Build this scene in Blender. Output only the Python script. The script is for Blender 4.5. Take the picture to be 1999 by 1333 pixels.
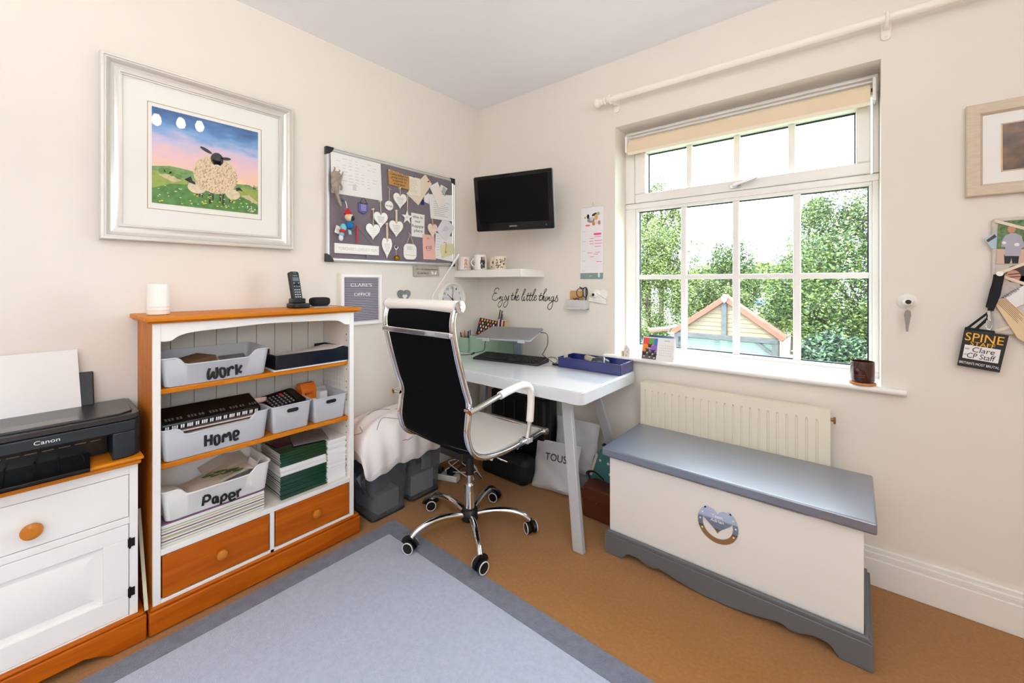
import bpy, math, random
from mathutils import Vector, Matrix
for o in list(bpy.data.objects): bpy.data.objects.remove(o)
S = bpy.context.scene
COL = S.collection
random.seed(7)
PI = math.pi
def lin(c):
    return tuple((v/12.92 if v <= .04045 else ((v+.055)/1.055)**2.4) for v in [x/255 for x in c])
# ---------------------------------------------------------------- camera
cam = bpy.data.cameras.new('camera'); camo = bpy.data.objects.new('camera', cam); COL.objects.link(camo)
camo.location = (2.1795, -2.2355, 1.2275)
camo.rotation_euler = (PI/2, 0, math.atan2(668.5, 805))
cam.sensor_width = 36; cam.lens = 805/1999*36
cam.shift_y = -(666.5-551)/1999; cam.clip_start = .05; cam.clip_end = 400
S.camera = camo
# ---------------------------------------------------------------- world and daylight
W = bpy.data.worlds.new('world'); S.world = W; W.use_nodes = True
bg = W.node_tree.nodes['Background']; bg.inputs[0].default_value = (.74, .87, 1, 1); bg.inputs[1].default_value = 13.0
def portal(loc, rot, sx, sy):
    l = bpy.data.lights.new('daylight_portal', 'AREA'); l.shape = 'RECTANGLE'; l.size = sx; l.size_y = sy
    l.cycles.is_portal = True
    o = bpy.data.objects.new('daylight_portal', l); COL.objects.link(o); o.location = loc; o.rotation_euler = rot
portal((1.68, .2, 1.45), (-PI/2, 0, 0), 1.2, 1.35)
portal((3.70, -2.7, 1.6), (PI/2, 0, PI/2), 1.0, 1.0)  # daylight through the added right-hand window
up = bpy.data.lights.new('added_fill_light', 'AREA'); up.shape = 'DISK'; up.size = .30; up.energy = 60; up.color = (.92, .95, 1)  # added lamp, out of view, lifts the ceiling and room brightness
upo = bpy.data.objects.new('added_fill_light', up); COL.objects.link(upo); upo.location = (2.4, -3.2, 1.62); upo.rotation_euler = (PI, 0, 0)
sun = bpy.data.lights.new('sun', 'SUN'); sun.energy = 7.0; sun.angle = .05; sun.color = (1, .96, .88)
suno = bpy.data.objects.new('sun', sun); COL.objects.link(suno); suno.rotation_euler = (math.radians(38), 0, math.radians(-35)); suno.location = (0, -4, 20)
S.view_settings.view_transform = 'Standard'; S.view_settings.look = 'None'
S.view_settings.exposure = -0.04; S.view_settings.gamma = 1; S.view_settings.use_curve_mapping = False
S.cycles.use_denoising = True; S.cycles.max_bounces = 10; S.cycles.diffuse_bounces = 6
S.cycles.transparent_max_bounces = 16; S.cycles.caustics_reflective = False; S.cycles.caustics_refractive = False
S.cycles.sample_clamp_indirect = 6
# ---------------------------------------------------------------- materials
MATS = {}
def mat(name, c, rough=.5, metal=0, spec=.5, emis=0, alpha=1, var=0, vscale=20, bump=0, bscale=60, coat=0, trans=0, stretch=None, c2=None, sheen=0, ior=1.5, crough=.05):
    if name in MATS: return MATS[name]
    m = bpy.data.materials.new(name); m.use_nodes = True; nt = m.node_tree; b = nt.nodes['Principled BSDF']
    L = lin(c) + (1,)
    b.inputs['Base Color'].default_value = L; b.inputs['Roughness'].default_value = rough; b.inputs['Metallic'].default_value = metal
    b.inputs['Specular IOR Level'].default_value = spec; b.inputs['Alpha'].default_value = alpha; b.inputs['Coat Weight'].default_value = coat; b.inputs['Coat Roughness'].default_value = crough
    b.inputs['Transmission Weight'].default_value = trans; b.inputs['IOR'].default_value = ior
    b.inputs['Sheen Weight'].default_value = sheen
    if emis: b.inputs['Emission Color'].default_value = L; b.inputs['Emission Strength'].default_value = emis
    if var or bump or c2:
        tc = nt.nodes.new('ShaderNodeTexCoord'); mp = nt.nodes.new('ShaderNodeMapping'); nt.links.new(tc.outputs['Object'], mp.inputs[0])
        if stretch: mp.inputs['Scale'].default_value = stretch
    if var or c2:
        n = nt.nodes.new('ShaderNodeTexNoise'); n.inputs['Scale'].default_value = vscale; n.inputs['Detail'].default_value = 5
        nt.links.new(mp.outputs[0], n.inputs['Vector'])
        r = nt.nodes.new('ShaderNodeValToRGB'); nt.links.new(n.outputs[0], r.inputs[0]); nt.links.new(r.outputs[0], b.inputs['Base Color'])
        e = r.color_ramp.elements; e[0].position = .35; e[1].position = .65
        if c2: e[0].color = L; e[1].color = lin(c2)+(1,)
        else:
            e[0].color = tuple(v*(1-var) for v in L[:3])+(1,); e[1].color = tuple(min(1, v*(1+var)) for v in L[:3])+(1,)
    if bump:
        n = nt.nodes.new('ShaderNodeTexNoise'); n.inputs['Scale'].default_value = bscale; n.inputs['Detail'].default_value = 4
        nt.links.new(mp.outputs[0], n.inputs['Vector'])
        bp = nt.nodes.new('ShaderNodeBump'); bp.inputs['Strength'].default_value = bump; bp.inputs['Distance'].default_value = .01
        nt.links.new(n.outputs[0], bp.inputs['Height']); nt.links.new(bp.outputs[0], b.inputs['Normal'])
    MATS[name] = m; return m
def wood(name, c, c2, stretch=(1, 8, 8), rough=.5, coat=0):
    if name in MATS: return MATS[name]
    m = mat(name, c, rough, coat=coat, spec=.22); nt = m.node_tree; b = nt.nodes['Principled BSDF']
    tc = nt.nodes.new('ShaderNodeTexCoord'); mp = nt.nodes.new('ShaderNodeMapping'); nt.links.new(tc.outputs['Object'], mp.inputs[0]); mp.inputs['Scale'].default_value = stretch
    n = nt.nodes.new('ShaderNodeTexNoise'); n.inputs['Scale'].default_value = 3; n.inputs['Detail'].default_value = 8; n.inputs['Distortion'].default_value = 1.2
    nt.links.new(mp.outputs[0], n.inputs[0]); r = nt.nodes.new('ShaderNodeValToRGB'); nt.links.new(n.outputs[0], r.inputs[0])
    e = r.color_ramp.elements; e[0].position = .3; e[1].position = .7; e[0].color = lin(c2)+(1,); e[1].color = lin(c)+(1,)
    v = nt.nodes.new('ShaderNodeTexVoronoi'); v.inputs['Scale'].default_value = 5
    nt.links.new(tc.outputs['Object'], v.inputs[0]); r2 = nt.nodes.new('ShaderNodeValToRGB'); nt.links.new(v.outputs['Distance'], r2.inputs[0])
    r2.color_ramp.elements[0].position = .03; r2.color_ramp.elements[0].color = (.25, .12, .05, 1); r2.color_ramp.elements[1].position = .075; r2.color_ramp.elements[1].color = (1, 1, 1, 1)
    mx = nt.nodes.new('ShaderNodeMix'); mx.data_type = 'RGBA'; mx.blend_type = 'MULTIPLY'; mx.inputs[0].default_value = .8
    nt.links.new(r.outputs[0], mx.inputs[6]); nt.links.new(r2.outputs[0], mx.inputs[7]); nt.links.new(mx.outputs[2], b.inputs['Base Color'])
    return m
def smoky(name, c, op, rough=.2):
    if name in MATS: return MATS[name]
    m = bpy.data.materials.new(name); m.use_nodes = True; nt = m.node_tree; b = nt.nodes['Principled BSDF']; out = nt.nodes['Material Output']
    b.inputs['Base Color'].default_value = lin(c)+(1,); b.inputs['Roughness'].default_value = rough
    t = nt.nodes.new('ShaderNodeBsdfTransparent'); t.inputs[0].default_value = (.92, .93, .94, 1); mx = nt.nodes.new('ShaderNodeMixShader'); mx.inputs[0].default_value = op
    nt.links.new(t.outputs[0], mx.inputs[1]); nt.links.new(b.outputs[0], mx.inputs[2]); nt.links.new(mx.outputs[0], out.inputs[0])
    MATS[name] = m; return m
def pane_mat(name, refl=.06):
    if name in MATS: return MATS[name]
    m = bpy.data.materials.new(name); m.use_nodes = True; nt = m.node_tree; out = nt.nodes['Material Output']; nt.nodes.remove(nt.nodes['Principled BSDF'])
    t = nt.nodes.new('ShaderNodeBsdfTransparent'); g = nt.nodes.new('ShaderNodeBsdfGlossy'); g.inputs['Roughness'].default_value = 0.01
    f = nt.nodes.new('ShaderNodeFresnel'); gm_n = nt.nodes.new('ShaderNodeNewGeometry'); ma = nt.nodes.new('ShaderNodeMath'); ma.operation = 'MULTIPLY_ADD'
    ma.inputs[1].default_value = 1/1.4-1.4; ma.inputs[2].default_value = 1.4; nt.links.new(gm_n.outputs['Backfacing'], ma.inputs[0]); nt.links.new(ma.outputs[0], f.inputs[0])
    mx = nt.nodes.new('ShaderNodeMixShader'); nt.links.new(f.outputs[0], mx.inputs[0]); nt.links.new(t.outputs[0], mx.inputs[1]); nt.links.new(g.outputs[0], mx.inputs[2]); nt.links.new(mx.outputs[0], out.inputs[0])
    MATS[name] = m; return m
wallM = mat('wall_paint', (234, 227, 217), .7, spec=.3, bump=.04, bscale=180)
ceilM = mat('ceiling_paint', (250, 250, 254), .8, spec=.2)
carpetM = mat('carpet_pile', (160, 106, 46), .95, spec=.1, c2=(170, 116, 54), vscale=90, bump=.5, bscale=700, sheen=.2)
whiteM = mat('white_gloss_paint', (245, 243, 238), .35, spec=.5)
upvc = mat('white_upvc', (246, 243, 238), .25, spec=.5)
cream = mat('cream_enamel', (240, 232, 212), .4)
pine = wood('pine_across', (216, 134, 26), (190, 104, 12), (9, 1.2, 9))
pineD = wood('pine_drawer', (188, 96, 6), (162, 74, 2), (9, 1.0, 9))
pineV = wood('pine_upright', (204, 126, 34), (176, 94, 14), (9, 9, 1.0))
black = mat('black_plastic', (22, 23, 25), .4)
blackS = mat('black_satin', (16, 16, 18), .25)
blackF = mat('black_fabric', (18, 19, 22), .85)
chrome = mat('polished_chrome', (225, 226, 228), .07, 1)
steel = mat('brushed_steel', (190, 190, 192), .32, 1)
silver = mat('silver_paint', (196, 198, 202), .38, .5)
paper = mat('white_paper', (240, 238, 236), .8)
paperC = mat('cream_paper', (238, 230, 212), .8)
ink = mat('black_ink', (18, 18, 20), .5)
inkG = mat('grey_ink', (140, 138, 145), .7)
ceramic = mat('white_ceramic', (244, 241, 234), .3)
greyB = mat('light_grey_plastic', (208, 211, 216), .45)
whiteB = mat('white_plastic', (242, 241, 238), .4)
glassP = pane_mat('clear_glass')
# ---------------------------------------------------------------- mesh builder
class MB:
    def __init__(s, M=None): s.v = []; s.f = []; s.m = []; s.M = M or Matrix.Identity(4)
    def add(s, vs, fs, m=0):
        n = len(s.v); s.v += [s.M @ Vector(p) for p in vs]
        for f in fs: s.f.append([n+i for i in f]); s.m.append(m)
        return s
    def hexa(s, p, m=0):
        return s.add(p, [(0, 3, 2, 1), (4, 5, 6, 7), (0, 1, 5, 4), (1, 2, 6, 5), (2, 3, 7, 6), (3, 0, 4, 7)], m)
    def box(s, x0, x1, y0, y1, z0, z1, m=0):
        return s.hexa([(x0, y0, z0), (x1, y0, z0), (x1, y1, z0), (x0, y1, z0), (x0, y0, z1), (x1, y0, z1), (x1, y1, z1), (x0, y1, z1)], m)
    def prism(s, poly, z0, z1, m=0):
        a = sum(poly[i][0]*poly[(i+1) % len(poly)][1]-poly[(i+1) % len(poly)][0]*poly[i][1] for i in range(len(poly)))
        if a < 0: poly = poly[::-1]
        n = len(poly)
        return s.add([(p[0], p[1], z0) for p in poly]+[(p[0], p[1], z1) for p in poly], [tuple(range(n-1, -1, -1)), tuple(range(n, 2*n))]+[(i, (i+1) % n, n+(i+1) % n, n+i) for i in range(n)], m)
    def tube(s, pts, r, n=8, closed=False, m=0, ry=None, up=None, caps=True):
        P = [Vector(p) for p in pts]; N = len(P); vs = []; fs = []; prev = None
        for i, p in enumerate(P):
            if closed: d = P[(i+1) % N]-P[i-1]
            else: d = P[min(i+1, N-1)]-P[max(i-1, 0)]
            d = d.normalized() if d.length > 1e-9 else Vector((0, 0, 1))
            if up is not None: a = d.cross(Vector(up))
            elif prev is None: a = d.orthogonal()
            else: a = prev-d*prev.dot(d)
            if a.length < 1e-6: a = d.orthogonal()
            a.normalize(); prev = a; b = d.cross(a)
            rr = r[i] if isinstance(r, (list, tuple)) else r; r2 = rr if ry is None else ry
            vs += [p+a*rr*math.cos(2*PI*k/n)+b*r2*math.sin(2*PI*k/n) for k in range(n)]
        for i in range(N if closed else N-1):
            j = (i+1) % N
            fs += [(i*n+k, i*n+(k+1) % n, j*n+(k+1) % n, j*n+k) for k in range(n)]
        if not closed and caps: fs += [tuple(range(n-1, -1, -1)), tuple((N-1)*n+k for k in range(n))]
        return s.add(vs, fs, m)
    def cyl(s, p0, p1, r, n=20, m=0, r1=None):
        p0 = Vector(p0); p1 = Vector(p1); return s.tube([p0, p1], [r, r if r1 is None else r1], n, m=m)
    def lathe(s, prof, c=(0, 0, 0), n=28, m=0, axis='z'):
        vs = []; fs = []
        for r, z in prof:
            for k in range(n):
                a = 2*PI*k/n; x, y = r*math.cos(a), r*math.sin(a)
                q = (x, y, z) if axis == 'z' else ((z, x, y) if axis == 'x' else (y, z, x))
                vs.append((c[0]+q[0], c[1]+q[1], c[2]+q[2]))
        for i in range(len(prof)-1): fs += [(i*n+k, i*n+(k+1) % n, (i+1)*n+(k+1) % n, (i+1)*n+k) for k in range(n)]
        fs += [tuple(range(n-1, -1, -1)), tuple((len(prof)-1)*n+k for k in range(n))]
        return s.add(vs, fs, m)
    def ball(s, c, r, m=0, u=16, v=10):
        if not isinstance(r, (list, tuple)): r = (r, r, r)
        vs = [(c[0]+r[0]*math.sin(PI*j/v)*math.cos(2*PI*i/u), c[1]+r[1]*math.sin(PI*j/v)*math.sin(2*PI*i/u), c[2]+r[2]*math.cos(PI*j/v)) for j in range(v+1) for i in range(u)]
        return s.add(vs, [(j*u+i, (j+1)*u+i, (j+1)*u+(i+1) % u, j*u+(i+1) % u) for j in range(v) for i in range(u)], m)
    def stroke(s, pts, w, z=0, h=.0006, m=0, closed=False, sm=True):
        P = [Vector((p[0], p[1], 0)) for p in pts]
        if sm and len(P) > 2: P = cr(P)
        return s.tube([(p.x, p.y, z) for p in P], w/2, 8, m=m, ry=h, up=(0, 0, 1))
    def lines(s, a0, a1, b0, b1, n, z, m=0, ragged=.35, t=.25):
        d = (b1-b0)/n
        for i in range(n):
            b = b1-(i+.5)*d; e = a1-(a1-a0)*ragged*random.random()
            s.box(a0, e, b-d*t/2, b+d*t/2, z, z+.0004, m)
        return s
    def text(s, t, a0, a1, b0, b1, z, m=0, d=.0005, shear=0):
        cu = bpy.data.curves.new('t', 'FONT'); cu.body = t; cu.align_x = 'LEFT'; cu.extrude = .001; cu.resolution_u = 3; cu.shear = shear
        o = bpy.data.objects.new('t', cu); COL.objects.link(o); bpy.context.view_layer.update()
        me = bpy.data.meshes.new_from_object(o.evaluated_get(bpy.context.evaluated_depsgraph_get()))
        vs = [v.co for v in me.vertices]; xs = [v.x for v in vs]; ys = [v.y for v in vs]
        x0, x1, y0, y1 = min(xs), max(xs), min(ys), max(ys)
        s.add([(a0+(v.x-x0)/(x1-x0)*(a1-a0), b0+(v.y-y0)/(y1-y0)*(b1-b0), z+(d if v.z > 0 else 0)) for v in vs], [tuple(p.vertices) for p in me.polygons], m)
        bpy.data.objects.remove(o); bpy.data.meshes.remove(me); bpy.data.curves.remove(cu); return s
def cr(P, k=5):
    out = []
    for i in range(len(P)-1):
        a, b, c, d = P[max(i-1, 0)], P[i], P[i+1], P[min(i+2, len(P)-1)]
        for j in range(k):
            t = j/k; out.append(.5*((2*b)+(c-a)*t+(2*a-5*b+4*c-d)*t*t+(3*b-a-3*c+d)*t**3))
    out.append(P[-1]); return out
def V(*p): return [Vector(q) for q in p]
def ML(x): return Matrix(((0, 0, 1, x), (1, 0, 0, 0), (0, 1, 0, 0), (0, 0, 0, 1)))      # left wall: (y, z, out)
def MW(y): return Matrix(((1, 0, 0, 0), (0, 0, -1, y), (0, 1, 0, 0), (0, 0, 0, 1)))     # window wall: (x, z, out)
def T(x, y, z, rz=0, rx=0, ry=0): return Matrix.Translation((x, y, z)) @ Matrix.Rotation(rz, 4, 'Z') @ Matrix.Rotation(rx, 4, 'X') @ Matrix.Rotation(ry, 4, 'Y')
WP = {}
def tag(o, label=None, cat=None, group=None, kind=None):
    if label: o['label'] = label
    if cat: o['category'] = cat
    if group: o['group'] = group
    if kind: o['kind'] = kind
    return o
def thing(name, label, cat, loc, group=None):
    o = bpy.data.objects.new(name, None); COL.objects.link(o); o.location = loc; o.empty_display_size = .05
    WP[o.name] = Vector(loc); return tag(o, label, cat, group)
def build(name, mb, mats, parent=None, bevel=0, smooth=True, sub=0, label=None, cat=None, group=None, kind=None, loc=None, seg=2, ang=40):
    if not isinstance(mats, (list, tuple)): mats = [mats]
    if parent is not None: base = WP[parent.name]
    elif loc is not None: base = Vector(loc)
    else:
        xs, ys, zs = zip(*[(v.x, v.y, v.z) for v in mb.v]); base = Vector(((min(xs)+max(xs))/2, (min(ys)+max(ys))/2, min(zs)))
    me = bpy.data.meshes.new(name); me.from_pydata([v-base for v in mb.v], [], mb.f)
    for m in mats: me.materials.append(m)
    me.polygons.foreach_set('material_index', mb.m); me.validate(); me.update()
    o = bpy.data.objects.new(name, me); COL.objects.link(o)
    if parent is not None: o.parent = parent; WP[o.name] = base
    else: o.location = base; WP[o.name] = base
    if smooth:
        me.polygons.foreach_set('use_smooth', [True]*len(me.polygons))
        try: me.set_sharp_from_angle(angle=math.radians(ang))
        except Exception: pass
    if bevel:
        b = o.modifiers.new('bevel', 'BEVEL'); b.width = bevel; b.segments = seg; b.limit_method = 'ANGLE'; b.angle_limit = math.radians(35); b.use_clamp_overlap = True
    if sub:
        q = o.modifiers.new('sub', 'SUBSURF'); q.levels = sub; q.render_levels = sub
    return tag(o, label, cat, group, kind)
def kids(o): return [c for c in bpy.data.objects if c.parent == o]
def copy_tree(o, loc=None, rot=None, label=None, group=None):
    def cp(a, par):
        c = a.copy(); COL.objects.link(c); WP[c.name] = WP[a.name]
        if par: c.parent = par
        for k in kids(a): cp(k, c)
        return c
    c = cp(o, None)
    if loc is not None: c.location = loc
    if rot is not None: c.rotation_euler = rot
    if label: c['label'] = label
    if group: c['group'] = group
    return c
def B(x0, x1, y0, y1, z0, z1, m=0): return MB().box(x0, x1, y0, y1, z0, z1, m)
def rrect(a0, a1, b0, b1, r, k=5):
    out = []
    for cx, cy, s in ((a1-r, b1-r, 0), (a0+r, b1-r, 1), (a0+r, b0+r, 2), (a1-r, b0+r, 3)):
        out += [(cx+r*math.cos(PI/2*(s+j/k)), cy+r*math.sin(PI/2*(s+j/k))) for j in range(k+1)]
    return out
# ---------------------------------------------------------------- room shell
HC = 2.52; XR = 3.62; YB = -3.9
def st(name, mb, m, **k): return build(name, mb, m, kind='structure', smooth=False, **k)
st('floor', B(-.2, XR+.2, YB-.2, .3, -.1, 0), carpetM)
st('ceiling', B(-.2, XR+.2, YB-.2, .3, HC, HC+.12), ceilM)
st('wall_left', B(-.2, 0, YB-.2, .3, 0, HC), wallM)
WX0, WX1, WZ0, WZ1 = 1.105, 2.262, .785, 2.131
w = MB(); w.box(0, WX0, 0, .3, 0, HC); w.box(WX1, XR+.2, 0, .3, 0, HC); w.box(WX0, WX1, 0, .3, 0, WZ0); w.box(WX0, WX1, 0, .3, WZ1, HC)
st('wall_front', w, wallM)
w = MB(); w.box(XR, XR+.2, YB-.2, -3.2, 0, HC); w.box(XR, XR+.2, -2.2, 0, 0, HC); w.box(XR, XR+.2, -3.2, -2.2, 0, 1.1); w.box(XR, XR+.2, -3.2, -2.2, 2.1, HC)  # opening cut for the added window
st('wall_right', w, wallM)
w = B(0, XR, YB-.2, YB, 0, HC)
st('wall_back', w, wallM)
def frame_mb(M, a0, a1, b0, b1, t, z0, z1, mull=()):
    f = MB(M); f.box(a0, a1, b0, b0+t, z0, z1); f.box(a0, a1, b1-t, b1, z0, z1); f.box(a0, a0+t, b0+t, b1-t, z0, z1); f.box(a1-t, a1, b0+t, b1-t, z0, z1)
    for a in mull: f.box(a-t/2, a+t/2, b0+t, b1-t, z0, z1)
    return f
t = thing('added_window', None, None, (XR+.1, -2.7, 1.1)); t['kind'] = 'structure'  # window added out of view to light the left wall and cabinets
build('frame', frame_mb(ML(XR+.06), -3.2, -2.2, 1.1, 2.1, .06, 0, .06, (-2.7,)), upvc, t)
# skirting with two moulded steps
def skirt(M, a0, a1):
    s = MB(M)
    s.box(a0, a1, 0, .108, 0, .018); s.box(a0, a1, .108, .116, 0, .013); s.box(a0, a1, .116, .134, 0, .016); s.box(a0, a1, .134, .142, 0, .009); s.box(a0, a1, .142, .152, 0, .012)
    return s
st('baseboard_front', skirt(MW(0), 0, XR), whiteM, bevel=.003)
st('baseboard_left', skirt(ML(0), YB, -.02), whiteM, bevel=.003)
st('baseboard_right', skirt(Matrix(((0, 0, -1, XR), (1, 0, 0, 0), (0, 1, 0, 0), (0, 0, 0, 1))), YB, -.02), whiteM)
# window sill board with a round nose
s = MB(); prof = [(.14, .785), (.14, .808), (-.028, .808)]+[(-.028-.012*math.sin(PI*k/8), .7965+.0115*math.cos(PI*k/8)) for k in range(9)]+[(-.028, .785)]
s.M = Matrix(((0, 0, 1, 0), (1, 0, 0, 0), (0, 1, 0, 0), (0, 0, 0, 1)))
s.prism(prof[:-1], WX0, WX1); s.prism([(0, .785), (0, .808)]+prof[2:-1], 1.045, WX0); s.prism([(0, .785), (0, .808)]+prof[2:-1], WX1, 2.335)
st('trim_1', s, whiteM)
# ---- window: outer frame, fixed lower light, top-hung vent
FY = .14
win = thing('window_1', None, None, (1.68, FY, .8)); win['kind'] = 'structure'
def fr(a0, a1, b0, b1, A0, A1, B0, B1, z0, z1, mb=None):   # rectangle ring between outer A/B and inner a/b
    f = mb or MB(MW(FY))
    f.box(A0, A1, B0, b0, z0, z1); f.box(A0, A1, b1, B1, z0, z1); f.box(A0, a0, b0, b1, z0, z1); f.box(a1, A1, b0, b1, z0, z1); return f
f = fr(1.165, 2.24, .838, 1.668, WX0, WX1, .808, 1.70, -.07, 0); fr(1.165, 2.24, 1.70, 2.05, WX0, WX1, 1.70, WZ1, -.07, 0, f)
build('frame', f, upvc, win, bevel=.004)
f = fr(1.180, 2.229, .853, 1.652, 1.165, 2.24, .838, 1.668, -.055, -.008); build('bead', f, upvc, win, bevel=.003)
f = fr(1.236, 2.184, 1.75, 1.990, 1.172, 2.234, 1.70, 2.045, -.06, .018); build('sash', f, upvc, win, bevel=.006)
for k in (1, 2, 3):
    a = 1.18+.26225*k; build('glazing_bar', MB(MW(FY)).box(a-.0150, a+.0150, .853, 1.652, -.045, -.018), upvc, win, bevel=.004)
    a = 1.236+.237*k; build('glazing_bar', MB(MW(FY)).box(a-.0145, a+.0145, 1.75, 1.99, -.045, -.012), upvc, win, bevel=.004)
build('glazing_bar', MB(MW(FY)).box(1.18, 2.229, 1.245, 1.271, -.045, -.019), upvc, win, bevel=.004)
def sheet_pane(M, a0, a1, b0, b1, z, par, name='pane'): build(name, MB(M).add([(a0, b0, z), (a1, b0, z), (a1, b1, z), (a0, b1, z)], [(0, 1, 2, 3)]), glassP, par, smooth=False)
sheet_pane(MW(FY), 1.18, 2.229, .853, 1.652, -.032, win); sheet_pane(MW(FY), 1.236, 2.184, 1.75, 1.99, -.032, win)
gk = mat('black_gasket', (12, 18, 28), .5)
f = fr(1.186, 2.223, .859, 1.646, 1.1802, 2.2288, .8532, 1.6518, -.044, -.036); build('gasket', f, gk, win, smooth=False)
f = fr(1.242, 2.178, 1.756, 1.982, 1.2362, 2.1838, 1.7502, 1.9898, -.044, -.036); build('gasket', f, gk, win, smooth=False)
h = MB(MW(FY)); h.prism(rrect(1.683, 1.737, 1.708, 1.73, .010), .018, .026); h.cyl((1.712, 1.719, .026), (1.712, 1.719, .048), .010)
h.prism([(1.702, 1.712), (1.80, 1.735), (1.815, 1.745), (1.80, 1.748), (1.702, 1.729)], .04, .050)
build('handle', h, mat('satin_chrome', (190, 192, 196), .25, 1), win, bevel=.002)
# ---- roller blind
bl = thing('roller_blind', 'rolled-up cream roller blind at the top of the window recess', 'blind', (1.7, .09, 2.0))
fab = mat('cream_blind_cloth', (232, 212, 182), .8)
r = MB(); r.lathe([(.024, 0), (.024, 1.075)], (1.155, .088, 2.043), 28, axis='x'); build('roll', r, fab, bl)
build('hanging_flap', B(1.155, 2.232, .062, .065, 1.985, 2.045), fab, bl); build('bottom_bar', MB().box(1.155, 2.232, .058, .068, 1.972, 1.99), mat('cream_bar', (240, 228, 206), .5), bl, bevel=.003)
for x in (1.140, 2.238): build('bracket', B(x, x+.012, .055, .125, 1.99, 2.085), upvc, bl, bevel=.003)
build('pin', MB().cyl((2.232, .088, 2.043), (2.239, .088, 2.043), .008), black, bl)
b = MB(); b.box(1.14, 2.25, .118, .138, 2.088, 2.096); b.box(1.14, 2.25, .1, .118, 2.1, 2.106)
build('head_rail', b, upvc, bl)
# ---- curtain pole
cp = thing('curtain_pole', 'cream painted wooden curtain pole with ball finial above the window', 'curtain pole', (1.9, -.08, 2.25))
pm = mat('cream_pole_paint', (246, 239, 227), .45)
build('pole', MB().cyl((1.10, -.085, 2.262), (3.3, -.085, 2.236), .0155), pm, cp)
build('finial', MB().ball((1.035, -.085, 2.263), .024).lathe([(.009, 0), (.017, .006), (.009, .014), (.016, .02), (.02, .026), (.012, .034)], (1.056, -.085, 2.263), axis='x'), pm, cp)
for x, z in ((1.118, 2.262), (2.277, 2.248)):
    q = MB(); q.tube([(x+.022*0, -.085+.021*math.cos(a), z+.021*math.sin(a)) for a in [2*PI*k/20 for k in range(20)]], .006, 8, closed=True)
    q.box(x-.009, x+.009, -.07, -.004, z-.012, z+.006); q.M = MW(0); q.prism(rrect(x-.016, x+.016, z-.05, z+.028, .014), 0, .008)
    q.cyl((x, z-.036, .008), (x, z-.036, .012), .005)
    build('bracket', q, pm, cp, bevel=.002)
# ---- radiator
ra = thing('radiator', 'cream ribbed panel radiator under the window, behind the blanket chest', 'radiator', (1.7, -.06, .12))
q = MB(); n = 22; x0, x1 = 1.297, 2.10; pw = (x1-x0-.03)/n
pts = [(x0, 0), (x0+.015, 0)]
for i in range(n):
    a = x0+.015+i*pw; pts += [(a+pw*.10, 0), (a+pw*.17, .010), (a+pw*.30, .010), (a+pw*.37, 0)]
pts += [(x1-.01, 0), (x1, 0)]
vs = []; fs = []
for (x, d) in pts: vs += [(x, -.086, .69), (x, -.086, .655), (x, -.086+d, .640), (x, -.086+d, .20), (x, -.086, .185), (x, -.086, .15)]
for i in range(len(pts)-1): fs += [(i*6+k, i*6+k+1, (i+1)*6+k+1, (i+1)*6+k) for k in range(5)]
q.add(vs, fs); q.box(x0, x1, -.08, -.04, .15, .69); build('front_panel', q, cream, ra, smooth=False)
build('side_cap', B(x0-.003, x0, -.086, -.03, .15, .69), cream, ra); build('side_cap', B(x1, x1+.003, -.086, -.03, .15, .69), cream, ra)
g = MB(); g.box(x0, x1, -.084, -.03, .69, .693)
build('top_grille', g, cream, ra)
build('bracket', B(1.5, 1.53, -.045, -.001, .2, .6), cream, ra); build('bracket', B(1.87, 1.9, -.045, -.001, .2, .6), cream, ra)
build('bleed_valve', MB().cyl((x1+.003, -.06, .655), (x1+.02, -.06, .655), .007).box(x1+.012, x1+.02, -.068, -.052, .64, .665), mat('brass', (150, 110, 70), .35, 1), ra)
build('valve_pipe', MB().cyl((x1+.02, -.06, 0), (x1+.02, -.06, .2), .0075), cream, ra)
# ---- ceiling light: three glass drops, reflected in the picture glass
ch = thing('ceiling_light', 'three-drop ceiling light with warm glowing bulbs, mirrored in the picture glass', 'ceiling light', (1.34, -1.55, HC))
build('ceiling_rose', MB().lathe([(.11, -.025), (.12, -.015), (.12, 0)], (1.34, -1.55, HC), 32), chrome, ch)
warm = mat('warm_bulb', (255, 230, 198), .3, emis=45)
for (x, y, z) in ((1.28, -1.66, 2.27), (1.36, -1.52, 2.31), (1.30, -1.43, 2.30)):
    s_ = build('stem', MB().cyl((x, y, HC-.02), (x, y, z+.045), .004).cyl((x, y, z+.03), (x, y, z+.055), .013), chrome, ch)
    build('bulb', MB().lathe([(.004, -.042), (.018, -.034), (.026, -.015), (.025, .005), (.015, .026), (.009, .034)], (x, y, z), 16), warm, s_)

# ---- added uplighter, unseen behind the camera, to brighten the room
fl_l = thing('added_uplighter', 'slim white uplighter floor lamp added out of view behind the camera', 'lamp', (2.4, -3.2, 0))
build('base', MB().lathe([(.13, .001), (.135, .01), (.12, .022), (.015, .03)], (2.4, -3.2, 0), 32), whiteM, fl_l)
build('pole', MB().cyl((2.4, -3.2, .02), (2.4, -3.2, 1.5), .011), whiteM, fl_l)
build('bowl', MB().lathe([(.02, 1.48), (.09, 1.50), (.17, 1.56), (.20, 1.63), (.194, 1.63), (.165, 1.57), (.02, 1.50)], (2.4, -3.2, 0), 40), whiteM, fl_l)
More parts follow.
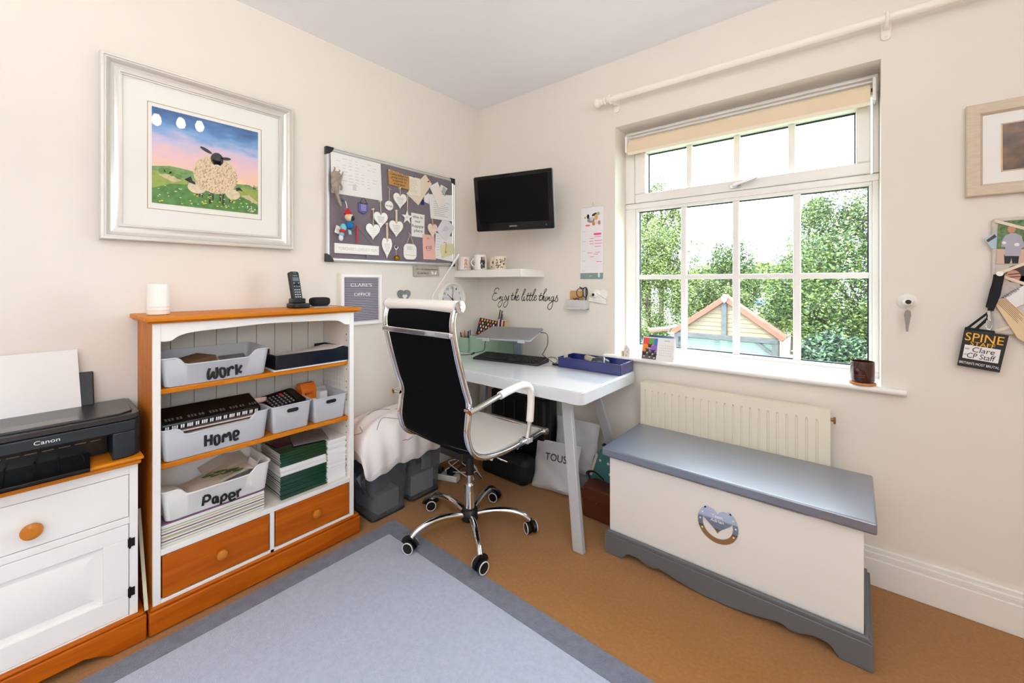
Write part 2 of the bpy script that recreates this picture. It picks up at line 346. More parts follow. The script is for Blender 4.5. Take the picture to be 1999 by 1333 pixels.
# ---- traced hand-lettering strokes, metres on their own plane
ENJOY = [[(0.2007, 1.1698), (0.1971, 1.1831), (0.1783, 1.1863), (0.158, 1.1693), (0.158, 1.1524), (0.1828, 1.1485)], [(0.1828, 1.1485), (0.1535, 1.1446), (0.1366, 1.1233), (0.1375, 1.1031), (0.1603, 1.0952), (0.1828, 1.1026), (0.1963, 1.1163)], [(0.2007, 1.1047), (0.2114, 1.1266), (0.2078, 1.1066), (0.2229, 1.1269), (0.2198, 1.1052), (0.2273, 1.1087)], [(0.2391, 1.1272), (0.2339, 1.099), (0.2264, 1.0689), (0.2074, 1.0483), (0.1918, 1.0543), (0.1963, 1.0762), (0.2185, 1.0946), (0.2448, 1.1026)], [(0.2418, 1.1481), (0.2435, 1.1462)], [(0.2623, 1.1277), (0.2527, 1.1143), (0.2557, 1.1012), (0.2688, 1.1082), (0.2679, 1.1246), (0.2601, 1.1376)], [(0.2761, 1.1264), (0.2718, 1.1099), (0.2838, 1.1085), (0.2946, 1.135), (0.2881, 1.0972), (0.2761, 1.064), (0.2579, 1.0485), (0.2448, 1.058), (0.2527, 1.0813), (0.2774, 1.0995), (0.2946, 1.1072)], [(0.3336, 1.1552), (0.3188, 1.1143), (0.3222, 1.1021), (0.3327, 1.1082)], [(0.3146, 1.1331), (0.3399, 1.1375)], [(0.3369, 1.1018), (0.3557, 1.1411), (0.3785, 1.1736), (0.3723, 1.1806), (0.362, 1.1637), (0.3466, 1.1021)], [(0.3474, 1.1118), (0.3607, 1.1341), (0.3566, 1.1056), (0.3649, 1.1026)], [(0.3649, 1.1155), (0.3826, 1.1287), (0.3814, 1.1377), (0.3703, 1.1285), (0.3661, 1.1075), (0.3765, 1.1023), (0.3909, 1.1161)], [(0.4092, 1.123), (0.4335, 1.1552), (0.4435, 1.176), (0.4367, 1.18), (0.4222, 1.1487), (0.4104, 1.1134), (0.4165, 1.1002), (0.4274, 1.1107)], [(0.4343, 1.1299), (0.4262, 1.1075), (0.4327, 1.1013), (0.4415, 1.1111)], [(0.4455, 1.1453), (0.4471, 1.1434)], [(0.4702, 1.1565), (0.4535, 1.1145), (0.4575, 1.1026), (0.4674, 1.1117)], [(0.4918, 1.1577), (0.4765, 1.1151), (0.4812, 1.1021), (0.491, 1.1108)], [(0.4527, 1.135), (0.5016, 1.1392)], [(0.495, 1.1156), (0.5183, 1.1535), (0.5306, 1.177), (0.5241, 1.1809), (0.5094, 1.1502), (0.4981, 1.1157), (0.5039, 1.1027), (0.5156, 1.113)], [(0.5164, 1.1177), (0.5345, 1.1315), (0.5318, 1.1398), (0.521, 1.1302), (0.5175, 1.1106), (0.5279, 1.1056), (0.5402, 1.1198)], [(0.5774, 1.1576), (0.5604, 1.1173), (0.5642, 1.1057), (0.5737, 1.1145)], [(0.5555, 1.1356), (0.5857, 1.1409)], [(0.5774, 1.1079), (0.5962, 1.1457), (0.6192, 1.1765), (0.6137, 1.1837), (0.5999, 1.161), (0.5842, 1.1071)], [(0.585, 1.1148), (0.5999, 1.1366), (0.5954, 1.109), (0.6029, 1.1068)], [(0.6185, 1.1333), (0.6074, 1.1124), (0.6118, 1.1043), (0.6192, 1.1112)], [(0.6218, 1.1477), (0.6233, 1.1459)], [(0.6214, 1.1073), (0.6317, 1.1342), (0.6288, 1.1129), (0.6449, 1.1339), (0.6398, 1.1087), (0.6485, 1.1105)], [(0.6724, 1.1366), (0.6558, 1.1227), (0.6569, 1.1053), (0.6695, 1.114), (0.6775, 1.1352), (0.6695, 1.096), (0.6569, 1.0595), (0.6405, 1.0492), (0.628, 1.0599), (0.6361, 1.0829), (0.6605, 1.0994), (0.6839, 1.1099)], [(0.6839, 1.1084), (0.7035, 1.1447), (0.7, 1.1327), (0.7081, 1.1151), (0.6982, 1.1023), (0.685, 1.1055)]]
WORK = [[(-1.7617, 0.8998), (-1.7675, 0.883), (-1.7664, 0.8625), (-1.7611, 0.8615), (-1.7548, 0.8783), (-1.751, 0.8827), (-1.7494, 0.8671), (-1.7441, 0.8598), (-1.7387, 0.8704), (-1.7403, 0.9002)], [(-1.7201, 0.8944), (-1.7289, 0.8907), (-1.7278, 0.8711), (-1.7212, 0.8596), (-1.7135, 0.866), (-1.7135, 0.8869), (-1.7201, 0.8944)], [(-1.7029, 0.8936), (-1.7018, 0.8601)], [(-1.7018, 0.8758), (-1.6967, 0.8907), (-1.6888, 0.8934), (-1.6843, 0.8847)], [(-1.6746, 0.9011), (-1.6734, 0.8598)], [(-1.6554, 0.8955), (-1.6671, 0.8753), (-1.6554, 0.8667)]]
HOME = [[(-1.7756, 0.6483), (-1.7756, 0.6062)], [(-1.757, 0.6455), (-1.758, 0.6059)], [(-1.7756, 0.626), (-1.758, 0.6258)], [(-1.7402, 0.6382), (-1.7465, 0.63), (-1.7444, 0.6068), (-1.7381, 0.6023), (-1.7317, 0.6105), (-1.7328, 0.6323), (-1.7402, 0.6382)], [(-1.7199, 0.6045), (-1.7188, 0.6271), (-1.7145, 0.6335), (-1.7079, 0.6239), (-1.7014, 0.6362), (-1.6959, 0.6282), (-1.6936, 0.6031)], [(-1.6848, 0.6173), (-1.669, 0.6206), (-1.669, 0.6336), (-1.6803, 0.6367), (-1.6836, 0.6221), (-1.6792, 0.6027), (-1.6667, 0.6056)]]
PAPER = [[(-1.7805, 0.4183), (-1.7841, 0.3843)], [(-1.7805, 0.4183), (-1.7664, 0.4169), (-1.7612, 0.4057), (-1.7689, 0.3965), (-1.7816, 0.3986)], [(-1.739, 0.4017), (-1.7509, 0.3997), (-1.7515, 0.3844), (-1.7431, 0.381), (-1.7384, 0.4002), (-1.7358, 0.3755)], [(-1.7237, 0.3968), (-1.7263, 0.3665)], [(-1.7237, 0.3937), (-1.714, 0.4006), (-1.7076, 0.3892), (-1.713, 0.3787), (-1.7242, 0.3795)], [(-1.6978, 0.3814), (-1.6797, 0.3825), (-1.6841, 0.3939), (-1.6951, 0.3963), (-1.6989, 0.3838), (-1.6924, 0.3678), (-1.6769, 0.3705)], [(-1.6719, 0.3987), (-1.6685, 0.3716)], [(-1.6696, 0.385), (-1.664, 0.3976), (-1.6573, 0.3963)]]
# ================================================================ rug
rg = thing('rug', 'large pale lavender-grey rug with a darker grey border on the beige carpet', 'rug', (1.1, -2.2, 0))
rugF = mat('rug_field', (184, 190, 208), .95, spec=.05, var=.05, vscale=60, bump=.6, bscale=260, sheen=.3)
rugB = mat('rug_border', (116, 120, 134), .95, spec=.05, var=.10, vscale=30, bump=.6, bscale=260, sheen=.3)
X0, X1, Y0, Y1, bw = .350, 1.95, -3.3, -.985, .088
q = B(X0+bw, X1-bw, Y0+bw, Y1-bw, .0005, .0058); build('field', q, rugF, rg, bevel=.004)
q = MB(); q.box(X0, X1, Y1-bw, Y1, .0005, .005); q.box(X0, X1, Y0, Y0+bw, .0005, .005); q.box(X0, X0+bw, Y0+bw, Y1-bw, .0005, .005); q.box(X1-bw, X1, Y0+bw, Y1-bw, .0005, .005)
build('border', q, rugB, rg, bevel=.003)
# ================================================================ bookcase
inner = mat('off_white_interior', (236, 230, 218), .5)
bc = thing('bookcase', 'low white bookcase with orange pine top, shelves and two pine drawers', 'bookcase', (.16, -1.55, 0))
YA, YZ = -1.93, -1.18
build('side_panel', B(.02, .285, YA, YA+.010, .02, 1.083), pineV, bc); build('side_panel', B(.02, .285, YZ-.010, YZ, .02, 1.083), pineV, bc)
q = MB(); q.box(.02, .285, YA+.010, YA+.020, .26, 1.083); q.box(.02, .285, YZ-.020, YZ-.010, .26, 1.083)
q2 = MB()
for z in (.33, .36, .49, .52, .55, .65, .68, .71, .74, .80, .88, .91, .94, .97): q2.box(.262, .268, YZ-.0205, YZ-.0195, z, z+.006)
build('side_lining', B(.02, .285, YA+.010, YA+.020, .26, 1.083), inner, bc); build('side_lining', B(.02, .285, YZ-.020, YZ-.010, .26, 1.083), inner, bc); build('shelf_peg_holes', q2, black, bc, smooth=False)
q = MB(); n = 9; d = (YZ-YA-.04)/n
for i in range(n): q.box(.02, .03, YA+.02+i*d+.0012, YA+.02+(i+1)*d-.0012, .26, 1.083)
q.box(.018, .022, YA+.02, YZ-.02, .26, 1.083); build('back_boards', q, mat('back_board_paint', (226, 222, 212), .55), bc, bevel=.0015)
q = MB(); q.box(.285, .30, YA, YA+.022, .09, 1.083); q.box(.285, .30, YZ-.022, YZ, .09, 1.083); q.box(.285, .30, YA+.022, YZ-.022, .262, .282); q.box(.285, .30, -1.555, -1.538, .09, .262); q.box(.285, .30, YA+.022, YZ-.022, .09, .108)
build('face_frame', q, whiteM, bc, bevel=.002)
q = MB(ML(.285)); lo = cr(V((YA+.022, 1.018), (YA+.05, 1.018), (YA+.075, 1.034), (YA+.12, 1.044), (YA+.25, 1.051), (-1.555, 1.056), (YZ-.25, 1.053), (YZ-.10, 1.048), (YZ-.065, 1.038), (YZ-.045, 1.026), (YZ-.022, 1.024)), 4)
q.prism([(p[0], p[1]) for p in lo]+[(YZ-.022, 1.083), (YA+.022, 1.083)], 0, .015); build('valance', q, whiteM, bc, bevel=.0015)
q = MB(); q.box(.01, .326, -1.952, -1.156, 1.09, 1.106); q.box(.01, .316, -1.944, -1.166, 1.083, 1.09)
build('top', q, pine, bc, bevel=.005, seg=3)
for z in (.8275, .5595): build('shelf', B(.03, .281, YA+.021, YZ-.021, z, z+.018), pine, bc, bevel=.002)
build('shelf', B(.03, .29, YA+.021, YZ-.021, .262, .281), inner, bc)
def knob(x, y, z, r, m, par, name='knob'):
    build(name, MB().lathe([(r*.45, 0), (r*.5, .010), (r*.9, .014), (r, .020), (r*.93, .027), (r*.6, .031), (r*.2, .032)], (x, y, z), 24, axis='x'), m, par)
pk = wood('pine_knob', (200, 126, 40), (176, 98, 22), (3, 3, 3), .35, .1)
for a, b in ((-1.904, -1.559), (-1.534, -1.206)):
    d = build('drawer', B(.07, .302, a, b, .112, .260), pineD, bc, bevel=.003); knob(.302, (a+b)/2, .188, .0185, pk, d)
q = MB(); q.box(.012, .315, -1.942, -1.154, .004, .083); q.box(.012, .309, -1.938, -1.158, .083, .096)
build('plinth', q, pineD, bc, bevel=.005)
# ---- storage bins
def basket(y0, y1, x0, x1, z0, z1, m, name, label, dip=0, taper=.012, r=.02, group=None, mk=True, wall=.0025):
    t = thing(name, label, 'storage box', ((x0+x1)/2, (y0+y1)/2, z0), group)
    def ring(off, f):
        out = []
        for (a, b) in rrect(x0+off, x1-off, y0+off, y1-off, max(r-off*.5, .004), 6): out.append((a, b))
        # densify the straight runs
        o2 = []
        for i in range(len(out)):
            p, q = out[i], out[(i+1) % len(out)]; L = math.dist(p, q); n = max(1, int(L/.012))
            o2 += [(p[0]+(q[0]-p[0])*j/n, p[1]+(q[1]-p[1])*j/n) for j in range(n)]
        return o2
    base = ring(0, 0); N = len(base); cx, cy = (x0+x1)/2, (y0+y1)/2
    def at(p, s, z): return (cx+(p[0]-cx)*s, cy+(p[1]-cy)*s, z)
    W_ = min(x1-x0, y1-y0)
    def top(p):
        if not dip or p[0] < x1-.012: return z1
        u = (p[1]-y0)/(y1-y0); a = min(max((u-.13)/.08, 0), 1); c = min(max((.87-u)/.10, 0), 1); k = a*a*(3-2*a)*c*c*(3-2*c)
        return z1-dip*k
    vs = []; s1 = 1-2*taper/W_; s2 = 1-2*wall/W_
    lv = [lambda p: at(p, s1*.96, z0), lambda p: at(p, s1, z0+.004), lambda p: at(p, 1-.006/W_, top(p)-.006), lambda p: at(p, 1, top(p)-.004), lambda p: at(p, 1, top(p)), lambda p: at(p, s2*.992, top(p)), lambda p: at(p, s1*s2, z0+.008), lambda p: at(p, s1*.9, z0+.005)]
    for L in lv: vs += [L(p) for p in base]
    fs = []
    for l in range(len(lv)-1): fs += [(l*N+i, l*N+(i+1) % N, (l+1)*N+(i+1) % N, (l+1)*N+i) for i in range(N)]
    fs += [tuple(range(N-1, -1, -1)), tuple((len(lv)-1)*N+i for i in range(N))]
    build('body', MB().add(vs, fs), m, t, ang=50)
    return t
S1, S2, S3 = .846, .578, .2815
bw_ = basket(-1.911, -1.549, .045, .292, S1, .955, greyB, 'storage_bin', 'grey plastic bin lettered WORK on the top shelf', dip=.028)
bh_ = basket(-1.911, -1.549, .045, .292, S2, .698, greyB, 'storage_bin', 'grey plastic bin lettered HOME on the middle shelf', dip=.028)
bp_ = basket(-1.908, -1.545, .045, .292, .362, .478, whiteB, 'storage_bin', 'white plastic bin lettered PAPER on the bottom shelf', dip=.028)
def lettering(strokes, par, w, x, name='lettering'):
    q = MB(ML(x))
    for s_ in strokes: q.stroke(s_, w, 0, .0012)
    build(name, q, ink, par)
lettering(WORK, bw_, .0095, .2885); lettering(HOME, bh_, .0095, .2885); lettering(PAPER, bp_, .0085, .2885)
tub_a = basket(-1.545, -1.376, .06, .292, S2, .697, greyB, 'storage_tub', 'small grey tub holding the black calculator on the middle shelf', r=.012)
tub_b = basket(-1.370, -1.206, .06, .292, S2, .694, greyB, 'storage_tub', 'small grey tub holding the orange and white carton on the middle shelf', r=.012)
for t, y in ((tub_a, -1.46), (tub_b, -1.288)):
    build('handle_slot_shade', MB(ML(.2893)).prism(rrect(y-.024, y+.024, .662, .678, .0079), 0, .0009), mat('painted_slot_shade', (30, 28, 26), .9), t, smooth=False)  # dark plate paints the shade inside the handle hole
# contents of the bins
def card(name, label, cat, M, w, h, t, m, group=None, bevel=0): return build(name, MB(M).box(-w/2, w/2, -h/2, h/2, 0, t), m, None, label=label, cat=cat, group=group, bevel=bevel)
card('notebook', 'brown notebook lying open-side up in the WORK bin', 'notebook', T(.20, -1.79, .905, .3, .15, 0), .12, .10, .03, mat('brown_card', (96, 66, 40), .6), bevel=.002)
q = MB(T(.17, -1.74, .853, .05)); q.box(-.09, .09, -.13, .12, 0, .055); build('paper_stack', q, paperC, label='cream papers filling the bottom of the WORK bin', cat='papers')
card('envelope', 'grey envelope lying on the papers at the right of the WORK bin', 'envelope', T(.2, -1.66, .912, -.2, .04, .05), .16, .09, .002, mat('grey_envelope', (120, 120, 122), .7))
# piano-patterned case in the HOME bin
pc = thing('keyboard_case', 'flat black case printed with piano keys lying on the HOME bin', 'case', (.17, -1.745, .69))
M = T(.285, -1.745, .690, 0, 0, math.radians(-2)) @ Matrix.Rotation(math.radians(-12), 4, 'Y')
M = T(.272, -1.743, .688, 0, 0, math.radians(14))
q = MB(M); q.box(-.14, 0, -.162, .162, 0, .026); build('body', q, blackS, pc, bevel=.006)
q = MB(M)
for i in range(47):
    y = -.15+i*.0064
    if i % 7 in (2, 6): continue
    q.box(.0, .0012, y+.0008, y+.0052, .004, .018)
build('white_keys', q, paper, pc, smooth=False)
q = MB(M)
for g0 in range(9):
    for k in range(3 if g0 % 2 == 0 else 2): y = -.145+g0*.034+k*.010; q.box(-.045, -.026, y, y+.0065, .0255, .0268)
build('grey_keys', q, mat('dark_grey_print', (78, 78, 76), .5), pc, smooth=False)
for i, (z, c, r_) in enumerate(((.655, (170, 150, 130), .02), (.663, (215, 200, 190), -.03), (.669, (60, 40, 38), .03), (.675, (225, 205, 198), -.02))):
    build('magazine', MB(T(.172, -1.735, z, r_, 0, 0)).box(-.095, .095, -.14, .15, 0, .005), mat('mag_%d' % i, c, .6), label=['tan magazine, lowest under the piano-key case', 'pale pink magazine under the piano-key case', 'dark red magazine under the piano-key case', 'rose magazine right under the piano-key case'][i], cat='magazine')
q = MB(M); q.tube([(-.06, .165, .012), (-.05, .19, .02), (-.07, .205, .015), (-.09, .19, .006), (-.09, .165, .006)], .010, 8, ry=.003); build('rolled_leaflet', q, mat('pink_paper', (226, 190, 176), .7), label='curled pink leaflet at the right end of the HOME bin', cat='leaflet')
# paper bin: loose crumpled sheets
def sheet(name, label, M, w, h, m, amp=.01, n=8, seed=0, cat='sheet of paper', group=None, prints=None):
    rnd = random.Random(seed); ph = [rnd.random()*6 for _ in range(4)]; vs = []; fs = []
    for t in (0, -.0012):
        for i in range(n+1):
            for j in range(n+1):
                u, v = i/n, j/n; z = amp*(math.sin(u*4+ph[0])+math.sin(v*5+ph[1])+.6*math.sin((u+v)*7+ph[2]))
                vs.append((-w/2+u*w, -h/2+v*h, z+t))
    k = (n+1)**2
    for i in range(n):
        for j in range(n):
            a = i*(n+1)+j; fs += [(a, a+1, a+n+2, a+n+1)[::-1], (k+a, k+a+1, k+a+n+2, k+a+n+1)]
    for i in range(n):
        for (p, s_) in ((i, 1), (n*(n+1)+i, 1)): fs.append((p, p+1, k+p+1, k+p))
        for (p, s_) in ((i*(n+1), n+1), (i*(n+1)+n, n+1)): fs.append((p, p+s_, k+p+s_, k+p))
    q = MB(M).add(vs, fs)
    return build(name, q, m, label=label, cat=cat, group=group)
sheet('paper_sheet', 'crumpled beige sheet in the middle of the PAPER bin', T(.17, -1.74, .43, .1, .1, -.1), .17, .28, mat('beige_paper', (222, 208, 190), .8), .006, seed=3)
sheet('paper_sheet', 'grey printed sheet leaning at the back right of the PAPER bin', T(.10, -1.66, .448, .2, .15, .45), .11, .16, mat('grey_beige_paper', (205, 196, 184), .8), .005, seed=5)
sheet('paper_sheet', 'white folded letter at the left end of the PAPER bin', T(.22, -1.86, .448, .4, -.25, .1), .09, .07, paper, .004, seed=7)
sheet('paper_sheet', 'crumpled white sheet at the right end of the PAPER bin', T(.2, -1.60, .452, .1, .35, -.2), .11, .06, paper, .007, seed=9)
q = MB()
for (x, y, a, l) in ((.20, -1.745, .3, .022), (.215, -1.722, .9, .022), (.19, -1.70, -.2, .024), (.222, -1.69, .2, .018), (.21, -1.665, .1, .026), (.23, -1.65, .0, .02), (.18, -1.735, 1.2, .018)):
    c = []
    for k in range(14):
        th = 2*PI*k/14; u, v = l*math.cos(th), l*.42*math.sin(th)*(1-.3*math.cos(th)); c.append((x+v*math.cos(a)-u*math.sin(a)*.2+0, y+u))
    q.prism(c, .4565, .4575)
build('leaf_card', q, mat('leaf_green', (52, 92, 40), .6), label='card with green leaves lying in the PAPER bin', cat='card')
# magazines under the paper bin
mc = [('white', (236, 234, 230)), ('sage green', (170, 180, 150)), ('white', (238, 236, 232)), ('plum', (120, 84, 110)), ('white', (232, 230, 224)), ('beige', (196, 184, 150)), ('sage green', (160, 170, 140)), ('white', (240, 238, 234)), ('plum', (126, 96, 116)), ('white', (236, 236, 232)), ('beige', (190, 180, 152)), ('white', (240, 240, 238)), ('sage green', (172, 182, 160)), ('white', (238, 236, 234)), ('white', (240, 238, 234)), ('plum', (130, 100, 122))]
ORD = 'first second third fourth fifth sixth seventh eighth ninth tenth eleventh twelfth thirteenth fourteenth fifteenth sixteenth'.split()
for i, (nm, c) in enumerate(mc):
    z = S3+.0005+i*.005
    build('magazine', MB().box(.06, .281+random.uniform(-.002, .002), -1.903, -1.571, z, z+.0046), mat('spine_'+nm, c, .55), label='%s spined magazine, %s the flat stack under the PAPER bin' % (nm, 'topmost of' if i == len(mc)-1 else ORD[i]+' from the bottom of' if i else 'lowest of'), cat='magazine', group=nm+' magazines stacked under the PAPER bin')
# brochures: green and white booklets in two stacks
def booklet(cov, y0, y1):
    q = MB(); q.box(.055, .266, y0, y1, .0004, .0038, 0); q.box(.055, .268, y0, y1, 0, .0004, 1); q.box(.055, .268, y0, y1, .0038, .0042, 1); q.box(.266, .268, y0, y1, .0004, .0038, 1)
    return q
gm = mat('dark_green_gloss', (8, 58, 36), .2, coat=.5); wm = mat('white_gloss_paper', (238, 236, 236), .3); pg = mat('page_edges', (214, 210, 204), .8)
def stack(y0, y1, seq, z0):
    first = {}; cnt = {}
    z = z0
    for kind in seq:
        lab, grp, cm = kind
        if lab not in first:
            o = build('booklet', booklet(cm, y0, y1), [pg, cm], label=lab, cat='booklet', group=grp, loc=((.06+.268)/2, (y0+y1)/2, 0)); first[lab] = o
        else: o = copy_tree(first[lab])
        cnt[lab] = cnt.get(lab, 0)+1; tot = sum(1 for k_ in seq if k_[0] == lab); n_ = cnt[lab]; base_ = NAMES[lab]
        if n_ == 1: o['label'] = base_[0]+', lowest of '+base_[1]
        elif n_ == tot: o['label'] = base_[0]+', topmost of '+base_[1]
        elif tot <= 16: o['label'] = base_[0]+', '+ORD[n_-1]+' from the bottom of '+base_[1]
        else: o['label'] = lab
        o.location = Vector(((.06+.268)/2+random.uniform(-.003, .003), (y0+y1)/2+random.uniform(-.003, .003), z)); z += .00425
    return z
G1 = ('glossy dark green booklet in the lower green half of the bottom-shelf stack', 'green booklets in the lower half of the stack', gm)
G2 = ('glossy white booklet in the white band between the green booklets', 'white booklets in the middle band of the stack', wm)
G3 = ('glossy dark green booklet in the upper green part of the bottom-shelf stack', 'green booklets in the upper part of the stack', gm)
G4 = ('white booklet in the narrow stack against the right side of the bookcase', 'white booklets in the narrow right stack', wm)
NAMES = {G1[0]: ('dark green booklet', 'the lower green half of the stack'), G2[0]: ('white booklet', 'the white band between the green booklets'), G3[0]: ('dark green booklet', 'the upper green part of the stack'), G4[0]: ('white booklet', 'the narrow stack at the bookcase side')}
zt = stack(-1.503, -1.302, [G1]*24+[G2]*9+[G3]*14, S3)
stack(-1.296, -1.204, [G4]*46, S3)
build('leaflet', MB(T(.15, -1.36, zt+.004, -.25)).box(-.08, .09, -.05, .10, 0, .002), mat('grey_gloss', (128, 122, 118), .3), label='grey glossy leaflet lying across the booklet stacks', cat='leaflet')
build('leaflet', MB(T(.12, -1.44, zt+.001, .1)).box(-.05, .05, -.05, .05, 0, .002), mat('plum_gloss', (96, 26, 62), .3), label='plum coloured leaflet on the back left of the green booklets', cat='leaflet')
# letter tray with papers on the top shelf
def tray(M, w, d, h, m, label, name='letter_tray', cut=.35):
    t = thing(name, label, 'letter tray', M.translation)
    q = MB(M); q.box(-w/2, w/2, -d/2, d/2, 0, .003)
    q.box(-w/2, w/2, -d/2, -d/2+.004, .003, h); q.box(-w/2, w/2, d/2-.004, d/2, .003, h); q.box(w/2-.004, w/2, -d/2+.004, d/2-.004, .003, h)
    q.box(-w/2, w/2, -d/2-.004, -d/2, h-.005, h); q.box(-w/2, w/2, d/2, d/2+.004, h-.005, h)
    q.box(-w/2, -w/2+.004, -d/2+.004, -d/2+.06, .003, h); q.box(-w/2, -w/2+.004, d/2-.06, d/2-.004, .003, h)
    build('body', q, m, t, bevel=.003); return t
navy = mat('black_blue_plastic', (10, 20, 34), .3)
tr = tray(T(.165, -1.362, S1+.006, PI/2*0, 0, 0) @ Matrix.Rotation(0, 4, 'Z'), .235, .33, .062, navy, 'black letter tray heaped with papers on the top shelf')
for i, (w_, r_) in enumerate(((.2, .02), (.2, -.05), (.19, .08))):
    sheet('paper_sheet', ['white sheet at the bottom of the black letter tray', 'lilac-white sheet in the middle of the black letter tray', 'white sheet on top, slanting out of the black letter tray'][i], T(.165, -1.37+.01*i, S1+.025+.014*i, r_, .05*i, -.06), w_, .29, paper, .0015, seed=i+20)
build('paper_stack', MB(T(.166, -1.375, S1+.0005, .0)).box(-.118, .120, -.160, .165, 0, .005), paper, label='white papers lying under the black letter tray', cat='papers')
# calculator in tub a
cm_ = T(.205, -1.468, .683, .10, math.radians(6), math.radians(16))
ca = thing('calculator', 'black desk calculator with a red key standing in the grey tub', 'calculator', cm_.translation)
q = MB(cm_); q.prism(rrect(-.075, .065, -.072, .078, .02), 0, .022); build('body', q, blackS, ca, bevel=.003)
q = MB(cm_)
for i in range(6):
    for j in range(5):
        if (i, j) == (4, 4): continue
        q.box(.045-.019*j-.013, .045-.019*j, -.062+.0165*i, -.062+.0165*i+.011, .022, .026)
build('keys', q, mat('calc_keys', (58, 60, 60), .5), ca, bevel=.001)
q = MB(cm_)
for i in range(6):
    for j in range(5):
        if (i, j) == (4, 4): continue
        q.box(.041-.019*j-.006, .041-.019*j, -.058+.0165*i, -.056+.0165*i, .026, .0263)
build('key_marks', q, paper, ca, smooth=False)
build('red_key', MB(cm_).box(-.046, -.02, .003, .014, .022, .027), mat('red_key', (190, 50, 50), .4), ca, bevel=.001)
build('display', MB(cm_).box(-.06, .03, .044, .068, .0215, .023), mat('lcd_dark', (30, 34, 32), .1), ca)
# carton in tub b
bx = thing('carton', 'orange and white pen carton standing in the right grey tub', 'carton', (.13, -1.33, .60))
M = T(.13, -1.335, .59, .12)
orange = mat('orange_card', (226, 112, 20), .5)
q = MB(M); q.box(-.03, .03, -.035, .035, 0, .118); build('body', q, [whiteB], bx)
q = MB(M); q.add([(-.031, -.036, .118), (.031, -.036, .118), (.031, .036, .118), (-.031, .036, .118), (-.012, -.036, .15), (.012, -.036, .15), (.012, .036, .15), (-.012, .036, .15)], [(0, 1, 5, 4), (1, 2, 6, 5), (2, 3, 7, 6), (3, 0, 4, 7), (4, 5, 6, 7), (3, 2, 1, 0)])
q.box(-.031, .0305, -.036, .036, .112, .118); q.box(-.031, .031, -.0362, -.035, .02, .118)
q.M = M @ Matrix(((0, 0, 1, .030), (1, 0, 0, 0), (0, 1, 0, 0), (0, 0, 0, 1)))
q.prism([(-.035, .112)]+[(-.035+.07*k/8, .088-.012*math.sin(PI*k/16)*1.2+.0) for k in range(9)]+[(.035, .112)], 0, .0008)
build('orange_flap', q, orange, bx, smooth=False)
q = MB(M @ Matrix(((0, 0, 1, .0312), (1, 0, 0, 0), (0, 1, 0, 0), (0, 0, 0, 1)))); q.text('BIC', -.012, .022, .098, .109, 0); q.ball((-.018, .103, 0), (.004, .005, .0006)); build('logo', q, ink, bx)
card('index_card_box', 'small white card box beside the orange carton', 'box', T(.16, -1.272, .60, .05), .04, .035, .095, paper)
# white lattice basket at the right of the middle shelf
q = MB()
for i in range(9): q.box(.05, .27, -1.2045, -1.2025, .585+i*.028, .597+i*.028-.004)
for i in range(18): q.box(.05+i*.0125, .054+i*.0125, -1.2055, -1.2035, .583, .82)
build('lattice_panel', q, whiteB, label='white lattice basket side standing against the bookcase right panel', cat='basket')
# ---- on top of the bookcase
ZT = 1.1065
cn = thing('candle_jar', 'white ceramic candle holder on the left end of the bookcase', 'candle holder', (.175, -1.893, ZT))
build('body', MB().lathe([(.030, 0), (.034, .003), (.034, .018), (.0348, .0195), (.034, .021), (.034, .03), (.0346, .0315), (.034, .033), (.034, .112), (.0335, .114), (.030, .114), (.0295, .05), (.005, .048)], (.175, -1.893, ZT), 40), ceramic, cn)
ph = thing('cordless_phone', 'black cordless phone handset standing in its charging cradle', 'phone', (.15, -1.375, ZT))
q = MB(); q.prism(rrect(.10, .20, -1.418, -1.338, .02), ZT, ZT+.022); q.box(.11, .165, -1.408, -1.348, ZT+.02, ZT+.045)
build('cradle', q, black, ph, bevel=.006)
M = T(.148, -1.380, ZT+.020, math.radians(12), 0, math.radians(-14))
q = MB(M); q.prism(rrect(-.012, .012, -.024, .024, .008), 0, .012)
q = MB(M); q.M = M @ Matrix(((0, 0, 1, -.012), (1, 0, 0, 0), (0, 1, 0, 0), (0, 0, 0, 1))); q.prism(rrect(-.023, .023, 0, .155, .009), 0, .024)
build('handset', q, black, ph, bevel=.004)
F = M @ Matrix(((0, 0, 1, .0122), (1, 0, 0, 0), (0, 1, 0, 0), (0, 0, 0, 1)))
build('screen', MB(F).box(-.016, .016, .108, .126, 0, .0007), mat('phone_lcd', (104, 114, 116), .2), ph)
q = MB(F); q.text('Panasonic', -.011, .011, .133, .137, 0); q.box(-.008, .008, .1465, .1475, 0, .0006)
for i in range(4):
    for j in range(3): q.box(-.015+.011*j, -.008+.011*j, .028+.0115*i, .032+.0115*i, 0, .0012)
for x in (-.014, .009): q.box(x, x+.006, .096, .099, 0, .0012); q.box(x, x+.006, .080, .083, 0, .0012)
build('keypad', q, mat('key_print', (200, 204, 206), .5), ph, smooth=False)
build('navigation_key', MB(F).lathe([(.010, 0), (.010, .002), (.006, .003)], (0, .086, 0), 20), blackS, ph)
sp = thing('smart_speaker', 'small round black fabric smart speaker on the right end of the bookcase', 'speaker', (.14, -1.272, ZT))
build('body', MB().lathe([(.035, .006), (.044, .012), (.048, .022), (.048, .034), (.044, .043), (.03, .047)], (.14, -1.272, ZT), 40), blackF, sp)
build('foot', MB().lathe([(.040, 0), (.041, .002), (.034, .006)], (.14, -1.272, ZT), 32), mat('grey_rubber', (150, 150, 150), .6), sp)
build('mat', MB(T(.14, -1.265, ZT-.0005)).prism(rrect(-.06, .06, -.055, .06, .012), .0002, .0006), paper, label='white paper coaster under the round black speaker', cat='coaster')
bpy.data.objects['mat'].name = 'coaster'
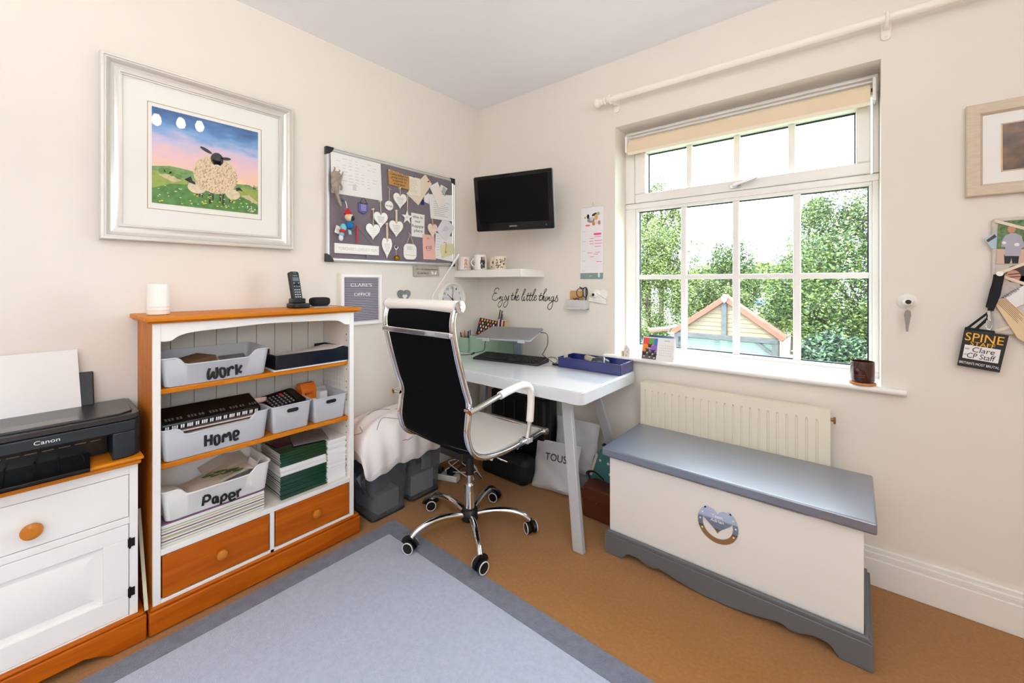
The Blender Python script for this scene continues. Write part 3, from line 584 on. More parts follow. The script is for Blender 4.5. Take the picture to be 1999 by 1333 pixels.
# ================================================================ bedside cabinet with printer
cb = thing('cabinet', 'white cabinet with pine top and plinth under the black printer', 'cabinet', (.16, -2.205, 0))
CY0, CY1 = -2.444, -1.967
build('carcass', B(.02, .278, CY0, CY1, .02, .612), whiteM, cb, bevel=.002)
q = MB(); q.box(.278, .290, CY0, CY0+.022, .09, .612); q.box(.278, .290, CY1-.022, CY1, .09, .612); q.box(.278, .290, CY0+.022, CY1-.022, .578, .612); q.box(.278, .290, CY0+.022, CY1-.022, .411, .434); q.box(.278, .290, CY0+.022, CY1-.022, .09, .104)
build('face_frame', q, whiteM, cb, bevel=.0015)
q = MB(); q.box(.005, .318, CY0-.012, CY1+.012, .627, .638); q.box(.005, .310, CY0-.006, CY1+.006, .612, .627)
build('top', q, pine, cb, bevel=.004)
d = build('drawer', B(.25, .291, CY0+.0235, CY1-.0235, .436, .5765), whiteM, cb, bevel=.002); knob(.291, -2.205, .492, .024, pk, d)
dr = MB(); a0, a1, b0, b1 = CY0+.0235, CY1-.0235, .1055, .4095
dr.box(.268, .2905, a0, a1, b0, b0+.068); dr.box(.268, .2905, a0, a1, b1-.05, b1); dr.box(.268, .2905, a0, a0+.062, b0+.068, b1-.05); dr.box(.268, .2905, a1-.062, a1, b0+.068, b1-.05)
q = dr; I0, I1, J0, J1 = a0+.062, a1-.062, b0+.068, b1-.05
q.box(.262, .276, I0, I1, J0, J1)
q.add([(.276, I0+.012, J0+.012), (.276, I1-.012, J0+.012), (.276, I1-.012, J1-.012), (.276, I0+.012, J1-.012), (.286, I0+.045, J0+.045), (.286, I1-.045, J0+.045), (.286, I1-.045, J1-.045), (.286, I0+.045, J1-.045)], [(0, 1, 5, 4), (1, 2, 6, 5), (2, 3, 7, 6), (3, 0, 4, 7), (4, 5, 6, 7)])
d = build('door', q, whiteM, cb, bevel=.0015, ang=20)
for z in (.345, .178): build('hinge', MB().cyl((.2925, CY1-.021, z-.018), (.2925, CY1-.021, z+.018), .003).box(.2903, .2915, CY1-.026, CY1-.008, z-.014, z+.014), mat('dark_bronze', (60, 48, 50), .35, 1), d)
q = MB(ML(.292)); q.prism([(CY0-.018, 0.002), (CY0+.06, .002), (CY0+.08, .018), (CY0+.11, .032), (CY1-.13, .034), (CY1-.09, .018), (CY1-.07, .002), (CY1+.02, .002), (CY1+.02, .088), (CY0-.018, .088)], 0, .018)
q.M = Matrix.Identity(4); q.box(.012, .292, CY0-.018, CY0, .002, .088); q.box(.012, .292, CY1, CY1+.02, .002, .088); q.box(.012, .304, CY0-.012, CY1+.014, .088, .099)
build('plinth', q, pineD, cb, bevel=.004)
build('wood_strip', MB().tube([(.166, -1.9475, .40), (.306, -1.948, .10)], .007, 4), mat('pale_strip', (200, 198, 170), .6), label='thin pale wooden strip leaning in the gap beside the bookcase', cat='wood strip')
pr = thing('printer', 'black inkjet printer with paper in its rear feeder on the cabinet', 'printer', (.16, -2.18, .638))
pb = mat('printer_black', (30, 38, 44), .38); pbt = mat('printer_top', (46, 46, 46), .22, bump=.1, bscale=900)
PY0, PY1 = -2.405, -1.957; ZB = .640
q = MB(); pol = [(.03, PY0), (.265, PY0), (.29, PY0+.01), (.30, PY0+.04), (.30, PY1-.045), (.292, PY1-.018), (.27, PY1-.002), (.03, PY1)]
q.prism(pol, .727, .762); q.prism([(.03, PY0), (.265, PY0), (.29, PY0+.01), (.30, PY0+.04), (.30, PY0+.08), (.03, PY0+.08)], ZB, .727)
q.prism([(.03, PY1-.074), (.30, PY1-.074), (.30, PY1-.045), (.292, PY1-.018), (.27, PY1-.002), (.03, PY1)], ZB, .727); q.box(.03, .19, PY0+.08, PY1-.074, ZB, .727)
build('body', q, pb, pr, bevel=.003)
q = MB(); q.prism([(p[0] if p[0] < .28 else p[0]-.002, p[1]) for p in pol], .764, .782); q.prism([(.04, PY0+.01), (.25, PY0+.015), (.28, PY0+.05), (.28, PY1-.055), (.255, PY1-.02), (.04, PY1-.01)], .782, .787)
build('scanner_lid', q, pbt, pr, bevel=.005)
build('control_strip', B(.21, .27, PY0+.03, -2.105, .787, .7884), mat('strip_grey', (98, 92, 88), .25), pr, bevel=.0004)
build('paper_chute', B(.19, .196, PY0+.085, PY1-.08, ZB, .727), blackS, pr); q = MB()
for i in range(7): q.box(.196, .199, -2.29+i*.036, -2.29+i*.036+.026, .690, .6915)
build('chute_guides', q, mat('amber_reflex', (190, 160, 110), .5), pr, smooth=False)
q = MB(); q.hexa([(.20, -2.34, .652), (.20, -2.07, .652), (.20, -2.07, .655), (.20, -2.34, .655), (.35, -2.34, .640), (.35, -2.085, .640), (.35, -2.085, .644), (.35, -2.34, .644)]); q.box(.33, .345, -2.33, -2.09, .640, .650); q.box(.24, .34, -2.24, -2.234, .644, .652); q.box(.24, .34, -2.14, -2.134, .644, .650)
q = MB(); q.M = Matrix.Identity(4)
q.hexa([(.19, -2.32, .652), (.355, -2.32, .6395), (.355, -2.087, .6395), (.19, -2.075, .652), (.19, -2.32, .656), (.355, -2.32, .6435), (.355, -2.087, .6435), (.19, -2.075, .656)])
for y in (-2.315, -2.26, -2.2, -2.15, -2.095): q.hexa([(.20, y, .655), (.35, y, .643), (.35, y+.004, .643), (.20, y+.004, .655), (.20, y, .662), (.35, y, .649), (.35, y+.004, .649), (.20, y+.004, .662)])
q.box(.349, .355, -2.32, -2.087, .6395, .651)
build('output_tray', q, blackS, pr, bevel=.001)
q = MB(ML(.3003)); q.text('Canon', -2.201, -2.148, .7405, .7525, 0, d=.0006); build('logo', q, mat('white_print', (240, 240, 240), .4), pr)
q = MB(); q.hexa([(.052, -2.33, .76), (.060, -2.33, .76), (.060, -2.052, .76), (.052, -2.052, .76), (.012, -2.33, .90), (.020, -2.33, .90), (.020, -2.052, .90), (.012, -2.052, .90)]); build('paper_support', q, black, pr, bevel=.003)
q = MB(); q.hexa([(.066, -2.31, .77), (.071, -2.31, .77), (.071, -2.085, .77), (.066, -2.085, .77), (.014, -2.31, .985), (.019, -2.31, .985), (.019, -2.093, .985), (.014, -2.093, .985)])
build('paper_stack', q, paper, label='white paper standing in the rear feeder of the printer', cat='paper')
# ================================================================ blanket chest
gp = mat('grey_chalk_paint', (98, 100, 102), .5, bump=.1, bscale=40)
gt = mat('grey_lid_paint', (80, 94, 114), .36, spec=1, coat=1, crough=.34, bump=.03, bscale=6, stretch=(1, 7, 7))
cw = mat('chest_white', (234, 231, 226), .45, bump=.03, bscale=30)
bcst = thing('blanket_chest', 'white blanket chest with dark grey lid and scalloped base under the window', 'blanket chest', (1.765, -.29, 0))
q = MB(); CX0, CX1, CYF = 1.318, 2.203, -.497
q.M = MW(CYF); q.prism([(CX0, .09), (CX1, .09), (CX1, .436), (2.07, .436), (2.055, .425), (1.44, .425), (1.425, .436), (CX0, .436)], -.018, 0)
q.M = Matrix.Identity(4); q.box(CX0, CX0+.018, CYF+.018, -.115, .09, .436); q.box(CX1-.018, CX1, CYF+.018, -.115, .09, .436); q.box(CX0, CX1, -.115, -.10, .09, .436); q.box(CX0+.018, CX1-.018, CYF+.018, -.115, .09, .10)
build('box', q, cw, bcst, bevel=.0015)
build('lid', B(1.290, 2.235, -.522, -.098, .4365, .474), gt, bcst, bevel=.006, seg=3)
build('lid_support', B(1.75, 1.757, -.47, -.463, .405, .436), steel, bcst)
def scallop(L):   # cut-out profile between bracket feet, centred drop
    h = []
    for u, z in ((0, .002), (.085, .002), (.098, .010), (.118, .032), (.14, .036), (.17, .036), (.215, .022), (.245, .022), (.26, .030), (.28, .030), (.34, .018), (.42, .008), (.5, .005)): h.append((u, z))
    return h
h = scallop(1); w_ = 2.226-1.304; pts = [(1.304+u*w_, z) for u, z in h]+[(2.226-u*w_, z) for u, z in h[-2::-1]]
pts = [(p[0], p[1]) for p in cr(V(*pts), 3)]; pts = [(a, max(b, .002)) for a, b in pts]
q = MB(MW(-.503)); q.prism(pts+[(2.226, .088), (1.304, .088)], 0, .018); q.prism([(1.304, .088), (2.226, .088), (2.212, .104), (1.318, .104)], 0, .016)
q.M = Matrix.Identity(4); q.box(2.206, 2.226, -.503, -.10, .002, .092); q.box(1.304, 1.316, -.503, -.10, .002, .092); q.box(2.2045, 2.218, -.503, -.10, .092, .104)
build('base', q, gp, bcst, bevel=.003)
gt.node_tree.nodes['Principled BSDF'].inputs['Coat IOR'].default_value = 2.3
# mirrored horseshoe and heart emblem
em = thing('emblem_plaque', 'mirror-finish horseshoe and heart plaque on the chest front', 'plaque', (1.772, CYF, .29))
mir = mat('mirror_acrylic', (216, 218, 224), .04, 1)
M = MW(CYF-.0002); cx, cz = 1.772, .295; R0, R1 = .072, .054
a0, a1 = math.radians(128), math.radians(412)
po = [(cx+R0*math.cos(a0+(a1-a0)*k/40), cz-.004+R0*1.02*math.sin(a0+(a1-a0)*k/40)) for k in range(41)]; pi_ = [(cx+R1*math.cos(a0+(a1-a0)*k/40), cz-.004+R1*1.02*math.sin(a0+(a1-a0)*k/40)) for k in range(41)]
q = MB(M)
for k in range(40): q.prism([po[k], po[k+1], pi_[k+1], pi_[k]], 0, .003)
for a in (a0, a1): q.cyl((cx+.063*math.cos(a), cz-.004+.064*math.sin(a), 0), (cx+.063*math.cos(a), cz-.004+.064*math.sin(a), .003), .009, 16)
build('horseshoe', q, mir, em, smooth=False)
def heart(a0, a1, b0, b1, n=40):
    P = []
    for k in range(n):
        t = 2*PI*k/n; x = 16*math.sin(t)**3; y = 13*math.cos(t)-5*math.cos(2*t)-2*math.cos(3*t)-math.cos(4*t); P.append((a0+(x+16)/32*(a1-a0), b0+(y+17)/29*(b1-b0)))
    return P
q = MB(M); q.prism(heart(cx-.056, cx+.056, cz-.040, cz+.052), .0005, .0034); build('heart', q, mir, em, smooth=False)
q = MB(M); q.text('Team', cx-.022, cx+.018, cz+.020, cz+.031, .0034); q.text('Adrian', cx-.026, cx+.022, cz+.003, cz+.014, .0034); build('lettering', q, whiteB, em)
q = MB(M)
for s_ in (-1, 1):
    for a in (30, 4, 332): q.cyl((cx+s_*.063*math.cos(math.radians(a)), cz-.004+.064*math.sin(math.radians(a)), .003), (cx+s_*.063*math.cos(math.radians(a)), cz-.004+.064*math.sin(math.radians(a)), .0036), .0032, 10)
build('nail_holes', q, whiteB, em, smooth=False)
# ================================================================ desk
dk = thing('desk', 'white glass-topped desk with silver legs in the corner', 'desk', (.64, -.32, 0))
DX0, DX1, DY0, DY1 = .03, 1.243, -.622, -.022; DZ = .735
dkm = mat('desk_satin_white', (226, 230, 234), .3, .15)
q = MB(); q.prism(rrect(DX0, DX1, DY0, DY1, .035, 6), DZ-.062, DZ-.006); build('frame', q, dkm, dk, bevel=.002)
q = MB(); q.prism(rrect(DX0+.003, DX1-.003, DY0+.003, DY1-.003, .033, 6), DZ-.006, DZ); build('glass_top', q, mat('white_glass', (240, 244, 246), .06, spec=.6, coat=.6), dk, bevel=.0015)
legm = mat('silver_leg', (196, 198, 202), .42, .35)
def leg(top, foot):
    q = MB(); w2, t2 = .0265, .013; a, b = Vector(top), Vector(foot)
    q.hexa([(b.x-w2, b.y-t2, b.z), (b.x+w2, b.y-t2, b.z), (b.x+w2, b.y+t2, b.z), (b.x-w2, b.y+t2, b.z), (a.x-w2, a.y-t2, a.z), (a.x+w2, a.y-t2, a.z), (a.x+w2, a.y+t2, a.z), (a.x-w2, a.y+t2, a.z)])
    return q
for tp, ft in (((1.055, -.45, DZ-.06), (1.215, -.595, .001)), ((1.04, -.15, DZ-.06), (1.20, -.05, .001)), ((.20, -.45, DZ-.06), (.06, -.595, .001)), ((.21, -.15, DZ-.06), (.07, -.06, .001))):
    build('leg', leg(tp, ft), legm, dk, bevel=.002)
build('leg_rail', MB().box(1.02, 1.075, -.47, -.13, DZ-.085, DZ-.060), legm, dk); build('leg_rail', MB().box(.18, .235, -.47, -.13, DZ-.085, DZ-.060), legm, dk)
# ================================================================ office chair
oc = thing('office_chair', 'high-backed office chair with black back, white seat and chrome frame', 'office chair', (.722, -.806, 0))
prof = [(-1.112, 1.128), (-1.128, 1.05), (-1.10, .92), (-1.06, .79), (-1.036, .72), (-1.043, .65), (-1.046, .585), (-1.02, .52), (-.955, .478), (-.82, .458), (-.66, .462), (-.52, .470)]
PP = [(p.x, p.y) for p in cr(V(*[(a, b, 0) for a, b in prof]), 6)]
XL, XRr = .487, .957
for x in (XL, XRr):
    f = build('side_rail', MB().tube([(x, a, b) for a, b in PP], .0125, 12, ry=.009, up=(1, 0, 0)), chrome, oc)
    s_ = -1 if x == XRr else 1
    build('inner_rail', MB().tube([(x+s_*.020, a+.004, b) for a, b in PP[2:-6]], .006, 8), chrome, f)
# sling: black outer skin, white inner skin
vs = []; fs = []; mi = []
N = len(PP)
nor = []
for i in range(N):
    a = PP[max(i-1, 0)]; b = PP[min(i+1, N-1)]; dx, dz = b[0]-a[0], b[1]-a[1]; L = math.hypot(dx, dz); nor.append((-dz/L, dx/L))
def sling(x0, x1, i0, i1, off, th, m0, name, mats_):
    q = MB(); K = 9
    for side, o_ in ((0, off), (1, off+th)):
        vs = []
        for i in range(i0, i1):
            for k in range(K):
                x = x0+(x1-x0)*k/(K-1); sag = -.010*math.sin(PI*k/(K-1)); y = PP[i][0]+nor[i][0]*(o_+sag); z = PP[i][1]+nor[i][1]*(o_+sag); vs.append((x, y, z))
        n_ = i1-i0
        q.add(vs, [(i*K+k, i*K+k+1, (i+1)*K+k+1, (i+1)*K+k) for i in range(n_-1) for k in range(K-1)], side)
    n_ = i1-i0; o = n_*K
    rim = [(i*K, (i+1)*K, o+(i+1)*K, o+i*K) for i in range(n_-1)]+[(i*K+K-1, (i+1)*K+K-1, o+(i+1)*K+K-1, o+i*K+K-1) for i in range(n_-1)]+[(k, k+1, o+k+1, o+k) for k in range(K-1)]+[((n_-1)*K+k, (n_-1)*K+k+1, o+(n_-1)*K+k+1, o+(n_-1)*K+k) for k in range(K-1)]
    for f_ in rim: q.f.append(list(f_)); q.m.append(1)
    return build(name, q, mats_, oc)
leather = mat('white_leather', (244, 240, 233), .38, bump=.08, bscale=60)
bk = mat('black_mesh_back', (5, 6, 8), .85, spec=.12)
iS = 43
sling(XL+.022, XRr-.022, 1, iS, -.002, .012, 0, 'backrest', [bk, leather])
sling(XL+.012, XRr-.012, iS-1, N-1, -.002, .020, 0, 'seat', [bk, leather])
q = MB(); q.lathe([(.020, 0), (.026, .004), (.026, .478), (.020, .482)], (XL-.006, -1.108, 1.128), 24, axis='x'); build('headrest_roll', q, leather, oc)
for x in (XL-.008, XRr+.0165): build('roll_cap', MB().lathe([(.021, -.008), (.025, -.002), (.025, .004), (.012, .006)] if x > .7 else [(.012, -.006), (.025, -.004), (.025, .002), (.021, .008)], (x+.002, -1.108, 1.128), 24, axis='x').cyl((x-.01 if x < .7 else x, -1.108, 1.128), (x if x < .7 else x+.010, -1.108, 1.128), .006), chrome, oc)
q = MB(); q.box(XL, XRr, -1.146, -1.136, 1.003, 1.028); q.box(XL-.006, XL+.03, -1.14, -1.115, 1.006, 1.025); q.box(XRr-.03, XRr+.006, -1.14, -1.115, 1.006, 1.025); build('back_crossbar', q, chrome, oc, bevel=.005, seg=3)
q = MB(); q.cyl((XL-.004, -.512, .470), (XRr+.012, -.512, .470), .016); q.lathe([(.017, 0), (.017, .01), (.010, .013)], (XRr+.012, -.512, .470), axis='x'); build('front_bar', q, chrome, oc)
q = MB(); q.cyl((XL, -.90, .455), (XRr, -.90, .455), .010); q.cyl((XL, -.72, .448), (XRr, -.72, .448), .010); build('seat_crossbar', q, chrome, oc)
for x, sg in ((XL-.028, -1), (XRr+.028, 1)):
    ap = cr(V((x, -1.065, .700), (x, -.99, .712), (x, -.90, .728), (x, -.80, .742), (x, -.72, .746), (x, -.672, .730), (x, -.655, .69), (x, -.657, .62), (x, -.667, .55), (x, -.685, .49)), 5)
    a_ = build('armrest', MB().tube(ap, .0115, 12), chrome, oc)
    build('arm_pad', MB().tube(ap[11:40], .0175, 12), leather, a_)
    build('arm_bracket', MB().cyl((x, -1.052, .700), (x-sg*.04, -1.052, .700), .009).cyl((x-sg*.03, -.685, .480), (x+sg*.012, -.685, .480), .010).box(x-.016, x+.016, -.705, -.66, .468, .492), chrome, a_, bevel=.002)
q = MB(); q.cyl((.722, -.806, .10), (.722, -.806, .235), .025, 28); q.cyl((.722, -.806, .235), (.722, -.806, .40), .0145, 24); q.cyl((.722, -.806, .225), (.722, -.806, .240), .020, 24)
build('gas_lift', q, chrome, oc)
build('lift_sleeve', MB().cyl((.722, -.806, .285), (.722, -.806, .40), .020, 24), black, oc)
q = MB(); q.box(.64, .80, -.93, -.69, .405, .442); q.cyl((.722, -.806, .38), (.722, -.806, .41), .035); build('tilt_mechanism', q, black, oc, bevel=.006)
build('tilt_lever', MB().tube([(.78, -.80, .42), (.90, -.79, .405), (.95, -.785, .40)], .005), chrome, oc)
build('hub', MB().lathe([(.030, .062), (.042, .066), (.044, .10), (.036, .118), (.027, .122)], (.722, -.806, 0), 32), black, oc)
tyre = mat('castor_black', (14, 14, 15), .35); rimw = mat('castor_white_ring', (228, 228, 226), .35)
for ang_ in (-108, -36, 36, 108, 180):
    a = math.radians(ang_); dx, dy = math.cos(a), math.sin(a)
    pts = [(.722+dx*r, -.806+dy*r, z) for r, z in ((.035, .092), (.09, .105), (.15, .112), (.21, .108), (.262, .092), (.293, .068))]
    l_ = build('leg', MB().tube(cr(V(*pts), 4), [.0155]*14+[.014]*7, 14, ry=.0145, up=(0, 0, 1)), chrome, oc)
    cx_, cy_ = .722+dx*.300, -.806+dy*.300
    wa = a+PI/2+random.uniform(-.9, .9); M = T(cx_, cy_, .0045, wa)
    q = MB(M)
    for s_ in (-1, 1): q.lathe([(.012, s_*.008), (.0265, s_*.008), (.0275, s_*.012), (.0275, s_*.022), (.024, s_*.026), (.010, s_*.027)] if s_ > 0 else [(.010, -.027), (.024, -.026), (.0275, -.022), (.0275, -.012), (.0265, -.008), (.012, -.008)], (0, 0, .029), 24, axis='y')
    c_ = build('castor', q, tyre, l_)
    for s_ in (-1, 1): build('white_ring', MB(M).tube([(.0245*math.cos(t), s_*.0255, .029+.0245*math.sin(t)) for t in [2*PI*k/24 for k in range(24)]], .0024, 6, closed=True), rimw, l_)
    q = MB(M); q.tube([(.030*math.cos(t), 0, .029+.030*math.sin(t)) for t in [math.radians(10+160*k/10) for k in range(11)]], .017, 8, ry=.004, up=(0, 1, 0)); q.cyl((0, 0, .055), (0, 0, .075), .006)
    build('fork', q, tyre, l_)
# ================================================================ framed sheep picture on the left wall
pf = thing('framed_picture', 'large silver-white framed print of a woolly black-faced sheep on a hill', 'picture', (0, -1.694, 1.38))
fm = mat('champagne_silver', (226, 222, 216), .3, .45)
A0, A1, B0, B1 = -2.036, -1.352, 1.390, 2.090
def moulding(M, a0, a1, b0, b1, prof, m, par, name='frame'):
    # prof: (inset, height) pairs, mitred round the rectangle
    q = MB(M); vs = []
    for ins, h in prof: vs += [(a0+ins, b0+ins, h), (a1-ins, b0+ins, h), (a1-ins, b1-ins, h), (a0+ins, b1-ins, h)]
    fs = []
    for i in range(len(prof)-1): fs += [(i*4+k, i*4+(k+1) % 4, (i+1)*4+(k+1) % 4, (i+1)*4+k) for k in range(4)]
    q.add(vs, fs); return build(name, q, m, par, ang=28)
moulding(ML(0), A0, A1, B0, B1, [(0, 0), (0, .032), (.003, .036), (.010, .036), (.012, .031), (.016, .031), (.019, .034), (.024, .030), (.030, .022), (.040, .018), (.048, .020), (.053, .024), (.056, .024), (.057, .018), (.062, .018), (.062, .006)], fm, pf)
mt = build('mount', MB(ML(0)).box(A0+.06, A1-.06, B0+.06, B1-.06, .006, .010), mat('ivory_mount', (245, 242, 236), .8), pf)
q = MB(ML(0)); fr_ = lambda q, a0, a1, b0, b1, t, z0, z1: (q.box(a0, a1, b0, b0+t, z0, z1), q.box(a0, a1, b1-t, b1, z0, z1), q.box(a0, a0+t, b0, b1, z0, z1), q.box(a1-t, a1, b0, b1, z0, z1))
fr_(q, -1.900, -1.488, 1.523, 1.952, .002, .010, .0108); build('gold_line', q, mat('gold_line', (176, 140, 90), .4, .6), pf)
# the print
P0, P1, Q0, Q1 = -1.886, -1.503, 1.548, 1.935
pr_ = thing  # alias unused
sky = bpy.data.materials.new('print_sky'); sky.use_nodes = True; nt = sky.node_tree; b = nt.nodes['Principled BSDF']; b.inputs['Roughness'].default_value = .6
tc = nt.nodes.new('ShaderNodeTexCoord'); sx = nt.nodes.new('ShaderNodeSeparateXYZ'); nt.links.new(tc.outputs['Generated'], sx.inputs[0])
nz = nt.nodes.new('ShaderNodeTexNoise'); nz.inputs['Scale'].default_value = 5; nz.inputs['Detail'].default_value = 5; mp = nt.nodes.new('ShaderNodeMapping'); mp.inputs['Scale'].default_value = (1, 1.0, 2.6); mp.inputs['Rotation'].default_value = (.35, 0, 0); nt.links.new(tc.outputs['Generated'], mp.inputs[0]); nt.links.new(mp.outputs[0], nz.inputs['Vector'])
ad = nt.nodes.new('ShaderNodeMath'); ad.operation = 'MULTIPLY_ADD'; ad.inputs[1].default_value = .30; nt.links.new(nz.outputs[0], ad.inputs[0]); nt.links.new(sx.outputs['Z'], ad.inputs[2])
cr_ = nt.nodes.new('ShaderNodeValToRGB'); md = nt.nodes.new('ShaderNodeMath'); md.operation = 'MULTIPLY'; md.inputs[1].default_value = .77; nt.links.new(ad.outputs[0], md.inputs[0]); nt.links.new(md.outputs[0], cr_.inputs[0]); el = cr_.color_ramp.elements
el[0].position = .42; el[0].color = lin((246, 206, 178))+(1,); el[1].position = .88; el[1].color = lin((60, 98, 150))+(1,)
for p_, c_ in ((.52, (242, 200, 204)), (.64, (206, 196, 226)), (.72, (132, 170, 216)), (.79, (96, 140, 196))):
    e = el.new(p_); e.color = lin(c_)+(1,)
e = el.new(.36); e.color = lin((250, 216, 180))+(1,)
nt.links.new(cr_.outputs[0], b.inputs['Base Color'])
def PX(u, v): return (P0+u*(P1-P0), Q0+v*(Q1-Q0))     # u right, v up, 0..1
def pic(name, polys, c, z, var=.12, vs_=60):
    q = MB(ML(0))
    for P in polys: q.prism([PX(*p) for p in P], z, z+.0002)
    return q, mat(name, c, .6, var=var, vscale=vs_)
arts = []
def art(polys, c, z, nm, var=.12): q, m = pic(nm, polys, c, z, var); arts.append((q, m))
def ell(cx, cy, rx, ry, n=20, rot=0): return [(cx+rx*math.cos(t)*math.cos(rot)-ry*math.sin(t)*math.sin(rot), cy+rx*math.cos(t)*math.sin(rot)+ry*math.sin(t)*math.cos(rot)) for t in [2*PI*k/n for k in range(n)]]
art([[(0, 0), (1, 0), (1, .30), (.9, .34), (.75, .33), (.6, .34), (.3, .40), (.15, .41), (0, .38)]], (120, 156, 96), .0112, 'far_fields')
art([[(0, 0), (.6, 0), (.5, .3), (.3, .30), (.2, .31), (.08, .34), (0, .34)], [(.7, .1), (1, .08), (1, .28), (.85, .3), (.75, .28)]], (150, 166, 78), .0114, 'mid_hills')
art([[(.05, .30), (.18, .24), (.25, .27), (.15, .32)], [(.82, .20), (.95, .12), (1, .14), (.9, .22)]], (206, 188, 150), .0115, 'sandy_path')
art([[(0, 0), (1, 0), (1, .11), (.9, .16), (.75, .20), (.5, .22), (.3, .24), (.15, .22), (0, .15)]], (84, 132, 62), .0116, 'near_hill', .25)
art([ell(.08, .345, .03, .03), ell(.13, .352, .032, .032), ell(.165, .33, .022, .026), ell(.22, .31, .03, .028), ell(.25, .355, .012, .012), ell(.28, .355, .012, .012), ell(.87, .33, .02, .01), ell(.9, .33, .012, .01)], (98, 140, 66), .0117, 'round_trees')
art([[(.945, .30), (.955, .36), (.965, .30)], [(.965, .30), (.972, .35), (.98, .30)], [(.982, .31), (.988, .35), (.994, .31)]], (70, 66, 60), .0117, 'cypress')
leg_ = lambda x, y0, y1, w: [(x-w, y0), (x+w, y0), (x+w, y1), (x-w, y1)]
art([leg_(.385, .12, .2, .006), leg_(.41, .12, .2, .006), leg_(.435, .12, .2, .006), leg_(.7, .1, .2, .006), leg_(.725, .1, .2, .006), leg_(.505, .06, .22, .010), leg_(.535, .10, .2, .008), leg_(.605, .10, .2, .008), leg_(.635, .06, .22, .010)], (46, 42, 44), .0118, 'legs_ink')
art([ell(.385, .22, .085, .065), ell(.73, .20, .075, .06)], (226, 206, 176), .0119, 'lamb_fleece')
art([[(.27, .29), (.33, .335), (.345, .29), (.37, .275), (.37, .25), (.33, .26)], [(.76, .28), (.80, .295), (.84, .25), (.80, .26), (.77, .24)]], (36, 34, 38), .0120, 'lamb_face')
fl = mat('fleece_print', (214, 186, 146), .7, c2=(242, 224, 196), vscale=160, bump=.3, bscale=200)
q = MB(ML(0)); q.prism([PX(*p) for p in ell(.565, .395, .215, .215, 30)], .0121, .0125); arts.append((q, fl))
q = MB(ML(0)); rr_ = random.Random(5)
for _ in range(240):
    a = rr_.random()*2*PI; r = .21*math.sqrt(rr_.random()); u, v = .565+r*math.cos(a), .395+r*math.sin(a)
    q.stroke([PX(u, v), PX(u+.006, v-.010), PX(u-.004, v-.02)], .0016, .0126, .0003)
arts.append((q, mat('fleece_curl', (176, 140, 96), .7)))
art([ell(.575, .575, .062, .075), ell(.47, .655, .062, .018, rot=-.45), ell(.66, .60, .052, .018, rot=.15), [(.53, .56), (.55, .5), (.60, .5), (.62, .56)]], (52, 46, 50), .0128, 'sheep_face', .15)
art([ell(.575, .505, .025, .010)], (214, 210, 206), .0131, 'muzzle')
fr1 = []
rr_ = random.Random(2)
for _ in range(26): fr1.append(ell(rr_.uniform(.03, .97), rr_.uniform(.02, .14), .011, .007, 8))
art(fr1, (216, 206, 70), .0132, 'yellow_flowers'); art([ell(rr_.uniform(.03, .97), rr_.uniform(.03, .2), .008, .004, 8) for _ in range(36)], (236, 240, 236), .0132, 'white_flowers')
q = MB(ML(0)); q.stroke([PX(.89, .03), PX(.93, .075), PX(.92, .03), PX(.95, .03)], .0018, .0134); q.stroke([PX(.95, .05), PX(.97, .06), PX(.96, .04), PX(.94, .03)], .0018, .0134); q.stroke([PX(.90, .02), PX(.95, .022)], .0016, .0134); arts.append((q, paper))
pq = MB(ML(0)).box(P0, P1, Q0, Q1, .010, .0112); pms = [sky]
for q, m in arts:
    n0 = len(pq.v); pq.v += q.v; pq.f += [[n0+i for i in f] for f in q.f]; pq.m += [len(pms)]*len(q.f); pms.append(m)
build('print', pq, pms, pf, smooth=False)
sheet_pane(ML(0), A0+.061, A1-.061, B0+.061, B1-.061, .0158, pf, 'glazing')
# ================================================================ pin board
pbd = thing('pin_board', 'grey fabric pin board with aluminium frame and black corners', 'pin board', (0, -.725, 1.34))
fab_g = mat('grey_board_felt', (126, 117, 124), .95, var=.04, vscale=80, bump=.2, bscale=500, spec=.1)
alu = mat('aluminium', (214, 214, 212), .35, .7)
BA0, BA1, BB0, BB1 = -1.180, -.266, 1.340, 1.951
build('felt', MB(ML(0)).box(BA0+.01, BA1-.01, BB0+.01, BB1-.01, .004, .016), fab_g, pbd)
q = MB(ML(0)); moulding(ML(0), BA0, BA1, BB0, BB1, [(0, 0), (0, .018), (.003, .022), (.006, .019), (.009, .022), (.016, .022), (.020, .018), (.022, .014)], alu, pbd)
for a, b, sa, sb in ((BA0, BB1, 1, -1), (BA1, BB1, -1, -1), (BA0, BB0, 1, 1), (BA1, BB0, -1, 1)):
    P = [(a-sa*.002, b-sb*.002), (a+sa*.042, b-sb*.002), (a+sa*.036, b+sb*.014), (a+sa*.026, b+sb*.026), (a+sa*.014, b+sb*.036), (a-sa*.002, b+sb*.042)]
    build('corner_cap', MB(ML(0)).prism(P, 0, .0245), black, pbd, bevel=.002)
BZ = .0165
def L(z=BZ): return MB(ML(z))
def flat(name, label, cat, poly, z, t, m, group=None, extra=None, bevel=0):
    q = MB(ML(z)).prism(poly, 0, t)
    if not extra: return build(name, q, m, label=label, cat=cat, group=group, smooth=bool(bevel), bevel=bevel)
    c = sum(p[0] for p in poly)/len(poly), min(p[1] for p in poly)
    th = thing(name, label, cat, (z, c[0], c[1]), group)
    build('body', q, m, th, smooth=bool(bevel), bevel=bevel)
    for nm, q2, m2 in extra: build(nm, q2, m2, th, smooth=False)
    return th
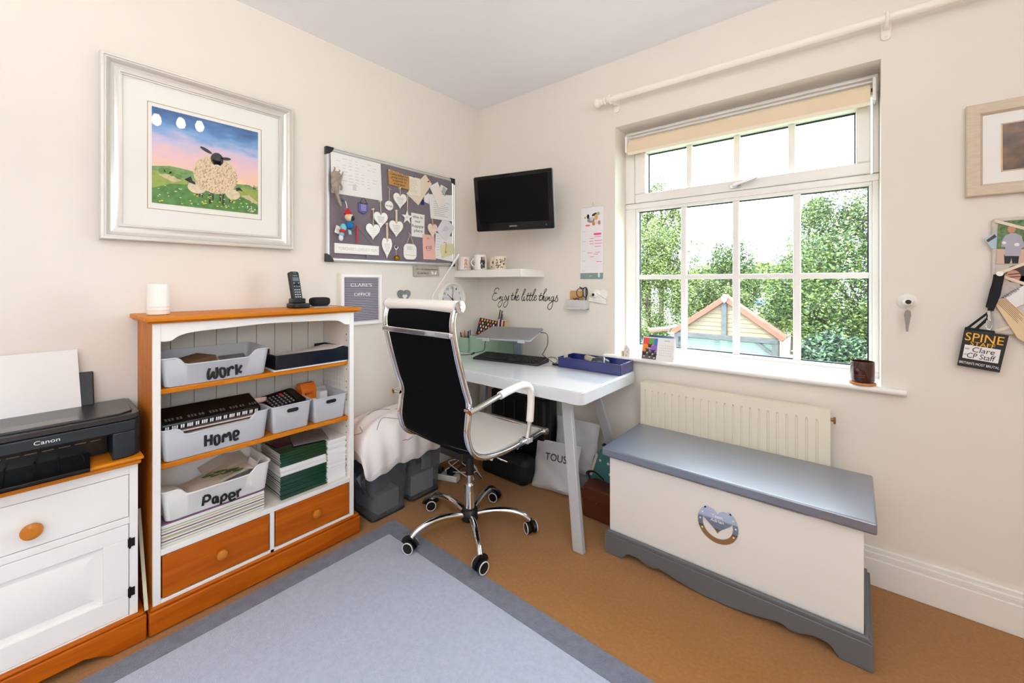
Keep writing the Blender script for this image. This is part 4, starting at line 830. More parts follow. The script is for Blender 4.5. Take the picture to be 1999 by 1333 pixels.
# planner sheet
e1 = L(); e2 = L(); 
for j in range(7):
    for i in range(9):
        a = -1.125+j*.037; b = 1.905-i*.017
        rnd = random.random()
        if rnd < .75: (e2 if (j in (0, 4) and i < 7 and rnd < .6) else e1).box(a, a+.028*random.uniform(.5, 1), b, b+.002, .0011, .0013)
e3 = L(); [e3.box(-1.028+.0, -1.005, 1.775-.006*k, 1.777-.006*k, .0011, .0013) for k in range(6)]
flat('planner_sheet', 'large white printed planner sheet in the top left of the pin board', 'planner', [(-1.156, 1.925), (-1.130, 1.940), (-.852, 1.930), (-.841, 1.713), (-1.150, 1.709)], BZ, .001, paper, extra=[('grey_print', e1, mat('pale_grey_print', (190, 188, 194), .8)), ('red_print', e2, mat('pale_red_print', (236, 176, 176), .8)), ('dark_print', e3, inkG)])
# long-limbed grey soft toy
gt_ = thing('soft_toy', 'grey felt long-limbed toy hanging over the planner sheet', 'soft toy', (.04, -1.14, 1.65))
q = MB(); q.ball((.045, -1.140, 1.798), (.018, .028, .026)); q.tube(V((.045, -1.15, 1.82), (.045, -1.145, 1.838), (.045, -1.153, 1.845)), [.005, .004, .001]); q.tube(V((.045, -1.128, 1.815), (.045, -1.118, 1.83), (.045, -1.125, 1.835)), [.005, .004, .001])
q.tube(cr(V((.045, -1.140, 1.78), (.044, -1.143, 1.74), (.042, -1.135, 1.715), (.04, -1.125, 1.68), (.038, -1.113, 1.655), (.036, -1.106, 1.64))), [.021, .022, .023, .023, .022, .021, .020, .019, .018, .016, .014, .012, .011, .010, .010, .009, .009, .008, .008, .008, .007, .007, .006, .005, .004, .003])
q.tube(cr(V((.05, -1.12, 1.765), (.055, -1.112, 1.80), (.052, -1.103, 1.826)), 4), [.007, .007, .006, .006, .005, .005, .004, .003, .002]); q.tube(cr(V((.05, -1.122, 1.77), (.055, -1.113, 1.74), (.05, -1.115, 1.725))), .006)
q.tube(cr(V((.045, -1.155, 1.77), (.05, -1.160, 1.74), (.045, -1.155, 1.715))), .006)
build('body', q, mat('taupe_felt', (160, 148, 134), .95, var=.15, vscale=60), gt_)
# hanging ornaments
string_m = mat('twine', (222, 206, 180), .8)
def pin(a, b, m, name='push_pin', par=None, label=None, group=None):
    q = MB(ML(BZ)); q.lathe([(.005, 0), (.004, .002), (.0025, .004), (.003, .010), (.005, .013), (.004, .015)], (a, b, 0), 12)
    return build(name, q, m, par, label=label, cat=None if par else 'push pin', group=group)
pinW = mat('white_pin', (236, 232, 226), .3)
def hang_heart(label, a0, a1, b0, b1, ptop, m=ceramic, n=6, fab=False, z=.006, wide=True, inkm=inkG, textbox=None):
    c = (a0+a1)/2; t = thing('heart_ornament', label, 'heart ornament', (BZ+z, c, b0))
    build('heart', MB(ML(BZ+z)).prism(heart(a0, a1, b0, b1), 0, .006), m, t, bevel=.0012)
    q = MB(ML(BZ+z)); w = a1-a0; h_ = b1-b0
    for i in range(n): b = b0+h_*(.70-.36*i/max(n-1, 1)); s_ = w*(.27-.12*i/n); q.box(c-s_, c+s_, b, b+.0016, .006, .0063)
    q.cyl((c, b0+h_*.20, .006), (c, b0+h_*.20, .0064), .0022, 10)
    build('lettering', q, inkm, t, smooth=False)
    q = MB(ML(BZ)); r = .0045 if fab else .0011
    q.tube([(c-.001, b1-h_*.12, z+.0062), (ptop[0], ptop[1], .010)], r, 6, ry=.0008 if fab else r); q.tube([(c+.003, b1-h_*.12, z+.0062), (ptop[0]+.003, ptop[1], .010)], r, 6, ry=.0008 if fab else r)
    q.tube([(ptop[0]-.010, ptop[1]+.002, .010), (ptop[0], ptop[1], .012), (ptop[0]+.010, ptop[1]+.003, .010)], .0014, 6)
    build('hanging_string', q, string_m, t); pin(ptop[0]+.001, ptop[1], pinW, 'pin_head', t)
    return t
hang_heart('blank-looking white ceramic heart, lowest left of the hearts on the pin board', -.953, -.862, 1.474, 1.567, (-.907, 1.653), n=4, inkm=mat('faint_print', (212, 208, 204), .8))
hang_heart('white heart hanging right below the planner sheet corner, overlapping the blank heart', -.908, -.815, 1.546, 1.640, (-.861, 1.707), n=7, z=.013)
hang_heart('white heart with five dark text lines hanging from a beige ribbon', -.799, -.701, 1.502, 1.603, (-.75, 1.666), n=5, fab=True, inkm=mat('dark_grey_text', (90, 86, 90), .8))
hang_heart('white heart under the brown coffee sign', -.770, -.674, 1.679, 1.775, (-.724, 1.808), n=5)
hang_heart('long narrow white heart on a beige ribbon near the bottom of the board', -.849, -.780, 1.369, 1.492, (-.816, 1.579), n=6, fab=True)
hang_heart('small peach heart hanging over the pink voucher', -.510, -.431, 1.523, 1.614, (-.471, 1.652), n=2, z=.010, m=mat('peach_ceramic', (240, 218, 200), .5), inkm=mat('peach_ink', (220, 140, 120), .7))
# round disc ornament
t = thing('disc_ornament', 'round white hanging disc with small black script', 'ornament', (BZ, -.799, 1.66)); build('disc', MB(ML(BZ+.005)).cyl((-.799, 1.689, 0), (-.799, 1.689, .006), .0285, 40), ceramic, t, bevel=.001)
q = L(.0); q = MB(ML(BZ+.011)); q.text('Mrs Right', -.822, -.776, 1.679, 1.692, 0, shear=.3); build('lettering', q, ink, t)
build('hanging_string', MB(ML(BZ)).tube([(-.799, 1.713, .010), (-.798, 1.785, .010)], .0018, 6).tube([(-.81, 1.803, .008), (-.797, 1.79, .012), (-.785, 1.787, .008)], .0016, 6), string_m, t)
# star
t = thing('star_ornament', 'white five-pointed star ornament hanging beside the happy place card', 'ornament', (BZ, -.668, 1.595))
st_ = [( -.668+(.044 if k % 2 == 0 else .018)*math.sin(k*PI/5)*.95, 1.634+(.046 if k % 2 == 0 else .018)*math.cos(k*PI/5)) for k in range(10)]
build('star', MB(ML(BZ+.004)).prism(st_, 0, .006), ceramic, t, bevel=.0015); build('hanging_string', MB(ML(BZ)).tube([(-.669, 1.67, .009), (-.667, 1.769, .009)], .0016, 6).tube([(-.667, 1.67, .009), (-.663, 1.769, .009)], .0014, 6).tube([(-.675, 1.772, .01), (-.655, 1.765, .01)], .0016, 6), string_m, t)
q = MB(ML(BZ+.010)); q.lines(-.677, -.659, 1.628, 1.642, 3, .0, t=.2); build('lettering', q, inkG, t, smooth=False)
# pennant badge
t = thing('pennant_badge', 'purple-blue knitted pennant with black bobbles below the planner sheet', 'pennant', (BZ, -.967, 1.617))
pu = mat('purple_felt', (96, 96, 158), .9, bump=.3, bscale=300)
build('pennant', MB(ML(BZ)).prism([(-.997, 1.677), (-.938, 1.677), (-.938, 1.637), (-.967, 1.617), (-.996, 1.628)], 0, .008), pu, t, bevel=.002)
q = MB(ML(BZ+.008)); q.lines(-.983, -.948, 1.634, 1.672, 5, 0, t=.45, ragged=.15); build('lettering', q, mat('lilac_print', (176, 178, 220), .8), t, smooth=False)
q = MB(ML(BZ)); [q.ball((a, 1.677, .008), .003, u=8, v=6) for a in (-.985, -.975, -.958, -.945)]; q.tube([(-.985, 1.679, .006), (-.976, 1.703, .006), (-.967, 1.711, .008), (-.955, 1.703, .006), (-.945, 1.679, .006)], .0012, 6); build('cord_and_bobbles', q, ink, t)
# penguin toy: red hat, cream head, blue scarf
t = thing('penguin_toy', 'little knitted toy with red hat, cream head and blue scarf hanging on a blue pin', 'soft toy', (BZ, -1.085, 1.455))
def fl_(c, **k): return mat('felt_%d_%d_%d' % c, c, .95, bump=.3, bscale=300)
pin(-1.088, 1.676, mat('blue_pin', (30, 104, 180), .3), 'pin_head', t)
build('head', MB().ball((.055, -1.071, 1.583), (.022, .023, .024)), fl_((236, 214, 176)), t)
build('hat', MB().lathe([(.021, 0), (.019, .008), (.010, .020), (.003, .034)], (.055, -1.078, 1.598), 16), fl_((206, 36, 36)), t)
build('face_patch', MB().ball((.070, -1.060, 1.577), (.011, .012, .015)), fl_((40, 50, 62)), t)
build('scarf_ball', MB().ball((.055, -1.067, 1.540), (.020, .022, .022)), fl_((22, 110, 176)), t)
build('body', MB().ball((.045, -1.098, 1.525), (.014, .018, .022)), fl_((120, 196, 210)), t)
build('red_band', MB().ball((.045, -1.103, 1.505), (.015, .017, .014)), fl_((204, 40, 44)), t)
build('tail_band', MB().ball((.045, -1.108, 1.487), (.013, .014, .014)), fl_((130, 204, 216)), t); build('tail', MB().ball((.045, -1.112, 1.468), (.012, .013, .018)), fl_((224, 228, 232)), t)
build('ribbon_wing', MB(ML(.055)).prism([(-1.078, 1.515), (-1.060, 1.510), (-1.058, 1.490), (-1.072, 1.488)], 0, .004), fl_((170, 206, 216)), t)
q = MB(ML(.032)); q.prism([(-1.131, 1.536), (-1.098, 1.524), (-1.104, 1.485), (-1.142, 1.496)], 0, .001); build('cloth_tag', q, paper, t)
build('tag_print', MB(ML(.0332)).lines(-1.130, -1.112, 1.502, 1.518, 3, 0), inkG, t, smooth=False); build('keyring', MB().tube([(.045, -1.086, 1.67), (.05, -1.082, 1.65), (.05, -1.079, 1.625)], .002, 6), chrome, t)
# long wooden sign
t = thing('hanging_sign', 'long white wooden sign reading YORKSHIRE\'S LOVELIEST MUM hanging at the bottom left of the board', 'sign', (BZ, -1.003, 1.385))
build('plank', MB(ML(BZ+.003)).box(-1.138, -.869, 1.386, 1.440, 0, .008), ceramic, t, bevel=.001)
q = MB(ML(BZ+.011)); fr_(q, -1.128, -.876, 1.392, 1.434, .0012, 0, .0004); build('border_line', q, mat('pale_line', (214, 206, 200), .8), t, smooth=False)
build('lettering', MB(ML(BZ+.011)).text("YORKSHIRE'S LOVELIEST MUM", -1.118, -.884, 1.404, 1.422, 0), mat('pale_silver_text', (206, 196, 194), .6), t)
build('hanging_cord', MB(ML(BZ)).tube([(-1.13, 1.438, .008), (-1.009, 1.538, .010), (-.90, 1.438, .008)], .0013, 6), mat('plum_cord', (120, 90, 104), .8), t)
t2 = build('ribbon', MB(ML(BZ)).prism([(-1.014, 1.545), (-1.004, 1.545), (-1.006, 1.448), (-1.014, 1.448)], .010, .014), mat('red_ribbon', (196, 30, 60), .6), label='short red ribbon hanging above the long wooden sign', cat='ribbon')
# bell on a key ring, tiny angel charm
t = thing('bell_charm', 'small brass bell hanging from a silver ring', 'bell', (BZ, -.748, 1.36))
build('ring', MB(ML(BZ)).tube([(-.748+.012*math.cos(a), 1.442+.012*math.sin(a), .006) for a in [2*PI*k/20 for k in range(20)]], .0022, 8, closed=True), chrome, t); build('bell', MB().ball((.032, -.748, 1.376), (.016, .018, .017)), mat('brass_bell', (176, 120, 50), .25, 1), t); build('chain', MB(ML(BZ)).tube([(-.748, 1.43, .006), (-.749, 1.39, .010)], .001, 6), steel, t)
build('angel_charm', MB(ML(.0225)).prism([(-.948, 1.362), (-.938, 1.362), (-.940, 1.376), (-.934, 1.380), (-.941, 1.384), (-.943, 1.390), (-.945, 1.384), (-.952, 1.380), (-.946, 1.376)], 0, .003), mat('dull_silver', (120, 120, 124), .5, .5), label='tiny silver angel charm hanging at the bottom frame of the pin board', cat='charm', bevel=.001)
# coffee sign
t = thing('card_sign', 'brown kraft card sign about coffee with black handwriting', 'sign', (BZ, -.73, 1.806))
kp = [(-.807, 1.910), (-.653, 1.892), (-.652, 1.808), (-.800, 1.818)]
build('card', MB(ML(BZ+.006)).prism(kp, 0, .003), mat('kraft_card', (176, 132, 76), .8, var=.1), t)
q = MB(ML(BZ+.009))
for i, s_ in enumerate(('Coffee keeps me', 'going until it\'s', 'acceptable to', 'drink wine')): q.text(s_, -.792+.008*i, -.665-.006*i, 1.876-.018*i+.0, 1.890-.018*i, 0, shear=.25)
build('lettering', q, mat('brown_ink', (70, 44, 26), .7), t); q = MB(ML(BZ+.009)); [q.ball((-.797+.031*k, 1.903-.0035*k, 0), .003, u=8, v=6) for k in range(5)]; build('beads', q, ceramic, t)
# pinned papers at the right
flat('blue_ribbon_end', 'dark blue tag end peeping out below the cream cards', 'tag', [(-.556, 1.765), (-.530, 1.765), (-.529, 1.732), (-.556, 1.730)], BZ, .001, mat('navy_card', (22, 44, 120), .6))
e = MB(ML(BZ+.0062)); e.lines(-.645, -.585, 1.80, 1.88, 9, 0)
flat('cream_card', 'cream card turned diamond-wise under the red pin', 'card', [(-.522, 1.934), (-.468, 1.880), (-.578, 1.723), (-.670, 1.784)], BZ+.002, .001, mat('warm_cream_card', (230, 218, 198), .8))
flat('cream_letter', 'cream letter with faint lines under the blue pin', 'letter', [(-.661, 1.896), (-.568, 1.896), (-.558, 1.783), (-.652, 1.780)], BZ+.005, .001, paperC, extra=[('faint_lines', e, mat('tan_line', (206, 194, 168), .8))])
pin(-.619, 1.897, mat('blue_pin', (30, 104, 180), .3), label='blue push pin at the top of the cream letter', group=None)
q = pin(-.501, 1.890, mat('red_pin', (206, 30, 30), .3), label='red push pin in the diamond-wise cream card')
e = MB(ML(BZ+.0022)); e.lines(-.45, -.31, 1.67, 1.775, 8, 0, t=.14)
flat('white_letter', 'large white letter with black print lines at the right edge of the board', 'letter', [(-.493, 1.810), (-.289, 1.835), (-.275, 1.652), (-.476, 1.652)], BZ+.001, .001, paper, extra=[('print_lines', e, inkG)])
flat('white_corner_sheet', 'corner of a white sheet showing between the cream card and the large letter', 'sheet', [(-.53, 1.79), (-.49, 1.82), (-.49, 1.745), (-.53, 1.755)], BZ+.0002, .0006, paper)
flat('white_envelope', 'white envelope slanting over the large letter', 'envelope', [(-.423, 1.902), (-.346, 1.765), (-.412, 1.732), (-.493, 1.859)], BZ+.007, .0015, mat('soft_white', (240, 234, 226), .7))
q = MB(ML(BZ+.0042)); [q.prism([(-.385+.012*k, 1.885-.004*k), (-.379+.012*k, 1.883-.004*k), (-.388+.012*k, 1.835-.006*k), (-.394+.012*k, 1.838-.006*k)], 0, .0004) for k in (1, 2, 3)]
flat('striped_card', 'small green and white striped card near the top right corner', 'card', [(-.390, 1.891), (-.332, 1.874), (-.364, 1.821), (-.399, 1.866)], BZ+.003, .001, paper, extra=[('stripes', q, mat('sea_green', (100, 140, 136), .7))])
q = MB(ML(BZ+.003)); [q.text(s_, *p, 0) for s_, p in (('this is', (-.622, -.545, 1.638, 1.655)), ('our', (-.603, -.560, 1.611, 1.622)), ('happy', (-.626, -.536, 1.573, 1.598)), ('place', (-.612, -.544, 1.545, 1.568)))]; q.ball((-.579, 1.536, 0), (.0018, .0018, .0004), u=8, v=4)
flat('quote_card', 'white card reading this is our happy place', 'card', [(-.633, 1.670), (-.528, 1.667), (-.530, 1.517), (-.631, 1.520)], BZ+.002, .001, paper, extra=[('lettering', q, ink)])
q = MB(ML(BZ+.0034)); q.text('£10', -.518, -.470, 1.446, 1.468, 0); q.lines(-.515, -.475, 1.435, 1.443, 1, 0, t=.2); q.lines(-.51, -.48, 1.512, 1.522, 2, 0)
flat('pink_voucher', 'salmon pink ten pound voucher on the pin board', 'voucher', [(-.546, 1.540), (-.449, 1.542), (-.434, 1.379), (-.538, 1.378)], BZ+.002, .0012, mat('salmon_card', (234, 184, 172), .7), extra=[('lettering', q, mat('maroon_ink', (90, 50, 56), .7))])
e = MB(ML(BZ+.0014)); e.lines(-.425, -.40, 1.40, 1.55, 8, 0, t=.1)
flat('lined_letter', 'white letter behind the yellow card at the bottom right of the board', 'letter', [(-.434, 1.563), (-.286, 1.546), (-.282, 1.372), (-.442, 1.389)], BZ+.0004, .001, paper, extra=[('print_lines', e, inkG)])
e = MB(ML(BZ+.0075)); [e.prism([(-.375+.007*k, 1.575+.001*k), (-.3735+.007*k, 1.575+.001*k), (-.3435+.007*k, 1.613-.004*k), (-.345+.007*k, 1.613-.004*k)], 0, .0003) for k in range(-1, 5)]
flat('appointment_card', 'lilac-white hexagonal-looking folded card with slanting print', 'card', [(-.382, 1.650), (-.323, 1.650), (-.270, 1.614), (-.344, 1.510), (-.434, 1.577)], BZ+.006, .001, mat('lilac_white', (230, 226, 234), .8), extra=[('slanting_print', e, inkG)])
q = MB(ML(BZ+.0058)); q.tube([(-.365, 1.50, 0), (-.345, 1.50, .001), (-.350, 1.44, .001)], .0022, 6); q.ball((-.349, 1.436, .001), (.008, .009, .002), u=10, v=6)
flat('yellow_card', 'pale green-yellow card with a gold cord and seal', 'card', [(-.397, 1.479), (-.282, 1.497), (-.258, 1.432), (-.382, 1.392)], BZ+.004, .0012, mat('pale_lime_card', (222, 216, 168), .7), extra=[('gold_cord', q, mat('gold_cord', (206, 160, 76), .5, .3))])
t = thing('plaque_ornament', 'rounded square white hanging plaque at the bottom of the board', 'ornament', (BZ, -.646, 1.37))
build('plaque', MB(ML(BZ+.004)).prism(rrect(-.694, -.597, 1.371, 1.470, .030), 0, .006), ceramic, t, bevel=.0015); q = MB(ML(BZ+.010)); q.lines(-.672, -.620, 1.430, 1.455, 5, 0, t=.2); q.box(-.688, -.603, 1.398, 1.3995, 0, .0003); build('lettering', q, inkG, t, smooth=False)
build('hanging_string', MB(ML(BZ)).tube([(-.672, 1.468, .009), (-.649, 1.530, .011), (-.620, 1.468, .009)], .0016, 6).tube([(-.66, 1.54, .01), (-.649, 1.53, .012), (-.638, 1.525, .01)], .0014, 6), string_m, t)
# wooden sign under the board
t = thing('hanging_sign', 'small taupe wooden sign with black script hanging under the pin board', 'sign', (0, -.502, 1.264))
build('plank', MB(ML(.003)).prism([(-.609, 1.331), (-.399, 1.330), (-.395, 1.271), (-.607, 1.264)], 0, .008), mat('taupe_wood', (178, 168, 154), .7, var=.08), t, bevel=.0015)
q = MB(ML(.011)); q.text('Life is one amazing adventure', -.590, -.412, 1.305, 1.320, 0, shear=.3); q.text('Go and live it!', -.578, -.488, 1.281, 1.296, 0, shear=.3); build('lettering', q, mat('sepia_ink', (60, 50, 44), .7), t)
q = MB(ML(.011)); q.prism(ell(-.455, 1.290, .007, .012, 12, .5), 0, .0005); q.prism(ell(-.430, 1.288, .007, .012, 12, -.5), 0, .0005); q.prism(ell(-.461, 1.304, .003, .003, 8), 0, .0005); q.prism(ell(-.424, 1.303, .003, .003, 8), 0, .0005); build('white_feet', q, paper, t, smooth=False)
build('wire', MB(ML(.0)).tube(cr(V((-.595, 1.325, .011), (-.57, 1.345, .012), (-.535, 1.362, .025), (-.47, 1.355, .012), (-.415, 1.326, .011))), .0014, 6), steel, t)
# ---- letter board
t = thing('letter_board', 'grey grooved letter board reading CLARE\'S OFFICE in a white frame', 'letter board', (0, -.972, 1.0))
moulding(ML(0), -1.100, -.845, .985, 1.275, [(0, 0), (0, .022), (.003, .025), (.018, .025), (.020, .022), (.021, .012)], whiteM, t)
q = MB(ML(0)); gm_ = mat('grey_letter_felt', (160, 156, 168), .9)
build('felt_backing', MB(ML(0)).box(-1.081, -.864, 1.004, 1.256, .006, .010), mat('dark_felt', (70, 68, 78), .95), t)
for i in range(26): b = 1.006+i*.00965; q.box(-1.081, -.864, b, b+.0066, .010, .0145)
build('grooved_felt', q, gm_, t)
q = MB(ML(.0145)); q.text("CLARE'S", -1.040, -.908, 1.204, 1.222, 0, d=.0015); q.text('OFFICE', -1.019, -.918, 1.150, 1.168, 0, d=.0015); build('letters', q, paper, t)
# ---- grey wooden heart
t = thing('wooden_heart', 'grey wooden heart with a white inner heart on the wall above the chair', 'heart ornament', (0, -.680, 1.10))
gw = mat('grey_wood', (128, 130, 134), .7, var=.12, vscale=30)
build('heart', MB(ML(.001)).prism(heart(-.726, -.634, 1.096, 1.180), 0, .014), gw, t, bevel=.002); build('inner_heart', MB(ML(.015)).prism(heart(-.697, -.662, 1.118, 1.152), 0, .003), mat('chalk_white_wood', (226, 224, 220), .7), t, bevel=.001)
# ---- clock
t = thing('wall_clock', 'round white wall clock in the corner behind the chair', 'clock', (0, -.285, 1.0)); CC, CZ = -.284, 1.111
build('case', MB().lathe([(.118, 0), (.122, .008), (.122, .022), (.116, .032), (.106, .034), (.102, .028), (.1005, .011), (.02, .0105)], (0.001, CC, CZ), 56, axis='x'), mat('clock_case', (238, 234, 226), .3), t)
build('face', MB().cyl((.004, CC, CZ), (.012, CC, CZ), .104, 56), paper, t)
q = MB(ML(.0125))
for k in range(12):
    a = PI/2-2*PI*(k+1)/12; c_, s_ = CC+.080*math.cos(a), CZ+.080*math.sin(a); w_ = .009 if k < 9 else .015
    q.text(str(k+1), c_-w_/2, c_+w_/2, s_-.008, s_+.008, 0)
for k in range(60): a = 2*PI*k/60; q.box(CC+.097*math.cos(a)-.0004, CC+.097*math.cos(a)+.0004, CZ+.097*math.sin(a)-.0012, CZ+.097*math.sin(a)+.0012, 0, .0003)
build('numerals', q, mat('clock_ink', (70, 68, 66), .7), t, smooth=False)
def hand(ang_deg, l, w, z): a = math.radians(ang_deg); return MB(ML(z)).prism([(CC+w*math.sin(a)-.02*math.cos(a), CZ-w*math.cos(a)-.02*math.sin(a)), (CC-w*math.sin(a)-.02*math.cos(a), CZ+w*math.cos(a)-.02*math.sin(a)), (CC-w*.5*math.sin(a)+l*math.cos(a), CZ+w*.5*math.cos(a)+l*math.sin(a)), (CC+w*.5*math.sin(a)+l*math.cos(a), CZ-w*.5*math.cos(a)+l*math.sin(a))], 0, .001)
build('hour_hand', hand(142, .056, .0028, .014), ink, t); build('minute_hand', hand(84, .082, .0022, .016), ink, t); build('second_hand', hand(172, .075, .0007, .018), ink, t)
build('spindle', MB().cyl((.012, CC, CZ), (.021, CC, CZ), .004), ink, t)
# ================================================================ window-wall items
def R3(y, p, r): return Matrix.Rotation(y, 4, 'Z') @ Matrix.Rotation(p, 4, 'X') @ Matrix.Rotation(r, 4, 'Y')
tv = thing('television', 'small black wall-mounted television tilted in the corner', 'television', (.559, -.285, 1.723))
M = Matrix.Translation((.559, -.285, 1.723)) @ R3(.170, .149, .021) @ Matrix(((1, 0, 0, 0), (0, 0, -1, 0), (0, 1, 0, 0), (0, 0, 0, 1)))
q = MB(M); q.prism(rrect(-.275, .275, -.1725, .1725, .010), -.010, 0); build('bezel', q, mat('gloss_black', (5, 5, 6), .12, spec=.3), tv, bevel=.003)
q = MB(M); q.prism(rrect(-.278, .278, -.1755, .1755, .012), -.018, -.010); q.prism(rrect(-.235, .235, -.14, .14, .03), -.045, -.018); build('back_shell', q, mat('silver_grey_edge', (150, 152, 156), .3, .4), tv, bevel=.004)
build('screen', MB(M).box(-.245, .245, -.125, .150, 0, .0006), mat('screen_dark', (3, 4, 4), .35, spec=.12), tv, smooth=False)
build('logo', MB(M).text('SAMSUNG', -.027, .027, -.152, -.144, .0004), mat('logo_silver', (190, 192, 196), .4), tv); build('power_light', MB(M).lathe([(.005, 0), (.004, .001)], (.225, -.15, 0), 16), mat('dim_blue', (60, 80, 110), .2), tv)
q = MB(); q.box(.50, .62, -.02, -.001, 1.66, 1.80); q.box(.545, .575, -.12, -.02, 1.70, 1.76); q.hexa([tuple(M @ Vector(p)) for p in ((-.05, -.05, -.055), (.05, -.05, -.055), (.05, .05, -.055), (-.05, .05, -.055), (-.05, -.05, -.045), (.05, -.05, -.045), (.05, .05, -.045), (-.05, .05, -.045))]); q.cyl((.56, -.10, 1.73), tuple(M @ Vector((0, 0, -.05))), .018)
build('wall_bracket', q, black, tv, bevel=.002)
sh = thing('wall_shelf', 'white floating shelf in the corner holding mugs', 'shelf', (.3, -.125, 1.262))
build('board', B(.001, .604, -.252, -.001, 1.262, 1.311), mat('shelf_white', (240, 236, 228), .4), sh, bevel=.0015)
for x in (.16, .42): build('fixing_screw', MB().cyl((x, -.22, 1.260), (x, -.22, 1.262), .004, 10), steel, sh)
def mug(x, y, label, r, h, deco, body=ceramic, hang=PI, name='mug'):
    t = thing(name, label, 'mug', (x, y, 1.311))
    build('cup', MB().lathe([(r*.86, 0), (r*.97, .003), (r, .012), (r, h-.002), (r-.0012, h), (r-.003, h-.001), (r-.0035, .01), (.004, .006)], (x, y, 1.3112), 32), body, t)
    a = hang; dx, dy = math.cos(a), math.sin(a)
    build('handle', MB().tube(cr(V(*[(x+dx*(r-.004+.028*math.sin(PI*k/6)), y+dy*(r-.004+.028*math.sin(PI*k/6)), 1.3112+h*.18+h*.64*k/6) for k in range(7)])), .0045, 10), body, t)
    for nm, f, m in deco: build(nm, f(x, y, r, h), m, t)
    return t
va = math.atan2(-2.0, 2.0)   # side of a mug that faces the room
def wrap(blobs):
    def f(x, y, r, h):
        q = MB()
        for (u, v, su, sv) in blobs:   # u angle offset, v height fraction
            a = va+u; c = Vector((x+(r+.0001)*math.cos(a), y+(r+.0001)*math.sin(a), 1.3112+v*h)); tx = Vector((-math.sin(a), math.cos(a), 0)); nn = Vector((math.cos(a), math.sin(a), 0))
            pts = [c+tx*su*math.cos(t)+Vector((0, 0, 1))*sv*math.sin(t)-nn*(su*su*math.cos(t)**2/(2*r)) for t in [2*PI*k/12 for k in range(12)]]
            q.add([tuple(p+nn*.0004) for p in pts]+[tuple(p-nn*.0008) for p in pts], [tuple(range(12)), tuple(range(23, 11, -1))]+[(k, (k+1) % 12, 12+(k+1) % 12, 12+k) for k in range(12)])
        return q
    return f
tan = mat('tan_glaze', (196, 150, 110), .5); dkp = mat('dark_print', (40, 36, 42), .5)
mug(.050, -.200, 'white mug printed with a tan figure, leftmost on the shelf', .046, .094, [('tan_print', wrap([(.25, .72, .010, .013), (.25, .42, .011, .022), (.25, .2, .014, .010)]), tan)], mat('rose_white_glaze', (240, 228, 226), .3))
mug(.080, -.098, 'brown-patterned mug behind the two white mugs', .038, .088, [('brown_print', wrap([(.1, .5, .016, .034), (-.4, .5, .016, .030)]), mat('rust_glaze', (176, 96, 40), .5))])
mug(.196, -.185, 'taller white mug printed with two dark-clothed figures', .044, .104, [('figures', wrap([(.15, .78, .006, .009), (.15, .5, .010, .025), (.15, .22, .008, .016), (.50, .5, .009, .022), (.50, .24, .007, .014)]), dkp), ('fair_hair', wrap([(.50, .76, .006, .014)]), tan)], hang=PI+.5)
mug(.205, -.060, 'cream patterned mug at the back between the white mugs', .038, .092, [('speckles', wrap([(-.2, .6, .006, .010), (.1, .3, .008, .006), (-.4, .3, .006, .008), (.3, .6, .006, .006)]), dkp)], mat('cream_glaze', (232, 222, 198), .4))
rr_ = random.Random(11)
mug(.360, -.17, 'cream mug speckled with dark and pink flowers, rightmost on the shelf', .043, .088, [('flower_print', wrap([(rr_.uniform(-.7, .8), rr_.uniform(.15, .85), .0035, .0055) for _ in range(26)]), dkp), ('pink_print', wrap([(rr_.uniform(-.7, .8), rr_.uniform(.15, .8), .003, .004) for _ in range(12)]), mat('rose_print', (206, 150, 160), .5))], mat('cream_glaze', (232, 222, 198), .4), hang=PI+.4)
# wall lettering
q = MB(MW(0))
for s_ in ENJOY: q.stroke(s_, .0062 if len(s_) < 6 else .0050, .0004, .0006)
build('wall_lettering', q, mat('vinyl_black', (24, 24, 26), .6), label='black script wall sticker reading Enjoy the little things', cat='wall sticker', loc=(.4, 0, 1.05))
# calendar
t = thing('wall_calendar', 'long narrow white wall calendar with animals and pink writing', 'calendar', (.955, 0, 1.25))
c0, c1 = .880, 1.033
build('page', MB(MW(0)).prism([(.883, 1.683), (1.036, 1.683), (1.030, 1.284), (.876, 1.284)], .002, .005), mat('calendar_paper', (244, 240, 242), .7), t)
build('backing_card', MB(MW(0)).prism([(.876, 1.286), (1.029, 1.286), (1.027, 1.249), (.875, 1.249)], .001, .004), mat('sea_green_card', (128, 152, 146), .7), t)
q = MB(MW(0)); [q.tube([(.888+k*.0062, 1.683+.003*math.sin(a), .003+.004*math.cos(a)) for a in [2*PI*j/8 for j in range(8)]], .0005, 4, closed=True) for k in range(24) if k not in (11, 12)]; q.tube([(.955, 1.683, .004), (.964, 1.712, .003), (.972, 1.683, .004)], .001, 6)
build('spiral_binding', q, silver, t)
blobs = [((150, 145, 145), ell(.950, 1.605, .026, .016)), ((38, 34, 38), ell(.930, 1.628, .009, .014)), ((38, 34, 38), ell(.975, 1.637, .020, .008, rot=.3)), ((222, 170, 96), ell(.985, 1.620, .012, .018)), ((160, 180, 160), ell(.998, 1.640, .012, .010)), ((200, 130, 70), ell(.968, 1.583, .010, .013)), ((190, 140, 110), ell(1.005, 1.585, .009, .013)), ((232, 120, 96), ell(.928, 1.573, .018, .005)), ((236, 220, 216), ell(.985, 1.59, .010, .014)), ((216, 180, 70), ell(.910, 1.622, .005, .007)), ((214, 210, 214), ell(.955, 1.612, .012, .012))]
q = MB(MW(0)); [q.prism(P, .005, .0052+i*.0001, i) for i, (c, P) in enumerate(blobs)]
build('animal_drawing', q, [mat('draw_%d_%d_%d' % c, c, .8) for c, P in blobs], t, smooth=False)
q = MB(MW(0)); rr_ = random.Random(4)
